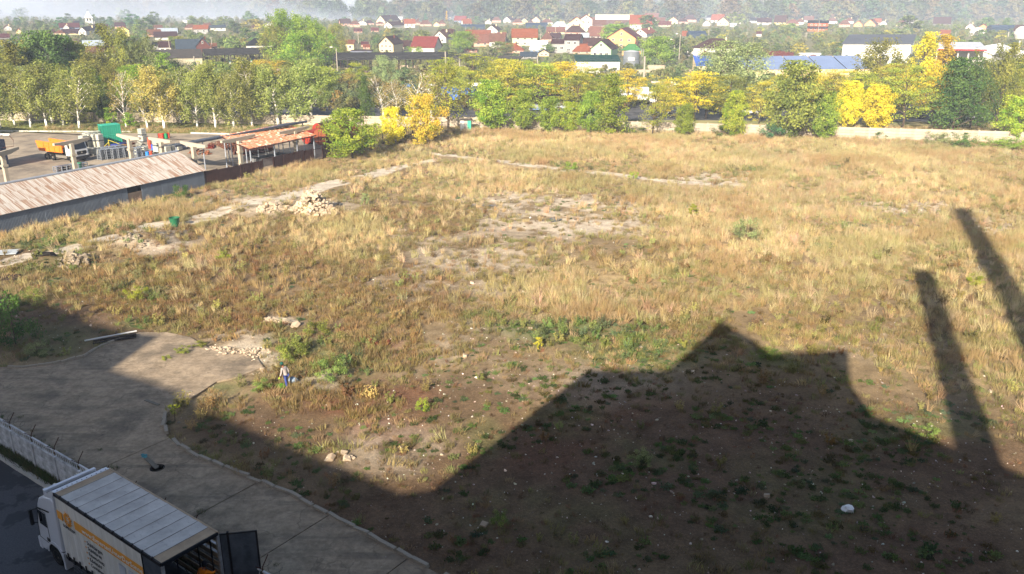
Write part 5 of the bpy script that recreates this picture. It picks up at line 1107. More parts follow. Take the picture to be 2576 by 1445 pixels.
MB().bx(5.75, 6.7, -.012, -.002, 2.1, 2.85).obj('side_window', m_gls, tk); MB().bx(7.24, 7.29, .35, 2.05, 1.2, 1.75).obj('grille', m_blk, tk); MB().bx(7.1, 7.34, .0, 2.4, .5, .95).obj('bumper', mat('bumper_grey', (.14, .14, .15), .6), tk)
for y in (.25, 2.15): MB().bx(7.26, 7.32, y - .2, y + .2, 1.02, 1.25).obj('headlight', m_cabw, tk)
MB().lathe([(.001, .06), (.1, .06), (.12, 0)], 14, (0, 0, 0)).obj('emblem', m_rim, tk, (7.3, 1.2, 1.5)).rotation_euler = (0, PI / 2, 0)
for y in (-.28, 2.68): MB().bx(6.75, 6.9, y - .12, y + .12, 2.1, 2.9).obj('mirror', m_blk, tk)

# ------------------------------------------------------------------ more goods on the yard
for i, (u, v, sx, sy, sz, cl, nm, lb) in enumerate([(335, 378, 1.6, 1.2, .7, '5a4632', 'scrap_heap', 'brown scrap heap behind the pallet stack'), (352, 372, 1.2, 1.2, .9, '8a8a80', 'scrap_heap', 'grey scrap heap left of the stacked white tanks'), (268, 384, 1.4, 1.0, .6, '4a4038', 'scrap_heap', 'dark scrap heap between the white tanks and the crates'), (505, 388, 2.2, 1.2, .8, '7a4a30', 'scrap_heap', 'rusty scrap heap by the end of the shed'), (462, 372, 1.5, 1.2, .9, '8c9094', 'scrap_heap', 'pale metal scrap under the grey canopy'), (545, 368, 1.6, 1.1, 1.0, '6a4a38', 'scrap_heap', 'brown scrap heap at the left end of the rust red canopy'), (440, 374, 1.6, 1.2, .8, '7c8084', 'scrap_heap', 'grey steel scrap under the left part of the grey canopy')]):
    b = G(u, v); o = thing(nm, lb, 'scrap', (b.x, b.y, .03)); m = mat('scrap_%d' % i, cl, .8, .35, 2, rnd=.25)
    for k_ in range(16):
        q = MB().box((0, 0, 0), (rng.uniform(.3, 1.4), rng.uniform(.06, .5), rng.uniform(.06, .3))); a = rng.random() * 6.28; d = rng.random() ** .5
        q.obj('scrap_piece', m, o, (math.cos(a) * d * sx, math.sin(a) * d * sy, .12 + sz * (1 - d) * rng.random())).rotation_euler = (rng.uniform(-.4, .4), rng.uniform(-.5, .5), rng.random() * 6.28)
b = G(300, 376); tag(MB().box((0, 0, .5), (2.6, 1.6, .9), .3, 0, .85).obj('tarpaulin', mat('blue_tarp', (.05, .10, .42), .5, .2, 1), None, (b.x, b.y, .05), YA), 'bright blue tarpaulin bundle behind the pallet stack', 'tarpaulin')
# ================================================================== village beyond the railway
WC = dict(white=(.70, .685, .65), cream=(.76, .68, .52), yellow=(.76, .70, .42), peach=(.74, .52, .34), grey=(.52, .51, .50), brick=(.30, .14, .10), pink=(.68, .52, .44), green=(.56, .70, .52), orange=(.66, .30, .12), paleyellow=(.76, .74, .54), bluegrey=(.40, .46, .55))
RC = dict(tile=(.32, .205, .155), orange=(.43, .22, .135), salmon=(.36, .225, .18), red=(.30, .13, .105), crimson=(.26, .10, .10), brown=(.20, .105, .075), dark=(.055, .06, .075), slate=(.16, .20, .24), metal=(.52, .56, .60), rust=(.34, .20, .12), maroon=(.18, .085, .085), ochre=(.42, .22, .12), pinkred=(.38, .16, .145), teal=(.045, .20, .17), green=(.20, .38, .20), blue=(.20, .32, .58), black=(.03, .032, .036), white=(.82, .82, .82), greyd=(.22, .20, .18))
def mw(k): return mat('wall_' + k, WC[k], .85, .1, .4)
def mr(k): return mat('roof_' + k, RC[k], .8, .28, .9, spec=.15)
m_pane = mat('window_glass', (.04, .045, .055), .15, .1, 1, 0, .5); m_frame = mat('window_frame', (.78, .77, .74), .7, .05, 1)
WIN = MB().bx(-.5, .5, -.05, .0, 0, 1, 0).bx(-.42, -.04, -.07, -.052, .08, .92, 1).bx(.04, .42, -.07, -.052, .08, .92, 1).mesh('window', [m_frame, m_pane])
HB = []; HL = []
def house(u, vb, w, face, hw, hr, wall, roof, label, dpt=None, yaw=0.0, win=(2, 1), chim=1, name='house', cat='house', group=None, win_v=.35, lift=0.0):
    b = G(u, vb); s = dep(b) / F_PX; W, A, B = w * s, hw * s, hr * s; D = dpt if dpt else (W * 1.25 if face == 'g' else max(W * .65, 5))
    o = thing(name, label, cat, b, -math.atan2(b.x, b.y) + R(yaw), group); mb = MB(); ov = min(.5, W * .06); th = .2
    mb.bx(-W / 2, W / 2, 0, D, -.3, A); rf = MB()
    if face == 'g':
        for y in (0.0, D): mb.add([(-W / 2, y, A), (W / 2, y, A), (0, y, A + B)], [(0, 1, 2)])
        q = B / (W / 2); x = W / 2 + ov; pr = [(-x, A - ov * q), (0, A + B), (x, A - ov * q), (x, A - ov * q + th), (0, A + B + th * 1.1), (-x, A - ov * q + th)]
        rf.ext(pr, 'y', -ov * 1.2, D + ov)
    elif face == 's':
        for x in (-W / 2, W / 2): mb.add([(x, 0, A), (x, D, A), (x, D / 2, A + B)], [(0, 1, 2)])
        q = B / (D / 2); y = ov; pr = [(-y, A - y * q), (D / 2, A + B), (D + y, A - y * q), (D + y, A - y * q + th), (D / 2, A + B + th * 1.1), (-y, A - y * q + th)]
        rf.ext(pr, 'x', -W / 2 - ov, W / 2 + ov)
    else:
        e = ov; x, i = W / 2 + e, max(.1, W / 2 - D / 2) if W > D else .1; j0, j1 = (D / 2 - .1, D / 2 + .1) if W > D else (W / 2, D - W / 2)
        rf.add([(-x, -e, A), (x, -e, A), (x, D + e, A), (-x, D + e, A), (-i, j0, A + B), (i, j0, A + B), (i, j1, A + B), (-i, j1, A + B)], [(0, 1, 5, 4), (1, 2, 6, 5), (2, 3, 7, 6), (3, 0, 4, 7), (4, 5, 6, 7), (3, 2, 1, 0)])
    mb.obj('wall', mw(wall), o); r = rf.obj('roof', mr(roof), o)
    for i in range(chim): MB().box((W * (.22 if i == 0 else -.25), D * .55, A + B * .95), (.6, .6, 1.3)).obj('chimney', mw('brick' if wall != 'white' else 'cream'), r)
    if win and w > 15:
        n, k = win
        for j in range(k):
            for i in range(n):
                h = min(1.4, A * .4 / k); put('window', WIN, o, ((i + .5 - n / 2) * W / n * .85, -.002, A * (j + win_v) / k), 0, (min(1.3, W / n * .5), 1, h))
        if face == 'g' and w > 22: put('window', WIN, o, (0, -.002, A + B * .25), 0, (min(1.0, W * .14), 1, min(1.2, B * .4)))
    HL.append((u, vb, label)); HB.append((u - w / 2 - 2, vb - hw - hr - 1, u + w / 2 + 2, vb - hw * .35, vb)); return o
H = house
# far left, round the church
H(20, 77, 17, 'g', 6, 6, 'white', 'red', 'white gabled house with a red roof at the far left', dpt=12); H(48, 85, 12, 'g', 5, 6, 'cream', 'orange', 'small orange edged gable at the far left'); H(4, 98, 34, 's', 4, 7, 'grey', 'crimson', 'crimson roof cut by the left edge')
H(72, 104, 16, 'g', 6, 6, 'white', 'red', 'small white gable with a red roof below the orange edged gable'); H(176, 76, 44, 's', 7, 9, 'bluegrey', 'crimson', 'dark red roofed house with a blue wall in front of the church', dpt=8); H(167, 77, 13, 'g', 7, 7, 'white', 'crimson', 'narrow white gable left of the blue walled house')
H(183, 88, 46, 's', 5, 8, 'cream', 'maroon', 'long house with a maroon roof left of the white gabled one', chim=0); H(151, 89, 24, 'h', 5, 7, 'cream', 'rust', 'hip roofed orange house left of the maroon one'); H(133, 89, 24, 'h', 5, 8, 'grey', 'brown', 'brown roofed house at the left end of the row below the church')
H(208, 89, 18, 'g', 10, 9, 'white', 'maroon', 'bright white gabled house with a maroon roof below the church tower', dpt=26, yaw=-22); H(196, 66, 30, 'h', 4, 9, 'grey', 'dark', 'dark roofed house left of the church tower', chim=2)
H(254, 72, 32, 's', 4, 5, 'grey', 'brown', 'brown roof just right of the church tower', chim=0); H(301, 72, 22, 's', 6, 8, 'pink', 'maroon', 'house with solar panels on a maroon roof right of the church', yaw=-15)
H(312, 92, 26, 'g', 14, 10, 'yellow', 'orange', 'orange yellow house half hidden by trees right of the church'); H(155, 125, 32, 's', 7, 9, 'pink', 'salmon', 'salmon roofed building among the trees on the left', chim=0); H(237, 122, 46, 's', 8, 10, 'white', 'metal', 'building with a striped light metal roof on the left', chim=0)
H(255, 142, 64, 's', 9, 14, 'white', 'tile', 'white walled building with a dull red roof behind the belt of trees on the left', chim=0); H(211, 162, 32, 's', 9, 14, 'grey', 'greyd', 'old grey roofed barn behind the belt of trees on the left', chim=0)
H(391, 92, 30, 's', 6, 10, 'pink', 'rust', 'house with a plain orange brown roof left of the solar roof', yaw=12); H(423, 88, 44, 's', 6, 9, 'white', 'metal', 'house with solar panels along a pale roof', dpt=8, chim=0); H(418, 101, 52, 's', 8, 11, 'white', 'maroon', 'white house with a long maroon roof below the solar roof', chim=0); H(398, 76, 20, 's', 5, 6, 'pink', 'tile', 'brown red roof above the solar roof')
H(466, 58, 10, 's', 4, 1, 'white', 'white', 'tiny white shed before the foggy wood', chim=0); H(479, 74, 26, 'h', 4, 8, 'pink', 'tile', 'red brown hip roof left of the orange one'); H(506, 86, 34, 's', 13, 8, 'grey', 'ochre', 'house with an orange roof and a white lower wing', yaw=-10); H(522, 72, 30, 'h', 4, 9, 'pink', 'tile', 'large brown red hip roof behind the orange one', chim=2)
H(549, 78, 36, 's', 8, 5, 'white', 'slate', 'long white house with a slate roof', chim=0); H(645, 72, 30, 'h', 3, 6, 'pink', 'tile', 'low tile roof with two chimneys left of the tall poplars', chim=2); H(679, 70, 22, 'g', 7, 7, 'white', 'brown', 'white gable with brown trim close to the tall poplars', dpt=11)
H(416, 133, 28, 's', 14, 12, 'white', 'maroon', 'white house with a maroon roof behind a grey pole', chim=0); H(397, 128, 20, 's', 12, 7, 'grey', 'dark', 'dark blue roof left of the maroon one', chim=0)
H(512, 134, 32, 'g', 18, 18, 'brick', 'slate', 'unplastered brick gable of the slate roofed house', dpt=9, win=(0, 1)); H(474, 134, 52, 's', 13, 19, 'peach', 'slate', 'long slate roofed wing with a peach wall', chim=0); H(536, 128, 20, 's', 8, 9, 'pink', 'rust', 'small orange brown roof right of the brick gable', chim=0)
H(655, 131, 66, 'h', 16, 17, 'white', 'black', 'white house with a wide black hip roof left of the tall poplars', win=(3, 1)); 
# centre, far row
H(870, 66, 26, 's', 8, 9, 'pink', 'brown', 'dark brown roofed house right of the tall poplars', yaw=15); H(893, 68, 24, 'h', 6, 8, 'pink', 'tile', 'tile roofed house right of the dark brown one'); H(910, 64, 24, 'g', 6, 6, 'white', 'maroon', 'white gable with a maroon roof in the far middle row'); H(929, 63, 22, 'h', 4, 7, 'pink', 'maroon', 'maroon hip roof in the far middle row')
H(958, 62, 24, 'g', 9, 12, 'cream', 'brown', 'tall cream gabled house with a dark balcony in the far middle row', dpt=26, yaw=-30); H(956, 64, 20, 'h', 4, 5, 'pink', 'salmon', 'low salmon roof before the tall cream gable', chim=0); H(976, 71, 24, 'g', 7, 8, 'white', 'brown', 'wide white gable with skylights in the brown roof', dpt=28, yaw=-38); H(1005, 68, 16, 'g', 6, 9, 'grey', 'brown', 'dark gabled house right of the skylight roof', yaw=-20)
H(1031, 70, 26, 's', 11, 9, 'white', 'orange', 'white house with a bright orange roof in the far middle row'); H(1050, 63, 16, 'h', 5, 9, 'pink', 'tile', 'brown tiled house right of the bright orange roof'); H(1071, 66, 28, 'h', 5, 9, 'pink', 'tile', 'broad tile hip roof below the dark fir', chim=2); H(1098, 67, 14, 'g', 5, 6, 'cream', 'tile', 'small cream gable right of the broad tile hip roof'); H(1111, 65, 18, 'h', 5, 8, 'pink', 'tile', 'tile roof left of the rose red roof')
H(1131, 51, 10, 'g', 3, 3, 'white', 'white', 'tiny white gable before the wood'); H(1157, 58, 28, 's', 7, 9, 'bluegrey', 'pinkred', 'rose red roofed house in the far middle row', yaw=-15); H(1176, 65, 22, 's', 6, 10, 'white', 'ochre', 'steep ochre roofed house left of the glasshouse', yaw=20); H(943, 80, 18, 's', 3, 6, 'pink', 'red', 'red sheet roof among the trees', chim=0); H(901, 82, 20, 's', 3, 6, 'pink', 'crimson', 'crimson sheet roof among the trees', chim=0)
H(997, 52, 30, 's', 6, 2, 'white', 'white', 'long white hall before the wood', chim=0); H(880, 42, 8, 'h', 6, 3, 'white', 'tile', 'little white house on the edge of the far wood')
H(874, 128, 34, 's', 17, 8, 'cream', 'rust', 'cream house behind the rusty pipe', yaw=-18, chim=0); H(918, 118, 18, 's', 5, 6, 'pink', 'crimson', 'small crimson shed roof left of the balcony house', chim=0); H(922, 124, 16, 's', 5, 5, 'pink', 'orange', 'small orange shed roof left of the balcony house', chim=0)
H(972, 134, 38, 'g', 22, 17, 'cream', 'brown', 'cream balcony house with a brown roof and dark gable', dpt=12, yaw=-22, win=(3, 2)); H(1012, 126, 34, 's', 8, 13, 'cream', 'brown', 'low brown roofed wing of the balcony house', dpt=8, yaw=-15, chim=2)
H(1064, 139, 60, 's', 20, 23, 'white', 'pinkred', 'white house with a large bright red roof', dpt=10, yaw=-20, chim=0, win=None); H(1106, 111, 34, 'g', 16, 15, 'white', 'tile', 'white gabled house with brown red edges', dpt=14, yaw=-18); H(1124, 104, 30, 's', 14, 14, 'yellow', 'brown', 'yellow upper house behind the white gable', yaw=-20)
# right of centre
H(1236, 86, 32, 'g', 9, 12, 'white', 'maroon', 'white gable with a purple brown roof right of the glasshouse', dpt=13, yaw=-12); H(1203, 97, 62, 's', 8, 11, 'cream', 'ochre', 'long ochre roofed building with a skylight'); H(1212, 118, 40, 's', 12, 16, 'pink', 'salmon', 'salmon roofed house left part of the pair', yaw=-10); H(1250, 121, 38, 's', 17, 17, 'white', 'tile', 'white balcony house with a tile roof right part of the pair', yaw=-12, win=(3, 1))
H(1262, 97, 22, 's', 6, 7, 'pink', 'pinkred', 'bright red metal roof behind the pair', chim=0); H(1183, 132, 34, 'h', 5, 12, 'pink', 'orange', 'orange hip roof rising behind the shelter', chim=0); H(1284, 134, 66, 'h', 7, 16, 'pink', 'orange', 'wide orange hip roof with two chimneys', chim=2)
H(1320, 116, 62, 's', 22, 18, 'paleyellow', 'ochre', 'large pale yellow house with an ochre tiled roof', win=(3, 2)); H(1352, 134, 40, 's', 10, 18, 'bluegrey', 'white', 'house with a shiny white metal roof', yaw=-25, chim=0); H(1330, 148, 40, 's', 6, 9, 'grey', 'slate', 'low slate shed before the shiny white roof', chim=0); H(1368, 142, 26, 'g', 8, 7, 'cream', 'greyd', 'small open gabled shed right of the shiny white roof', chim=0)
H(1405, 134, 36, 's', 24, 8, 'grey', 'maroon', 'grey house lower left wing with a dark balcony', yaw=-8, chim=0); H(1438, 135, 38, 's', 33, 12, 'grey', 'maroon', 'two storey grey house with a maroon roof', dpt=9, yaw=-10, win=(2, 2)); H(1395, 102, 26, 's', 6, 11, 'grey', 'maroon', 'maroon roofed house behind the two storey grey one', yaw=-10); H(1376, 104, 28, 'h', 5, 16, 'pink', 'tile', 'steep tile roof left of the maroon one')
H(1398, 86, 44, 's', 6, 10, 'cream', 'salmon', 'salmon roof below the pale metal hip roof', chim=2); H(1408, 76, 46, 'h', 6, 14, 'white', 'metal', 'house with a pale metal hip roof'); H(1447, 88, 50, 'h', 6, 16, 'pink', 'brown', 'brown red hip roof below the big cream house')
H(1434, 68, 18, 'g', 6, 7, 'green', 'brown', 'small mint green gable left of the big cream house'); H(1450, 80, 36, 'g', 22, 13, 'cream', 'ochre', 'big cream house with an orange gable, left part', dpt=16, win=(2, 2)); H(1474, 80, 30, 'g', 30, 10, 'white', 'ochre', 'big cream house, right part with the gable balcony', dpt=15, win=(2, 2)); H(1492, 62, 24, 's', 9, 8, 'cream', 'tile', 'tile roofed house beside the white shop front')
H(1500, 72, 46, 's', 8, 12, 'white', 'tile', 'wide tile roof below the white shop front'); H(1497, 99, 40, 's', 10, 20, 'white', 'salmon', 'steep salmon roof with a white gable', yaw=-25, chim=0); H(1472, 99, 18, 's', 5, 9, 'white', 'metal', 'small pale metal roof left of the steep salmon one', chim=0); H(1480, 122, 62, 's', 8, 16, 'pink', 'brown', 'wide brown roof behind the green and white house'); H(1466, 136, 48, 'h', 6, 18, 'pink', 'ochre', 'ochre hip roof left of the green and white house')
H(1511, 152, 52, 'g', 28, 20, 'green', 'brown', 'green and white house with a brown gable roof', dpt=11, yaw=-14, win=(3, 1), chim=0)
H(1562, 122, 72, 'g', 26, 22, 'peach', 'red', 'big peach house with a red gable roof', dpt=14, yaw=-12, win=(3, 2), chim=0); H(1588, 140, 46, 'h', 12, 16, 'peach', 'green', 'peach house with a pale green roof behind the silo')
H(1249, 57, 22, 'h', 5, 8, 'pink', 'tile', 'tile hip roof, leftmost of the far right row'); H(1228, 61, 16, 'g', 5, 6, 'white', 'tile', 'white gable below the leftmost hip roof'); H(1275, 57, 20, 'g', 6, 8, 'white', 'maroon', 'white house with a maroon roof in the far row', dpt=14, yaw=-30); H(1302, 62, 24, 'h', 5, 8, 'pink', 'tile', 'tile hip roof in the far row, third from its left end'); H(1319, 60, 16, 'g', 6, 6, 'yellow', 'metal', 'yellow gable with a pale roof in the far row'); H(1348, 57, 20, 'g', 6, 8, 'cream', 'brown', 'cream house with a brown clipped gable in the far row'); H(1376, 62, 28, 'h', 5, 8, 'white', 'tile', 'tile roof with a grey ridge in the far row'); H(1334, 60, 14, 'h', 4, 6, 'pink', 'brown', 'brown roof between the yellow gable and the clipped gable')
H(1613, 76, 58, 's', 15, 20, 'white', 'orange', 'house with a large bright orange roof', dpt=12, chim=0); H(1638, 54, 36, 's', 7, 12, 'white', 'salmon', 'salmon roofed house behind the bright orange roof', yaw=-12); H(1611, 94, 32, 'g', 9, 11, 'white', 'orange', 'white gable with an orange roof behind the peach house', dpt=18, yaw=-20); H(1662, 62, 20, 's', 8, 8, 'pink', 'tile', 'brown red roof right of the bright orange one'); H(1672, 68, 30, 's', 6, 7, 'pink', 'red', 'low red roof right of the bright orange one', chim=0)
H(1693, 61, 24, 'g', 8, 9, 'cream', 'tile', 'cream gable with an arched edge right of the low red roof'); H(1717, 60, 26, 'h', 5, 8, 'pink', 'brown', 'brown hip roof right of the cream gable'); H(1735, 56, 32, 'h', 6, 11, 'pink', 'brown', 'brown roof with solar panels and masts'); H(1777, 66, 18, 'g', 7, 7, 'white', 'brown', 'white gable with a brown roof left of the wood edge'); H(1803, 58, 30, 's', 8, 12, 'white', 'orange', 'orange roofed house behind the white and cream gables', yaw=-15); H(1790, 50, 24, 's', 5, 5, 'grey', 'dark', 'dark slate roof at the wood edge', chim=0); H(1818, 65, 28, 'g', 9, 11, 'cream', 'brown', 'cream gable with a brown roof in the far right row', dpt=13); H(1851, 60, 24, 'h', 5, 8, 'white', 'tile', 'tile hip roof beside a grey pole'); H(1844, 68, 16, 's', 7, 1, 'white', 'white', 'small flat white building below the hip roof', chim=0)
H(1725, 91, 18, 's', 2, 9, 'orange', 'ochre', 'orange shed roof among the bushes', chim=0); H(1800, 132, 108, 'h', 10, 22, 'white', 'brown', 'white villa with a wide brown hip roof', dpt=14, win=(5, 1)); H(1772, 143, 24, 'h', 2, 12, 'pink', 'red', 'pointed red garden roof in front of the white villa', chim=0)
H(1922, 63, 34, 's', 7, 9, 'white', 'maroon', 'white house with a maroon roof right of the dark slate one'); H(1896, 58, 18, 's', 6, 7, 'white', 'dark', 'white house with a dark blue roof'); H(1961, 63, 28, 's', 8, 14, 'yellow', 'brown', 'yellow house with stepped brown roofs', yaw=-15); H(1993, 65, 30, 'h', 5, 10, 'pink', 'salmon', 'wide salmon hip roof right of the yellow house', chim=0); H(2012, 62, 20, 'h', 6, 8, 'white', 'tile', 'tile roof right of the wide salmon hip roof'); H(2034, 56, 22, 's', 6, 8, 'white', 'tile', 'white house behind the orange and black one')
o = H(2056, 79, 48, 's', 20, 5, 'orange', 'black', 'modern orange house with flat black roofs', chim=0, win=(4, 2)); b = G(2056, 79); s_ = dep(b) / F_PX; MB().bx(-25 * s_, 25 * s_, -2.2, .0, 9 * s_, 12 * s_).obj('porch_roof', mr('black'), o)
H(2093, 60, 24, 'h', 6, 8, 'white', 'tile', 'tile hip roof right of the modern orange house'); H(2124, 68, 26, 'h', 6, 10, 'pink', 'tile', 'brown red hip roof, the larger of two'); H(2136, 60, 20, 'h', 6, 8, 'white', 'tile', 'brown red hip roof, the one behind'); H(2158, 68, 20, 'g', 6, 8, 'peach', 'orange', 'orange gable over a pale garage'); H(2188, 66, 26, 'g', 5, 11, 'peach', 'tile', 'nested orange and white gables', yaw=-10); H(2206, 62, 18, 's', 6, 8, 'peach', 'ochre', 'peach house right of the nested gables'); H(2222, 64, 16, 'g', 5, 6, 'white', 'tile', 'white gable right of the peach house'); H(2266, 66, 22, 'h', 6, 8, 'cream', 'tile', 'tile roof over a red porch'); H(2284, 60, 20, 's', 6, 12, 'white', 'maroon', 'tall white house with a maroon roof', yaw=-10)
H(1909, 92, 12, 's', 6, 5, 'white', 'crimson', 'tiny white hut with a crimson roof in the orchard', chim=0); H(2369, 62, 38, 's', 3, 14, 'grey', 'brown', 'big brown barn roof on the right'); H(2440, 74, 20, 'g', 6, 8, 'white', 'red', 'white gable with a red roof on the right'); H(2472, 75, 22, 'g', 5, 8, 'peach', 'tile', 'peach gable with a tile roof on the right'); H(2505, 76, 20, 'g', 5, 7, 'peach', 'orange', 'peach gable with an orange roof on the right'); H(2566, 86, 30, 's', 9, 12, 'white', 'brown', 'white house with a brown roof at the right edge', yaw=-15); H(2376, 88, 24, 's', 3, 8, 'grey', 'ochre', 'plain brown roof in the bushes on the right', chim=0)
H(1950, 149, 40, 's', 3, 14, 'pink', 'red', 'red tiled roof just behind the long blue roof, left part'); H(1972, 151, 40, 's', 3, 13, 'pink', 'red', 'red tiled roof just behind the long blue roof, right part', chim=2); H(2045, 151, 36, 'h', 3, 9, 'pink', 'orange', 'orange hip roof behind the long blue roof', chim=0); H(2035, 146, 50, 's', 9, 1, 'white', 'white', 'row of low white sheds behind the long blue roof', chim=0)
# ------------------------------------------------------------------ church
b = G(226, 67); s_ = dep(b) / F_PX; o = thing('church', 'white church with a pointed tin tower roof in front of the fog', 'church', b, -math.atan2(b.x, b.y)); w_ = 8.5 * s_; h_ = 22 * s_
MB().bx(-w_, w_, 0, 2 * w_, 0, h_).bx(w_ * .2, w_ * 1.5, 1, w_ * 1.6, 0, h_ * .55).obj('wall', mw('white'), o); MB().lathe([(w_ * 1.75, h_ - .4), (w_ * .95, h_ + 5 * s_), (.1, h_ + 15 * s_)], 4).obj('roof', mat('tin_roof', (.70, .73, .76), .5), o, (0, w_, 0), PI / 4)
MB().tube([(0, w_, h_ + 14 * s_), (0, w_, h_ + 19 * s_)], .1, 4).obj('spire', mr('dark'), o)
for x in (-.35, .35): MB().bx(x * w_ - .5, x * w_ + .5, -.08, -.002, h_ * .62, h_ * .86).obj('window', m_pane, o)
# ------------------------------------------------------------------ shop front with sign
def letters(txt, size, m, parent, loc, rot=(PI / 2, 0, 0), th=.02, align='LEFT', sx=1.0, name='lettering'):
    cu = bpy.data.curves.new('t', 'FONT'); cu.body = txt; cu.size = size; cu.extrude = th; cu.align_x = align; cu.resolution_u = 2
    tmp = bpy.data.objects.new('t', cu); COL.objects.link(tmp); dg = bpy.context.evaluated_depsgraph_get(); me = bpy.data.meshes.new_from_object(tmp.evaluated_get(dg)); bpy.data.objects.remove(tmp); bpy.data.curves.remove(cu)
    me.materials.clear(); me.materials.append(m); return put(name, me, parent, loc, 0, (sx, 1, 1), rot)
b = G(1545, 66); s_ = dep(b) / F_PX; o = thing('shop_front', 'long white shop front with grey capitals reading PIESE AUTO', 'shop', b, -math.atan2(b.x, b.y)); W = 47 * s_
MB().bx(-W, W, 0, 12, 0, 15.2 * s_).obj('wall', mat('shop_brown', (.30, .20, .17), .8), o); MB().bx(-W - .3, W, -.4, 10, 15.3 * s_, 27 * s_).obj('fascia', mw('white'), o); MB().bx(-W - .35, W + .05, -.45, 10.1, 27.1 * s_, 27.6 * s_).obj('capping', mw('pink'), o)
letters('PIESE AUTO', 7.5 * s_, mat('sign_grey', (.30, .30, .34), .7), o, (15 * s_, -.45, 17.5 * s_), align='CENTER')
# ------------------------------------------------------------------ sheds, shelters, halls by the railway
def hall(name, label, cat, c4, z0, m_w, m_r, walls=True, lip=.25, roofname='roof', nu=1, nv=1):
    """c4: eave FL, FR and far BR, BL as Vectors with their heights"""
    o = thing(name, label, cat); 
    if nu * nv > 1: quad_roof('roof_sheet', o, c4, nu, nv, m_r)
    else:
        v = [tuple(p) for p in c4] + [tuple(p + Vector((0, 0, lip))) for p in c4]; MB().add(v, [(0, 3, 2, 1), (4, 5, 6, 7), (0, 1, 5, 4), (1, 2, 6, 5), (2, 3, 7, 6), (3, 0, 4, 7)]).obj(roofname, m_r, o)
    if walls:
        q = [p.lerp(c4[(i + 2) % 4], .02) for i, p in enumerate(c4)]; v = [(p.x, p.y, z0) for p in q] + [tuple(p - Vector((0, 0, .02))) for p in q]
        MB().add(v, [(0, 1, 5, 4), (1, 2, 6, 5), (2, 3, 7, 6), (3, 0, 4, 7)]).obj('wall', m_w, o)
    return o
m_asb = mat('asbestos_roof', (.23, .21, .19), .95, .3, .5, dirt='2c2a27', dirt_amt=.6); m_tar = mat('tar_roof', (.10, .095, .095), .95, .35, .4, dirt='44403a', dirt_amt=.4)
def roof4(u0, v0, u1, v1, h, run, rise):
    a, b2 = G(u0, v0, h), G(u1, v1, h); n_ = Vector((-(b2.y - a.y), b2.x - a.x, 0)).normalized(); n_ = n_ if n_.y > 0 else -n_
    return [a, b2, b2 + n_ * run + Vector((0, 0, rise)), a + n_ * run + Vector((0, 0, rise))]
o = hall('storehouse', 'long old storehouse with pale walls and a grey asbestos roof on the left', 'storehouse', roof4(355, 150, 511, 146, 4.2, 9, 2.2), 0, mat('storehouse_wall', (.66, .62, .53), .9, .2, .3, dirt='8a8470', dirt_amt=.4), m_asb)
b = G(496, 162); 
MB().box((b.x - .5, b.y - .3, 1.8), (4.5, .3, 2.6)).obj('door', mat('old_door', (.28, .24, .18), .9), o)
def shelter(label, u0, v0, u1, v1, h, n, cat='shelter'):
    c4 = roof4(u0, v0, u1, v1, h, 8, 1.6); o = hall('shelter', label, cat, c4, 0, None, m_tar, False)
    for j in (.03, .95):
        for i in range(n + 1):
            p = c4[0].lerp(c4[1], i / n).lerp(c4[3].lerp(c4[2], i / n), j); MB().tube([(p.x, p.y, 0), (p.x, p.y, p.z)], .13, 5).obj('post', mat('shelter_post', (.20, .15, .12), .9), o)
    p, q = c4[3].lerp(c4[0], .1), c4[2].lerp(c4[1], .1); MB().add([(p.x, p.y, 0), (q.x, q.y, 0), (q.x, q.y, 1.6), (p.x, p.y, 1.6)], [(0, 1, 2, 3)]).obj('back_wall', mat('shelter_wall', (.34, .29, .24), .9, .3, .5), o); return o
shelter('long open shelter with a black tar roof right of the storehouse', 515, 141, 706, 136, 5, 12); shelter('long open shelter with a black tar roof in the middle behind the trees', 838, 152, 1128, 150, 5, 16)
b4 = roof4(1130, 152, 1300, 156, 4.5, 7, 1.0); o = hall('shelter', 'half collapsed shelter with broken grey roofing right of the middle one', 'shelter', b4, 0, None, m_asb, False)
for i in range(9): p = b4[0].lerp(b4[1], i / 8); MB().tube([(p.x, p.y, 0), (p.x, p.y, p.z)], .13, 5).obj('post', MATS['shelter_post'], o)
b = G(908, 141); s_ = dep(b) / F_PX; o = thing('garage', 'grey metal garage row behind the middle shelter', 'garage', b); MB().bx(-27 * s_, 27 * s_, 0, 6, 0, 12 * s_).obj('wall', mat('garage_grey', (.36, .38, .43), .7), o); MB().bx(-27.5 * s_, 27.5 * s_, -.2, 6.2, 12.1 * s_, 12.8 * s_).obj('roof', mr('maroon'), o)
o = hall('workshop', 'building with a dark teal roof beside the silo', 'workshop', roof4(1448, 156, 1562, 156, 4, 8, 1.4), 0, mw('white'), mr('teal'))
o = hall('hall', 'long low hall with a light blue roof on the right', 'hall', roof4(1868, 176, 2196, 174, 4.0, 11, 3.0), 0, mw('cream'), mat('blue_roof', (.40, .46, .58), .6, .08, .3), nu=5, nv=2)
o = hall('shed', 'small shed with a bright blue sheet roof by the grey willow', 'shed', roof4(1751, 167, 1795, 167, 3.5, 6, 2.8), 0, mw('cream'), mr('blue'), nu=5, nv=3)
c4 = [G(2117, 112, 7.0), G(2296, 112, 7.0), None, None]; n_ = Vector((0.25, .97, 0)); c4[3] = c4[0] + Vector((10, 20, 2.4)); c4[2] = c4[1] + Vector((10, 20, 2.4))
o = hall('warehouse', 'large white warehouse with a grey ribbed roof on the right', 'warehouse', c4, 0, mat('warehouse_white', (.84, .84, .82), .7, .05, .2), mat('ribbed_grey', (.28, .29, .31), .6, .1, .5))
b = G(2172, 150); MB().box((b.x, b.y - 3, 2), (6, .3, 3.2)).obj('door', mw('pink'), o)
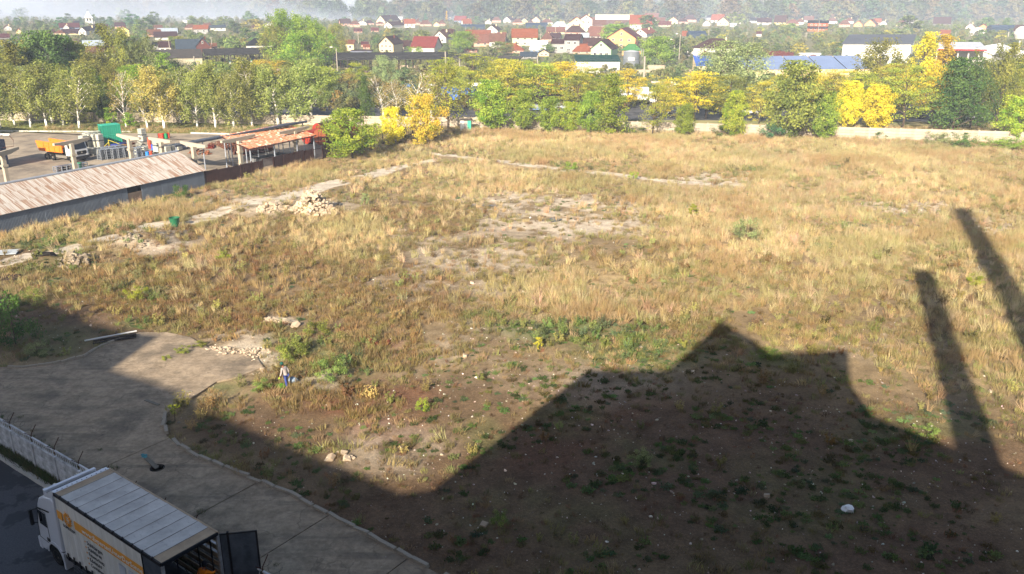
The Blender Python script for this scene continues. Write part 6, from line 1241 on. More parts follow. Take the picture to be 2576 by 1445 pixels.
c4 = [G(2360, 124, 7), G(2482, 126, 7), G(2466, 110, 8.5), G(2360, 110, 8.5)]; o = hall('station_canopy', 'station canopy with a pale roof and red edge behind the white hangar', 'canopy', c4, 0, None, mat('pale_metal', (.62, .63, .66), .5), False, .5)
q = MB(); q.tube([c4[0] - Vector((0, .2, .1)), c4[1] - Vector((0, .2, .1))], .35, 4); q.obj('red_edge', mat('red_trim', (.55, .06, .05), .6), o)
for i in range(5): p = c4[0].lerp(c4[1], .05 + .22 * i); MB().tube([(p.x, p.y + 2, 0), (p.x, p.y + 2, p.z)], .25, 6).obj('post', mw('white'), o)
p, q_ = c4[3], c4[2]; MB().add([(p.x, p.y, 0), (q_.x, q_.y, 0), (q_.x, q_.y, 6.5), (p.x, p.y, 6.5)], [(0, 1, 2, 3)]).obj('back_wall', mat('dark_wall', (.12, .10, .10), .8), o)  # dark sheet put in for the darkness under the canopy roof
H(2444, 176, 82, 'g', 40, 13, 'white', 'white', 'white tent hangar with a low gable near the right edge', dpt=32, yaw=-14, win=None, chim=0, name='hangar', cat='hangar'); H(2515, 150, 100, 's', 16, 4, 'white', 'white', 'long white flat hall right of the tent hangar', dpt=14, win=(6, 1), chim=0, name='hall', cat='hall'); H(2572, 150, 24, 's', 18, 2, 'orange', 'red', 'red kiosk block at the right edge', win=None, chim=0, name='booth', cat='booth')
b = G(2560, 134, 0); o = thing('radome', 'white dome on a mast at the right edge', 'dome', b); MB().lathe([(.3, 0), (.3, 6), (2.2, 6.1), (3, 8), (2.4, 10), (1.2, 11), (.01, 11.3)], 14).obj('dome', mw('white'), o)
b = G(2457, 92); o = thing('arch_tent', 'white arched tent in the bushes on the right', 'tent', b); MB().lathe([(5, 0), (4.8, 2), (3.6, 4), (1.8, 5), (.01, 5.3)], 16).obj('cover', mw('white'), o)
b = G(1189, 79); s_ = dep(b) / F_PX; m_gh = mat('glasshouse', (.12, .18, .24), .3, .15, .4, 0, .5)
for u, v, w, lb in ((1189, 80, 62, 'long dark blue glasshouse in the middle of the village'), (1350, 74, 56, 'long dark blue glasshouse below the far row of roofs'), (1755, 100, 44, 'slate blue flat roof behind the street lamps'), (2530, 82, 70, 'blue grey shed row at the right')):
    b = G(u, v); s_ = dep(b) / F_PX; o = thing('glasshouse', lb, 'glasshouse', b); MB().ext([(0, 0), (0, 3), (4, 4.6), (8, 3), (8, 0)], 'x', -w / 2 * s_, w / 2 * s_).obj('body', m_gh, o)
# silo
b = G(1587, 178); s_ = dep(b) / F_PX; o = thing('silo', 'silver corrugated silo with a ladder beside the teal roof', 'silo', b, -math.atan2(b.x, b.y)); r_, h_ = 20 * s_, 46 * s_
pf = [(r_, 0)]
for i in range(24): z = h_ * i / 24; pf += [(r_ + .04, z + h_ / 72), (r_ - .03, z + h_ / 36)]
MB().lathe(pf + [(r_, h_), (r_ * 1.02, h_ + .05)], 36).obj('body', mat('silo_metal', (.56, .58, .60), .42, .06, .4, .55), o); MB().lathe([(r_ * 1.02, h_), (r_ * .3, h_ + 3.5 * s_), (.01, h_ + 4 * s_)], 36).obj('roof', mat('silo_roof', (.6, .61, .62), .5), o)
MB().bx(-1.1, 1.1, -r_ - .12, -r_ + .1, h_ * .56, h_ * .72).obj('label_plate', mw('white'), o); q = MB()
for x in (r_ + .5, r_ + 1.3): q.tube([(x, 0, 0), (x, 0, h_ + 1)], .07, 4)
for i in range(16): q.tube([(r_ + .5, 0, .5 + i * h_ / 15), (r_ + 1.3, 0, .5 + i * h_ / 15)], .05, 4)
q.obj('ladder', mw('grey'), o)
H(1546, 178, 18, 's', 21, 1, 'white', 'white', 'small white hut left of the silo', win=None, chim=0, dpt=4, name='hut', cat='hut')
# walls beside the railway
m_wallr = mat('railway_wall', (.62, .56, .48), .9, .2, .5, dirt='7d705e', dirt_amt=.4, rnd=.08)
for lb, pts, hh in (('pale panel wall by the railway left of the silo', [G(1290, 173), G(1560, 183)], .9), ('pale panel wall by the railway right of the silo', [G(1575, 190), G(1740, 190), G(1860, 186)], .9), ('pale wall of two tiers behind the railway', [G(1625, 181), G(1735, 181)], 1.1), ('pale panel wall behind the left trees', [G(480, 186), G(800, 186), G(985, 185)], .9), ('pale panel wall below the middle shelter', [G(985, 178), G(1290, 180)], .9)):
    panel_wall('railway_wall', lb, pts, 5.0, 2, hh, m_wallr)
o = thing('balustrade', 'white balustrade wall of the villa with round topped posts', 'wall', G(1745, 142)); b = G(1745, 142); s_ = dep(b) / F_PX; MB().bx(-27 * s_, 27 * s_, 0, .4, 0, 12 * s_).obj('wall', mw('white'), o)
for x in (-25, -12, 1, 13, 25): MB().tube([(x * s_, .2, 0), (x * s_, .2, 18 * s_)], 2.2 * s_, 8).obj('post', mw('white'), o)
o = thing('chimney_pipe', 'tall rusty pipe beside the big poplars', 'pipe', G(839, 142)); h_ = hgt(G(839, 142), 75); MB().tube([(0, 0, 0), (0, 0, h_)], .75, 10).obj('shaft', mat('rust_shaft', (.33, .13, .08), .85, .2, .5), o)
for u, v, w, lb in ((652, 160, 30, 'stack of mint green boards behind the birches, left'), (680, 157, 28, 'stack of mint green boards behind the birches, middle'), (706, 155, 24, 'stack of mint green boards behind the birches, right')):
    b = G(u - 60, v + 2); s_ = dep(b) / F_PX; o = thing('board_stack', lb, 'boards', b); MB().bx(-w / 2 * s_, w / 2 * s_, 0, 3, 0, 5 * s_).obj('boards', mw('white'), o); MB().bx(-w / 2 * s_ - .1, w / 2 * s_ + .1, -.1, 3.1, 5 * s_, 6.5 * s_).obj('cover', mat('mint', (.25, .52, .42), .7), o)
b = G(470, 172); o = thing('tile_stacks', 'stacks of rusty brown scrap before the storehouse', 'scrap', b); q = MB()
for i in range(14): q.box((rng.uniform(-11, 9), rng.uniform(0, 5), .8), (rng.uniform(1.5, 3), 1.5, rng.uniform(1, 2)), rng.uniform(-.1, .1))
q.obj('scrap', mat('scrap', (.24, .12, .08), .9, .4, .6), o)
# ------------------------------------------------------------------ poles and wires
m_pole = mat('pole_concrete', (.56, .53, .48), .9, .15, 1); POLES = {}
def pole(u, v, vt, label, kindp='cross', r=.16):
    b = G(u, v); h = hgt(b, vt); o = thing('utility_pole', label, 'pole', b, -math.atan2(b.x, b.y)); MB().tube([(0, 0, -.2), (0, 0, h)], [r * 1.25, r * .8], 7).obj('mast', m_pole, o)
    if kindp == 'cross': MB().bx(-.9, .9, -.06, .06, h - .5, h - .38).obj('cross_arm', m_pole, o)
    if kindp == 'lamp': MB().tube([(0, 0, h - .2), (-.4, -.2, h + .3), (-1.2, -.5, h + .4)], .06, 5).obj('arm', m_pole, o); MB().box((-1.4, -.6, h + .4), (.8, .3, .18)).obj('lamp_head', m_kw, o)
    POLES[(u, v)] = Vector((b.x, b.y, h)); return o
for a in [(903, 126, 82, 'pale concrete pole left of the balcony house'), (851, 208, 122, 'tall grey lamp post between the birches and the black shelter', 'lamp'), (428, 133, 99, 'grey pole before the maroon roofed white house'), (535, 132, 92, 'white pole at the brick gable'), (1359, 116, 85, 'pole with a cross arm before the pale yellow house'), (1397, 100, 66, 'pole left of the salmon roof'), (1533, 98, 62, 'pole before the steep salmon roof'), (1423, 100, 66, 'pole before the grey house'), (1312, 130, 112, 'short pole before the shiny white roof', ''), (1172, 90, 66, 'slim pole right of the cream house', ''),
          (1619, 214, 142, 'stout concrete pole right of the silo', '', .3), (1695, 148, 102, 'grey lamp post by the white villa, right one', 'lamp'), (1708, 150, 88, 'tall lattice lamp post by the white villa', 'lamp'), (1685, 142, 108, 'short lamp post by the white villa', 'lamp'), (1782, 98, 76, 'pole above the white villa'), (1845, 70, 44, 'pole beside the hip roofed house', ''), (2026, 106, 82, 'pole in the orchard, left'), (2058, 82, 52, 'pole right of the modern orange house', ''), (1878, 100, 80, 'pole behind the orchard'), (2013, 176, 140, 'railway mast before the long blue roof, left', '', .25), (2043, 180, 145, 'railway mast before the long blue roof, right', '', .25), (1925, 225, 180, 'railway mast among the yellow trees', '', .25),
          (2402, 100, 80, 'leaning white pole behind the hangar', ''), (2534, 103, 80, 'white pole at the right, leaning', '', .3), (2526, 66, 42, 'distant pole at the far right', ''), (2374, 112, 92, 'pole left of the station canopy', ''), (1122, 205, 130, 'grey railway mast behind the golden trees', '', .25), (1352, 170, 140, 'railway mast left of the pale wall', '', .22), (1157, 196, 135, 'grey mast right of the orange maple', '', .22), (492, 182, 142, 'grey railway mast before the storehouse', '', .25), (182, 188, 160, 'grey railway mast in the left belt of trees', '', .25), (60, 108, 90, 'grey pole at the far left'), (86, 106, 88, 'second grey pole at the far left'), (358, 88, 70, 'pole left of the church trees', ''), (1908, 60, 44, 'pole beside the maroon roofed house', ''), (2300, 66, 48, 'pole behind the broad green tree', ''), (2438, 64, 46, 'pole left of the red gable', '')]: pole(*a)
def wire(label, pts, sag=.6, r=.03):
    q = MB()
    for a, b in zip(pts[:-1], pts[1:]): q.tube([a.lerp(b, s) - Vector((0, 0, sag * 4 * s * (1 - s))) for s in np.linspace(0, 1, 9)], r, 3, cap=False)
    tag(q.obj('overhead_wire', mat('cable', (.30, .31, .30), .6)), label, 'wire')
wire('overhead wire from the far left pole past the brick gable', [POLES[k] for k in ((60, 108), (428, 133), (535, 132), (903, 126), (1359, 116))]); wire('overhead wire over the orchard on the right', [POLES[k] for k in ((1782, 98), (2026, 106), (2374, 112), (2534, 103))])
wire('railway contact wire across the middle of the scene', [POLES[k] - Vector((0, 0, .8)) for k in ((182, 188), (492, 182), (1122, 205), (1619, 214), (1925, 225))] , .5, .035); wire('upper railway wire on the right', [G(1352, 170, 6), POLES[(2043, 180)], G(2576, 182, 8)], .8, .035)
for (a, b), lb in ((((2013, 176), (2043, 180)), 'lattice gantry between the two masts before the long blue roof'), (((1122, 205), (1157, 196)), 'lattice gantry behind the golden trees')):
    p, q_ = POLES[a], POLES[b]; g = MB().tube([p, q_], .12, 4).tube([p - Vector((0, 0, .8)), q_ - Vector((0, 0, .8))], .12, 4)
    for i in range(8): s0, s1 = i / 8, (i + 1) / 8; g.tube([p.lerp(q_, s0), p.lerp(q_, s1) - Vector((0, 0, .8))], .07, 4)
    tag(g.obj('gantry', mat('gantry_steel', (.22, .21, .20), .7)), lb, 'gantry')
# ------------------------------------------------------------------ garden and orchard trees between the houses
def blocked(u, v, vt, w):
    for x0, y0, x1, y1, vb in HB:
        if v > vb - 1 and u + w * .42 > x0 and u - w * .42 < x1 and vt < y1 - 1 and v > y0: return True
    return False
USEDG = set()
def garden_label(kind_, u, v):
    for d, x, y, lb in sorted((math.hypot(hu - u, 3 * (hv - v)), hu - u, hv - v, lb) for hu, hv, lb in HL if len(lb.split()) <= 10):
        rel = 'below' if y < -5 and abs(x) < 14 else 'above' if y > 5 and abs(x) < 14 else 'left of' if x > 0 else 'right of'
        s = kind_ + ' ' + rel + ' the ' + lb
        if s not in USEDG and len(s.split()) <= 16: USEDG.add(s); return s
    return kind_ + ' among the village houses'
FARL = {'far': 'deep green garden tree', 'far2': 'soft green garden tree', 'far3': 'yellowish garden tree', 'teal': 'blue green garden tree', 'grey': 'grey green orchard bush', 'olive': 'olive orchard bush'}
cnt = 0; tries = 0
while cnt < 225 and tries < 9000:
    tries += 1; y = 36 + 116 * rng.random() ** .9; u = rng.uniform(-40, 2620); v = y; b = G(u, v); s = F_PX / dep(b)
    h = rng.uniform(4.0, 8.5) * (1.0 if v > 60 else 1.25); wpx = h * rng.uniform(.85, 1.3) * s; vt = v - h * s * .97
    orchard = 1640 < u < 2400 and 76 < v < 132
    if orchard: h *= .62; wpx *= .85; vt = v - h * s
    if blocked(u, v, vt, wpx): continue
    lf = rng.choice(['far', 'far2', 'far2', 'far', 'teal' if v < 75 else 'far3', 'far3' if orchard else 'far'] + (['grey', 'olive', 'olive'] if orchard else []))
    lb = garden_label(FARL[lf].replace(' garden', '').replace(' orchard', ''), u, v)
    tree(u, v, vt, wpx, 'far_round' if rng.random() < .85 else 'far_tall', lf, lb, 'tree', 'tree', 'garden trees of the village', whole=True); cnt += 1
# bushes of the open ground: one mass
def mass(name, n, gen, mesh_key, cols, label, cat, smin, smax, var=.2, zf_=None):
    x, y = gen(n); u, v = Pn(x, y); ok = (u > -300) & (u < 2900); x, y, u, v = x[ok], y[ok], u[ok], v[ok]
    sc = rs.uniform(smin, smax, len(x)); d = y * CP + CAM_H * SP; px = sc * 8 * F_PX / d; keepm = np.ones(len(x), bool)
    for x0, y0, x1, y1, vb in HB: keepm &= ~((v > vb - 1) & (u + px * .4 > x0) & (u - px * .4 < x1) & (v - px * .9 < y1) & (v > y0))
    x, y, sc = x[keepm], y[keepm], sc[keepm]; n = len(x); z = ground_height(x, y) - .3 if zf_ is None else zf_(x, y)
    (tm, cm), Hh, Rc = PROTO[mesh_key][0]; me = cm.copy(); me.materials.clear(); me.materials.append(m_foliage)
    scatter(name, x, y, z, np.stack([x * 0, x * 0, rs.rand(n) * 6.28], -1), sc, tints(n, cols, var), me, label, cat)
t = NT('far_foliage'); a1 = t.n('Attribute', attribute_name='tint', attribute_type='INSTANCER'); a2 = t.n('Attribute', attribute_name='shade')
k = t.mix(.5, a1.outputs[0], t.ramp(a2.outputs['Fac'], [(0, (.5, .5, .5)), (1, (1.5, 1.5, 1.4))]), 'MULTIPLY'); t.l(k, t.b.inputs['Base Color']); t.b.inputs['Roughness'].default_value = .95; t.b.inputs['Specular IOR Level'].default_value = .05; m_foliage = t.m
def g_bush(n):
    y = 205 + (900 - 205) * rs.rand(n) ** 1.25; return (rs.rand(n) - .5) * y * 1.5, y
mass('bushes', 7500, g_bush, 'far_round', [(.10, .125, .045), (.14, .15, .055), (.15, .15, .06), (.085, .115, .045)], 'low mixed bushes and hedges covering the ground between the houses', 'bushes', .2, .55)
def g_belt(n): y = 192 + 60 * rs.rand(n); return (rs.rand(n) - .5) * y * 1.45, y
mass('thicket', 1300, g_belt, 'far_round', [(.09, .10, .03), (.15, .14, .045), (.20, .16, .05), (.08, .09, .035)], 'undergrowth along the road and the railway', 'undergrowth', .15, .42)
def g_wood(n):
    x = rs.uniform(-900, 1500, n); base = 760 + 110 * vnoise(x, x * 0, 240, 2, 4.) - np.clip(x, 0, 900) * .05 + np.clip(-x - 60, 0, 900) * .6; return x, base + 330 * rs.rand(n) ** 1.3
mass('wood', 6500, g_wood, 'far_round', [(.06, .085, .04), (.075, .09, .04), (.05, .075, .045), (.10, .10, .045), (.11, .095, .05)], 'wooded belt behind the village fading into haze', 'wood', 1.2, 2.6)
def g_hill(n):
    x = rs.uniform(-2600, 2600, n); y = 1250 + 1500 * rs.rand(n); k = (vnoise(x, y, 220, 3, 7.) > np.where(x > 250, .60, .18)); return x[k], y[k]
mass('hill_wood', 15000, g_hill, 'far_round', [(.05, .07, .04), (.06, .075, .045), (.045, .06, .045)], 'wood covering the hazy hillside', 'wood', 1.4, 2.8)
# ================================================================== vehicles behind the field wall
def car(u, v, col, label, yaw=0.0, L=4.3):
    b = G(u, v); o = thing('car', label, 'car', (b.x, b.y, .03), R(-8) + yaw); m = mat('car_' + col, col, .3, .05, 1, .2, .5); h = L / 2
    bd = MB().ext([(-h, .32), (-h, .78), (-h + .12, .88), (h - 1.2, .90), (h - .1, .72), (h, .55), (h, .3)], 'y', -.86, .86).obj('body', m, o); q = bd.modifiers.new('b', 'BEVEL'); q.width = .06
    cb = MB().add([(-h + .15, -.8, .86), (h - 1.25, -.8, .88), (h - 1.25, .8, .88), (-h + .15, .8, .86), (-h + .65, -.62, 1.42), (h - 2.0, -.62, 1.44), (h - 2.0, .62, 1.44), (-h + .65, .62, 1.42)], [(0, 1, 5, 4), (1, 2, 6, 5), (2, 3, 7, 6), (3, 0, 4, 7)]).obj('windows', m_gls, o)
    MB().bx(-h + .62, h - 1.97, -.63, .63, 1.425, 1.47).obj('roof', m, o)
    for x in (-h + .8, h - .85):
        for y in (-.8, .8): wheel(o, x, y, .31, .2)
for a in [(1703, 296, '1c1f26', 'dark car half hidden under the golden tree behind the wall'), (2012, 296, '23262c', 'dark car behind the tall olive tree'), (2124, 293, '20262e', 'dark blue car under the left yellow maple'), (2212, 296, '3a3d42', 'grey car under the right yellow maple'), (1880, 288, 'c9c9c6', 'white car left of the tall olive tree'), (1500, 284, '6a7078', 'grey car behind the narrow green tree'), (1352, 280, '5a6c8a', 'blue grey car behind the whitewashed wall trees'), (2300, 298, '2c2d30', 'dark car under the yellow olive tree'), (1420, 276, '9aa0a6', 'silver car behind the low yellow green tree'), (2440, 300, 'b8babc', 'silver car behind the broad dark tree')]: car(*a)
def lorry(u, v, L, hb, col, label, cabc='d8d8d6'):
    b = G(u, v); o = thing('lorry', label, 'lorry', (b.x, b.y, .03), R(-5)); m = mat('lorry_' + col, col, .5, .06, .5); mc = mat('lorrycab_' + cabc, cabc, .4, .05, .5)
    MB().bx(-L / 2, L / 2, -1.25, 1.25, 1.1, hb).obj('box', m, o); MB().bx(-L / 2, L / 2, -1.0, 1.0, .7, 1.05).obj('chassis', m_blk, o)
    c_ = MB().ext([(L / 2 + .2, .6), (L / 2 + .2, 2.9), (L / 2 + 1.7, 2.85), (L / 2 + 2.05, 1.7), (L / 2 + 2.1, .6)], 'y', -1.2, 1.2).obj('cab', mc, o); MB().bx(L / 2 + .8, L / 2 + 1.6, -1.212, -1.202, 1.8, 2.6).obj('side_window', m_gls, o)
    for x in (-L / 2 + 1, -L / 2 + 2.2, L / 2 + 1.1):
        for y in (-1.05, 1.05): wheel(o, x, y, .5, .3)
for a in [(1592, 262, 7, 3.8, 'e8e8e6', 'white lorry right of the big dense green tree'), (1664, 238, 5.5, 3.2, 'e6c6c4', 'white and pink lorry behind the thinly leaved tree'), (1160, 262, 9, 3.9, '3a62a8', 'blue lorry behind the olive yellow tree'), (1040, 240, 7, 2.8, '3a66a8', 'bright blue lorry behind the bare birches'), (1206, 246, 6, 3.6, 'e2e2e0', 'white lorry behind the round green tree'), (1395, 245, 8, 3.6, 'dcdcda', 'white lorry behind the golden trees')]: lorry(*a)
# ================================================================== delivery lorry in the foreground
TZ = -.3
tr = thing('delivery_truck', 'white delivery truck with a pale curtain body and its rear door open', 'truck', (-20.36, 32.92, TZ), R(143.4))   # +x forward, near side at y = 0
BL, BW, BT, BF = 8.35, 2.56, 4.30, 1.10
m_tarp = NT('tarp_grey'); t = m_tarp; co = t.coord('Object')
k = t.mix(t.ramp(t.noise(1.1, 6, co, .65), [(.3, (0, 0, 0)), (.7, (1, 1, 1))]), (.31, .295, .28, 1), (.50, .48, .455, 1)); k = t.mix(t.math('MULTIPLY', t.ramp(t.noise(2.6, 5, t.scaled(co, (1, 2.5, 1)), .7), [(.60, (0, 0, 0)), (.70, (1, 1, 1))]), .6), k, (.17, .17, .175, 1)); t.bump(t.noise(3, 3, co), .3, .04); m_tarp = t.set(k, .55, 0, .35)
m_tarpb = mat('tarp_beige', (.62, .54, .44), .6, .15, 2, dirt='6a5c4c', dirt_amt=.35)
t = NT('curtain'); co = t.coord('Object'); k = t.mix(t.ramp(t.noise(2.0, 5, t.scaled(co, (2.2, 1, .35)), .6), [(.3, (0, 0, 0)), (.72, (1, 1, 1))]), (.52, .50, .46, 1), (.72, .70, .66, 1)); t.bump(t.noise(2.2, 2, t.scaled(co, (1.6, 1, .1))), .25, .05); m_curt = t.set(k, .6, 0, .3)
m_trk = mat('truck_white', (.78, .79, .82), .3, .05, .7, spec=.5); m_rail = mat('rail_dark', (.06, .055, .06), .6, .3, 2, dirt='4a3a34', dirt_amt=.4); m_dgp = mat('dark_grey_panel', (.30, .32, .35), .6, .4, 1.6, dirt='2c3036', dirt_amt=.75); m_navy = mat('navy_edge', (.03, .04, .075), .5)
n = 11; xs = [-.55 - (BL - 1.15) * i / (n - 1) for i in range(n)]
pn = [(-0.03, xs[0])] + list(zip(xs[:-1], xs[1:])) + [(xs[-1], -BL + .02)]
for i, (a, b) in enumerate(pn):                                    # roof cloth, one sagging panel between each pair of bows
    V = []; N = 6
    for j in range(N + 1):
        s = j / N; sag = .035 * math.sin(PI * s)
        for y_ in (-BW + .02, -BW * .66, -BW * .33, -.02): V.append((a + (b - a) * s , y_, BT - sag * (1 if -BW + .1 < y_ < -.1 else .3) + rng.uniform(-.006, .006)))
    MB().add(V, [(4 * j + q, 4 * j + q + 1, 4 * j + q + 5, 4 * j + q + 4) for j in range(N) for q in range(3)]).obj('roof_panel', m_tarpb if i in (0, n) else m_tarp, tr, smooth=True)
q = MB()
for x in xs: q.tube([(x, -BW + .03, BT - .02), (x, -.03, BT - .02)], .028, 5)
q.obj('roof_bow', mat('bow_grey', (.38, .365, .345), .6), tr)
MB().bx(-BL, 0, -.02, .05, BT - .14, BT + .01).obj('rail', m_rail, tr); MB().bx(-BL, 0, -BW - .05, -BW + .02, BT - .1, BT + .01).obj('rail', m_tarpb, tr)
q = MB()
for x in xs: q.bx(x - .05, x + .05, -.03, .075, BT - .05, BT + .035)
q.obj('roller', m_rail, tr)
cu = MB(); N = 90
for i in range(N + 1):
    x = -.04 - 6.96 * i / N; w_ = .018 * math.sin(i * .9) + .012 * math.sin(i * .37); cu.v += [(x, .0 + w_, 1.02), (x, .03 + w_ * .4, BT - .13)]
cu.f = [(2 * i, 2 * i + 2, 2 * i + 3, 2 * i + 1) for i in range(N)]; cu.m = [0] * N
cu.obj('curtain', m_curt, tr)
MB().bx(-BL + .03, -7.02, -.0, .035, 1.1, BT - .14).obj('rear_panel', m_dgp, tr); MB().bx(-7.03, -6.98, -.01, .06, 1.0, BT - .13).obj('rear_panel_seam', m_rail, tr)
m_st = mat('stripe_orange', 'e09a3c', .6, .1, 3); Y0 = .062
MB().bx(-.5, -.06, .04, Y0, 3.06, 3.47).obj('stripe', m_st, tr); MB().bx(-6.97, -1.56, .04, Y0, 3.08, 3.50).obj('stripe', m_st, tr)
ROT = (PI / 2, 0, PI)                                             # letters read along -x on the near side
m_lw = mat('letter_white', (.92, .91, .88), .6, .05, 2); m_lb = mat('letter_black', (.05, .05, .06), .6, .05, 2)
def fit_letters(txt, x0, x1, z, hgt_, m):
    o = letters(txt, hgt_, m, tr, (x0, Y0 + .014, z), ROT, .004); w = max(v.co.x for v in o.data.vertices) - min(v.co.x for v in o.data.vertices); o.scale = ((x0 - x1) / w, 1, 1)
fit_letters('www.ExpertenUnterDerSonne', -2.24, -6.92, 3.19, .33, m_lw); fit_letters('DOMOFERM', -.50, -1.52, 2.80, .22, m_lb)
for i, (txt, w) in enumerate([('Stahlzargen', 1.26), ('Stahlt\u00fcren', 1.12), ('Feuerschutz', 1.26), ('Edelstahl', .95), ('Container-', 1.15)]):
    z = 2.70 - .285 * i; fit_letters(txt, -2.48, -2.48 - w, z, .27, m_lb); MB().bx(-2.36, -2.29, Y0, Y0 + .012, z + .04, z + .11).obj('bullet', m_st, tr)
lg = MB(); cx, cz = -1.0, 3.32                                    # smiling sun emblem
for i in range(16):
    a = 2 * PI * i / 16; r1 = .42 if i % 2 else .36
    lg.tube([(cx + .23 * math.cos(a), Y0 + .006, cz + .23 * math.sin(a)), (cx + .30 * math.cos(a + .22), Y0 + .006, cz + .30 * math.sin(a + .22)), (cx + r1 * math.cos(a), Y0 + .006, cz + r1 * math.sin(a))], [.034, .026, .006], 5)
for i in range(20):
    a, b_ = 2 * PI * i / 20, 2 * PI * (i + 1) / 20; lg.tube([(cx + .19 * math.cos(a), Y0 + .006, cz + .19 * math.sin(a)), (cx + .19 * math.cos(b_), Y0 + .006, cz + .19 * math.sin(b_))], .016, 4)
for x in (-.07, .07): lg.box((cx + x, Y0 + .006, cz + .05), (.035, .012, .05))
lg.tube([(cx - .1, Y0 + .006, cz - .05), (cx - .04, Y0 + .006, cz - .1), (cx + .04, Y0 + .006, cz - .1), (cx + .1, Y0 + .006, cz - .05)], .013, 4)
lg.obj('sun_emblem', m_st, tr)
for x0 in (-5.0, -5.75): MB().bx(x0 - .5, x0, .045, Y0, 2.2, 2.85).obj('patch', mat('patch_light', (.72, .73, .76), .5), tr)
q = MB()
for i in range(14): q.bx(-.35 - i * .52 - .035, -.35 - i * .52 + .035, .04, .075, .92, 1.3)
q.obj('buckle_strap', m_rail, tr)
MB().bx(-BL, -.02, -BW, .02, .86, 1.06).obj('floor', m_rail, tr); MB().bx(-BL, 1.8, -1.8, -.75, .55, .85).obj('chassis', m_blk, tr)
for z in (.5, .7, .86): MB().bx(-7.0, -.6, .0, .03, z - .05, z + .05).obj('side_guard', mat('guard_grey', (.30, .31, .33), .6), tr)
MB().bx(-.06, -.0, -BW, .0, 1.0, BT + .02).obj('front_wall', m_trk, tr)
q = MB()
for i in range(11): q.box((-.01, -.15 - i * .226, BT + .03), (.03, .03, .03))
q.obj('rivet', m_rail, tr)
MB().bx(-.02, .2, -BW + .02, -.0, BT - .16, BT + .015).obj('front_header', m_trk, tr)
mw_ = mat('lath_wood', (.46, .40, .32), .8, .2, 3)
for i in range(7): MB().bx(-BL + .1, -.3, -BW + .02, -BW + .05, 1.3 + i * .42, 1.52 + i * .42).obj('lath', mw_, tr)
for x in (-BL + .5, -BL + 1.5, -5, -3): MB().bx(x, x + .06, -BW + .055, -BW + .09, 1.06, BT - .1).obj('stanchion', m_rail, tr)
MB().bx(-BL - .04, -BL + .04, -BW, -.0, BT - .16, BT - .02).obj('rear_header', m_navy, tr)
for y in (-BW - .03, -.09): MB().bx(-BL - .05, -BL + .06, y, y + .12, .9, BT - .14).obj('rear_post', mat('rear_post_white', (.55, .55, .56), .6, .3, 3, dirt='4a3a30', dirt_amt=.4), tr)
def leaf(p, q_, z0, z1, nm='rear_door'):
    d = Vector((q_[0] - p[0], q_[1] - p[1], 0)); L = d.length; rz = math.atan2(d.y, d.x); o = MB().bx(0, L, -.02, .02, z0, z1).obj(nm, m_dgp, tr, (p[0], p[1], 0), rz)
    f = MB().bx(0, L, -.03, .03, z1, z1 + .05).bx(0, L, -.03, .03, z0 - .05, z0).bx(-.03, .04, -.03, .03, z0, z1).bx(L - .02, L + .05, -.03, .03, z0 - .05, z1 + .05); f.obj('door_frame', m_rail, o); MB().bx(L * .2, L * .26, -.05, .05, z0 - .08, z1 + .12).obj('lock_bar', m_rail, o)
leaf((-BL, -BW - .06), (-BL - 1.0, -BW - 1.12), 1.05, 4.12)
# cab
prof = [(.30, .95), (.30, 3.70), (.55, 3.78), (1.30, 3.62), (1.78, 3.36), (2.02, 3.0), (2.30, 2.2), (2.42, 1.7), (2.48, 1.0), (2.44, .42), (2.02, .38), (1.78, .62), (1.55, .98)]
cb = MB().ext(prof, 'y', -BW + .04, -.0).obj('cab', m_trk, tr); bv = cb.modifiers.new('b', 'BEVEL'); bv.width = .09; bv.segments = 3; bv.limit_method = 'ANGLE'
MB().bx(1.42, 2.08, -.006, .012, 1.88, 2.64).obj('side_window', m_gls, tr); dr = MB()
for a, b in (((1.36, 1.0), (1.36, 2.7)), ((1.36, 2.7), (2.06, 2.7)), ((2.06, 2.7), (2.32, 1.75)), ((2.32, 1.75), (2.36, 1.05)), ((1.36, 1.0), (2.36, 1.05))): dr.tube([(a[0], .004, a[1]), (b[0], .004, b[1])], .014, 4)
dr.obj('door_seam', m_blk, tr); MB().tube([(.9, .03, 2.95), (2.05, .05, 2.78)], .035, 6).obj('wind_strip', m_blk, tr); MB().bx(1.40, 1.62, .0, .03, 1.12, 1.3).obj('door_handle', m_blk, tr)
MB().add([(2.06, -2.36, 2.92), (2.06, -.2, 2.92), (2.43, -.2, 1.75), (2.43, -2.36, 1.75)], [(0, 1, 2, 3)]).obj('windscreen', m_gls, tr)
MB().ext([(1.75, 3.22), (2.42, 2.98), (2.44, 3.06), (1.8, 3.34)], 'y', -2.3, -.25).obj('sun_visor', m_blk, tr)
MB().ext([(2.36, .36), (2.60, .40), (2.62, .95), (2.42, 1.05)], 'y', -BW + .0, .02).obj('bumper', m_trk, tr); MB().ext([(2.44, 1.1), (2.54, 1.1), (2.50, 1.62), (2.42, 1.62)], 'y', -2.1, -.45).obj('grille', m_blk, tr)
for y in (-.35, -2.2): MB().bx(2.56, 2.66, y - .2, y + .2, .62, .86).obj('headlight', m_gls, tr)
for y0, y1 in ((.12, .26), (-BW - .26, -BW - .12)): MB().bx(2.40, 2.52, y0, y1, 1.75, 2.55).tube([(2.2, y0 * .5 + y1 * .5 - (.3 if y0 > 0 else -.3), 2.6), (2.5, (y0 + y1) / 2, 2.5)], .03, 5).tube([(2.3, y0 * .5 + y1 * .5 - (.3 if y0 > 0 else -.3), 1.75), (2.5, (y0 + y1) / 2, 1.85)], .03, 5).obj('mirror', m_blk, tr)
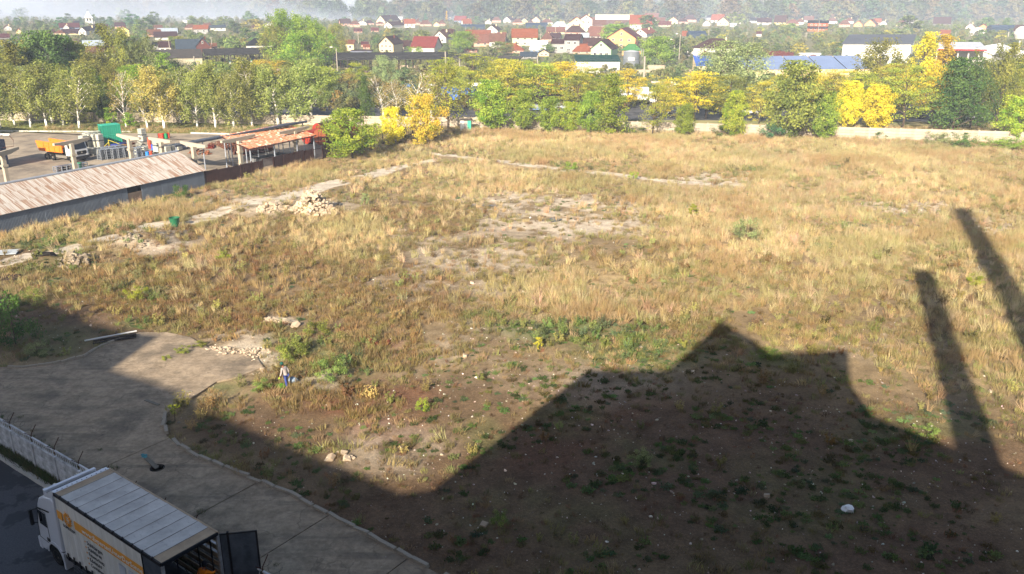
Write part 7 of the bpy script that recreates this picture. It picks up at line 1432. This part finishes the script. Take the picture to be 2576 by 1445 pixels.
q = MB(); q.ext([(.30, 3.35), (.30, 4.22), (.42, 4.2), (1.2, 3.72), (1.2, 3.55)], 'y', -.12, -.04).ext([(.30, 3.35), (.30, 4.22), (.42, 4.2), (1.2, 3.72), (1.2, 3.55)], 'y', -BW + .08, -BW + .16).bx(1.05, 1.22, -BW + .1, -.06, 3.6, 3.98); q.obj('spoiler', m_trk, tr)
MB().add([(.24, -BW + .15, 3.92), (.24, -.12, 3.92), (1.05, -.12, 3.86), (1.05, -BW + .15, 3.86), (.24, -BW + .15, 3.7), (.24, -.12, 3.7), (1.05, -.12, 3.6), (1.05, -BW + .15, 3.6)], [(0, 1, 2, 3), (0, 4, 5, 1), (1, 5, 6, 2), (2, 6, 7, 3), (3, 7, 4, 0)]).obj('roof_hatch', m_navy, tr)  # dark slab standing in for the shaded gap between spoiler and box
for y in (-.3, -.75, -1.8, -2.25): 
    MB().lathe([(.001, .11), (.09, .09), (.11, 0), (.08, -.05), (.001, -.06)], 12, (1.62, y, 3.66)).obj('roof_lamp', mat('lamp_chrome', (.7, .7, .7), .2, .05, 2, .8), tr)
q = MB(); N = 12
for i in range(N + 1):
    a = PI * i / N; x, z = 1.02 + .66 * math.cos(a), .5 + .62 * math.sin(a); q.v += [(x, .02, z), (x, -.5, z), (1.02 + .76 * math.cos(a), .03, .5 + .74 * math.sin(a)), (1.02 + .76 * math.cos(a), -.5, .5 + .74 * math.sin(a))]
q.f = [t_ for i in range(N) for t_ in ((4 * i, 4 * i + 4, 4 * i + 6, 4 * i + 2), (4 * i, 4 * i + 1, 4 * i + 5, 4 * i + 4), (4 * i + 2, 4 * i + 6, 4 * i + 7, 4 * i + 3))]; q.m = [0] * len(q.f)
q.obj('mudguard', m_trk, tr); MB().bx(.28, 1.75, -.55, -.012, .5, 1.0).obj('wheel_arch', m_blk, tr); MB().bx(.22, .36, -.5, .02, .1, .98).obj('mud_flap', m_trk, tr)
for x in (1.02, -5.3, -6.65):
    for y in (-.17, -BW + .2): wheel(tr, x, y, .5, .32)
# ================================================================== people
def skin(name, J, E_, m, parent, sub=1):
    """grow a continuous limb surface round joints J: (x, y, z, radius)"""
    me = bpy.data.meshes.new(name); me.from_pydata([j[:3] for j in J], E_, []); o = bpy.data.objects.new(name, me); COL.objects.link(o)
    md = o.modifiers.new('skin', 'SKIN'); md.use_smooth_shade = True
    for i, j in enumerate(J): me.skin_vertices[0].data[i].radius = (j[3], j[3] if len(j) < 5 else j[4]); me.skin_vertices[0].data[i].use_root = (i == 0)
    sb = o.modifiers.new('sub', 'SUBSURF'); sb.levels = sub; sb.render_levels = sub
    dg = bpy.context.evaluated_depsgraph_get(); dg.update(); m2 = bpy.data.meshes.new_from_object(o.evaluated_get(dg)); bpy.data.objects.remove(o)
    m2.materials.clear(); m2.materials.append(m); return put(name, m2, parent)
m_skin = mat('skin', (.52, .32, .22), .6, .1, 8)
def hand_joints(J, E_, wrist, elbow):
    """palm, four unequal curled fingers and a thumb continuing from a wrist joint index"""
    w = Vector(J[wrist][:3]); d = (w - Vector(J[elbow][:3])).normalized(); s = d.cross(Vector((0, 0, 1))); s = s.normalized() if s.length > .2 else Vector((1, 0, 0)); n_ = d.cross(s)
    pc = w + d * .07; J.append((*pc, .036, .022)); p = len(J) - 1; E_.append((wrist, p))
    for k, (off, ln) in enumerate(((-.030, .070), (-.010, .082), (.011, .076), (.030, .060))):
        a = pc + s * off + d * .035; b = a + d * ln * .55; c = b + (d * .7 + n_ * .5).normalized() * ln * .5
        i = len(J); J += [(*a, .0095), (*b, .0085), (*c, .007)]; E_ += [(p, i), (i, i + 1), (i + 1, i + 2)]
    i = len(J); a = pc - s * .036 - d * .015; J += [(*a, .011), (*(a - s * .028 + d * .035), .0085)]; E_ += [(p, i), (i, i + 1)]
def person(label, loc, rz, jacket, trousers, cap, arms, lean=.12, stride=.18, glove=None, h=1.72):
    """arms: elbow and wrist offsets (right, left) in body space, +y forward"""
    o = thing('person', label, 'person', loc, rz); o.scale = (h / 1.75,) * 3; L = lean
    hip, chest, neck, head = (0, 0, .95), (0, L * .8, 1.32), (0, L * 1.25, 1.50), (0, L * 1.75, 1.63)
    J = [(*hip, .135, .105), (0, L * .35, 1.12, .135, .10), (*chest, .155, .105), (*neck, .055), (head[0], head[1] + .01, head[2] - .03, .075, .09), (head[0], head[1] + .01, head[2] + .06, .078, .098), (head[0], head[1], head[2] + .12, .05, .06)]
    E_ = [(0, 1), (1, 2), (2, 3), (3, 4), (4, 5), (5, 6)]
    for sx, st in ((.09, stride), (-.09, -stride)):
        i = len(J); J += [(sx, 0, .88, .09), (sx, st * .55 + .03, .49, .06), (sx * 1.05, st * .8 - .02, .10, .042), (sx * 1.1, st * .8 + .02, .045, .04), (sx * 1.2, st * .8 + .16, .035, .036)]; E_ += [(0, i), (i, i + 1), (i + 1, i + 2), (i + 2, i + 3), (i + 3, i + 4)]
    aj = []
    for sx, (el, wr) in ((.19, arms[0]), (-.19, arms[1])):
        i = len(J); sh = (sx, L * .95, 1.41); J += [(*sh, .062), (*el, .045), (*wr, .030)]; E_ += [(2, i), (i, i + 1), (i + 1, i + 2)]; aj.append((i, sh, el, wr)); hand_joints(J, E_, i + 2, i + 1)
    skin('body', J, E_, m_skin, o)
    mj = mat('cloth_' + jacket, jacket, .9, .15, 6); JJ = [(0, -.02, .76, .178, .145), (0, L * .35, 1.10, .168, .13), (*chest, .185, .135), (0, L * 1.1, 1.45, .10, .09)]; EE = [(0, 1), (1, 2), (2, 3)]
    for i, sh, el, wr in aj:
        k_ = len(JJ); w2 = tuple(Vector(el).lerp(Vector(wr), .93)); JJ += [(*sh, .085), (*el, .066), (*w2, .052)]; EE += [(2, k_), (k_, k_ + 1), (k_ + 1, k_ + 2)]
    skin('jacket', JJ, EE, mj, o)
    TT = [(0, 0, .93, .148, .12)]; ET = []
    for sx, st in ((.09, stride), (-.09, -stride)):
        i = len(TT); TT += [(sx, 0, .86, .108), (sx, st * .55 + .03, .49, .082), (sx * 1.05, st * .8 - .02, .09, .072)]; ET += [(0, i), (i, i + 1), (i + 1, i + 2)]
    skin('trousers', TT, ET, mat('cloth_' + trousers, trousers, .9, .15, 6), o)
    for sx, st in ((.1, stride), (-.1, -stride)): MB().ext([(st * .8 - .08, 0), (st * .8 - .08, .09), (st * .8 + .05, .10), (st * .8 + .2, .05), (st * .8 + .21, 0)], 'x', sx - .05, sx + .05).obj('shoe', mat('shoe', (.34, .27, .2), .8), o)
    mc = mat('cap_' + cap, cap, .85, .1, 6); cp = MB().lathe([(.112, -.02), (.118, .04), (.098, .10), (.05, .135), (.001, .142)], 16).obj('cap', mc, o, (head[0], head[1] + .005, head[2] + .045), smooth=True); cp.rotation_euler = (-.25, 0, 0)
    MB().ext([(.08, 0), (.2, -.015), (.2, -.005), (.08, .02)], 'x', -.07, .07).obj('peak', mc, cp)
    hm_ = mat('face_dark', (.06, .04, .035), .8); fc = MB()
    for x in (-.032, .032): fc.box((x, .092, .02), (.02, .012, .01))
    fc.box((0, .088, -.07), (.045, .012, .01)); fc.obj('eyes', hm_, o, (head[0], head[1] + .005, head[2])); MB().add([(-.014, .088, -.03), (.014, .088, -.03), (0, .118, -.03), (0, .09, .02)], [(0, 2, 3), (2, 1, 3), (0, 1, 2)]).obj('nose', m_skin, o, (head[0], head[1] + .005, head[2]))
    MB().lathe([(.098, -.075), (.102, -.02), (.1, .03)], 16).obj('hair', mat('hair', (.05, .04, .03), .8), o, (head[0], head[1] - .012, head[2] + .02))
    if glove:
        for i, sh, el, wr in aj[:2]:
            d = (Vector(wr) - Vector(el)).normalized(); c0 = Vector(wr) + d * .02; G_ = [(*c0, .042, .034), (*(c0 + d * .09), .048, .034)]; GE = [(0, 1)]
            for k_, off in enumerate((-.032, -.011, .011, .032)): i2 = len(G_); e0 = c0 + d * .13 + Vector((0, off, 0)); G_ += [(*e0, .014), (*(e0 + d * .055 + Vector((.0, .0, -.01))), .011)]; GE += [(1, i2), (i2, i2 + 1)]
            i2 = len(G_); G_ += [(*(c0 + d * .05 + Vector((0, .06, 0))), .014)]; GE += [(0, i2)]
            skin('glove', G_, GE, mat('glove_' + glove, glove, .7), o)
    return o
pf = G(722, 973)
person('person walking in a light grey jacket, blue trousers and a dark green cap', (pf.x, pf.y, field_z(pf.x, pf.y)), R(62), '978d88', '34427e', '14493f', (((.27, -.02, 1.13), (.27, .03, .88)), ((-.30, .10, 1.14), (-.36, .20, .90))), .16, .10, glove='b4d84a', h=1.72)
p2 = Vector((-20.36, 32.92, TZ)) + Matrix.Rotation(R(143.4), 3, 'Z') @ Vector((-BL + .52, -1.92, 1.07))
person('person in an orange jacket and dark cap standing inside the truck by its open door', p2, R(143.4) + PI + .25, 'd87a14', '1c2030', '10131c', (((.34, .22, 1.28), (.30, .46, 1.22)), ((-.28, .05, 1.12), (-.26, .18, .92))), .12, .05, h=1.76)
# ================================================================== air
def bxmesh(name, x0, x1, y0, y1, z0, z1): return MB().bx(x0, x1, y0, y1, z0, z1).mesh(name, [])
hm = bpy.data.materials.new('haze'); hm.use_nodes = True; ht = hm.node_tree; ht.nodes.clear(); ho = ht.nodes.new('ShaderNodeOutputMaterial'); hv = ht.nodes.new('ShaderNodeVolumePrincipled')
hv.inputs['Color'].default_value = (.66, .77, 1.0, 1); hv.inputs['Density'].default_value = .00024; hv.inputs['Anisotropy'].default_value = -.3; ht.links.new(hv.outputs[0], ho.inputs['Volume'])
me = bxmesh('haze', -5300, 5300, -1000, 6500, -2, 205); me.materials.clear(); me.materials.append(hm); hz = put('haze', me); kind(hz, 'stuff')
fm = bpy.data.materials.new('fog'); fm.use_nodes = True; ft = fm.node_tree; ft.nodes.clear(); fo = ft.nodes.new('ShaderNodeOutputMaterial'); fv = ft.nodes.new('ShaderNodeVolumePrincipled')
fv.inputs['Color'].default_value = (.52, .59, .73, 1); fv.inputs['Anisotropy'].default_value = -.3; fv.inputs['Density'].default_value = .0050; ft.links.new(fv.outputs[0], fo.inputs['Volume'])
nx_, ny_ = 60, 24; xs = np.linspace(-1900, 260, nx_); ys = np.linspace(820, 1750, ny_); FXX, FYY = np.meshgrid(xs, ys)
edge = np.clip((260 - FXX) / 700, 0, 1) ** .8 * np.clip((FYY - 820) / 160, 0, 1) * np.clip((1750 - FYY) / 200, 0, 1) * np.clip((FXX + 1900) / 100, 0, 1); top = 2 + edge * (20 + 22 * vnoise(FXX, FYY, 260, 4, 2.))
idx = np.arange(nx_ * ny_).reshape(ny_, nx_); N = nx_ * ny_; top_f = np.stack([idx[:-1, :-1], idx[:-1, 1:], idx[1:, 1:], idx[1:, :-1]], -1).reshape(-1, 4); bot_f = top_f[:, ::-1] + N
ring = list(idx[0, :]) + list(idx[1:, -1]) + list(idx[-1, -2::-1]) + list(idx[-2:0, 0]); side = np.array([(ring[i] + N, ring[(i + 1) % len(ring)] + N, ring[(i + 1) % len(ring)], ring[i]) for i in range(len(ring))])
V = np.concatenate([np.stack([FXX, FYY, top], -1).reshape(-1, 3), np.stack([FXX, FYY, np.full_like(FXX, -1.0)], -1).reshape(-1, 3)])
mm = bpy.data.materials.new('mist'); mm.use_nodes = True; mt_ = mm.node_tree; mt_.nodes.clear(); mo = mt_.nodes.new('ShaderNodeOutputMaterial'); mv = mt_.nodes.new('ShaderNodeVolumePrincipled')
mv.inputs['Color'].default_value = (.64, .76, 1.0, 1); mv.inputs['Anisotropy'].default_value = -.3; mv.inputs['Density'].default_value = .00036; mt_.links.new(mv.outputs[0], mo.inputs['Volume'])
me = MB().add([(-3600, 640, -1.5), (3600, 640, -1.5), (3600, 3400, -1.5), (-3600, 3400, -1.5), (-3600, 900, 40), (3600, 900, 40), (3600, 3400, 190), (-3600, 3400, 190)], [(3, 2, 1, 0), (4, 5, 6, 7), (0, 1, 5, 4), (1, 2, 6, 5), (2, 3, 7, 6), (3, 0, 4, 7)]).mesh('mist', mm); ms = put('mist', me); kind(ms, 'stuff'); tag(ms, 'thin blue mist over the valley behind the village', 'mist')
fog = put('fog_bank', rawmesh('fog_bank', V, np.concatenate([top_f, bot_f, side]), fm)); kind(fog, 'stuff'); tag(fog, 'bank of white morning fog lying behind the church', 'fog')
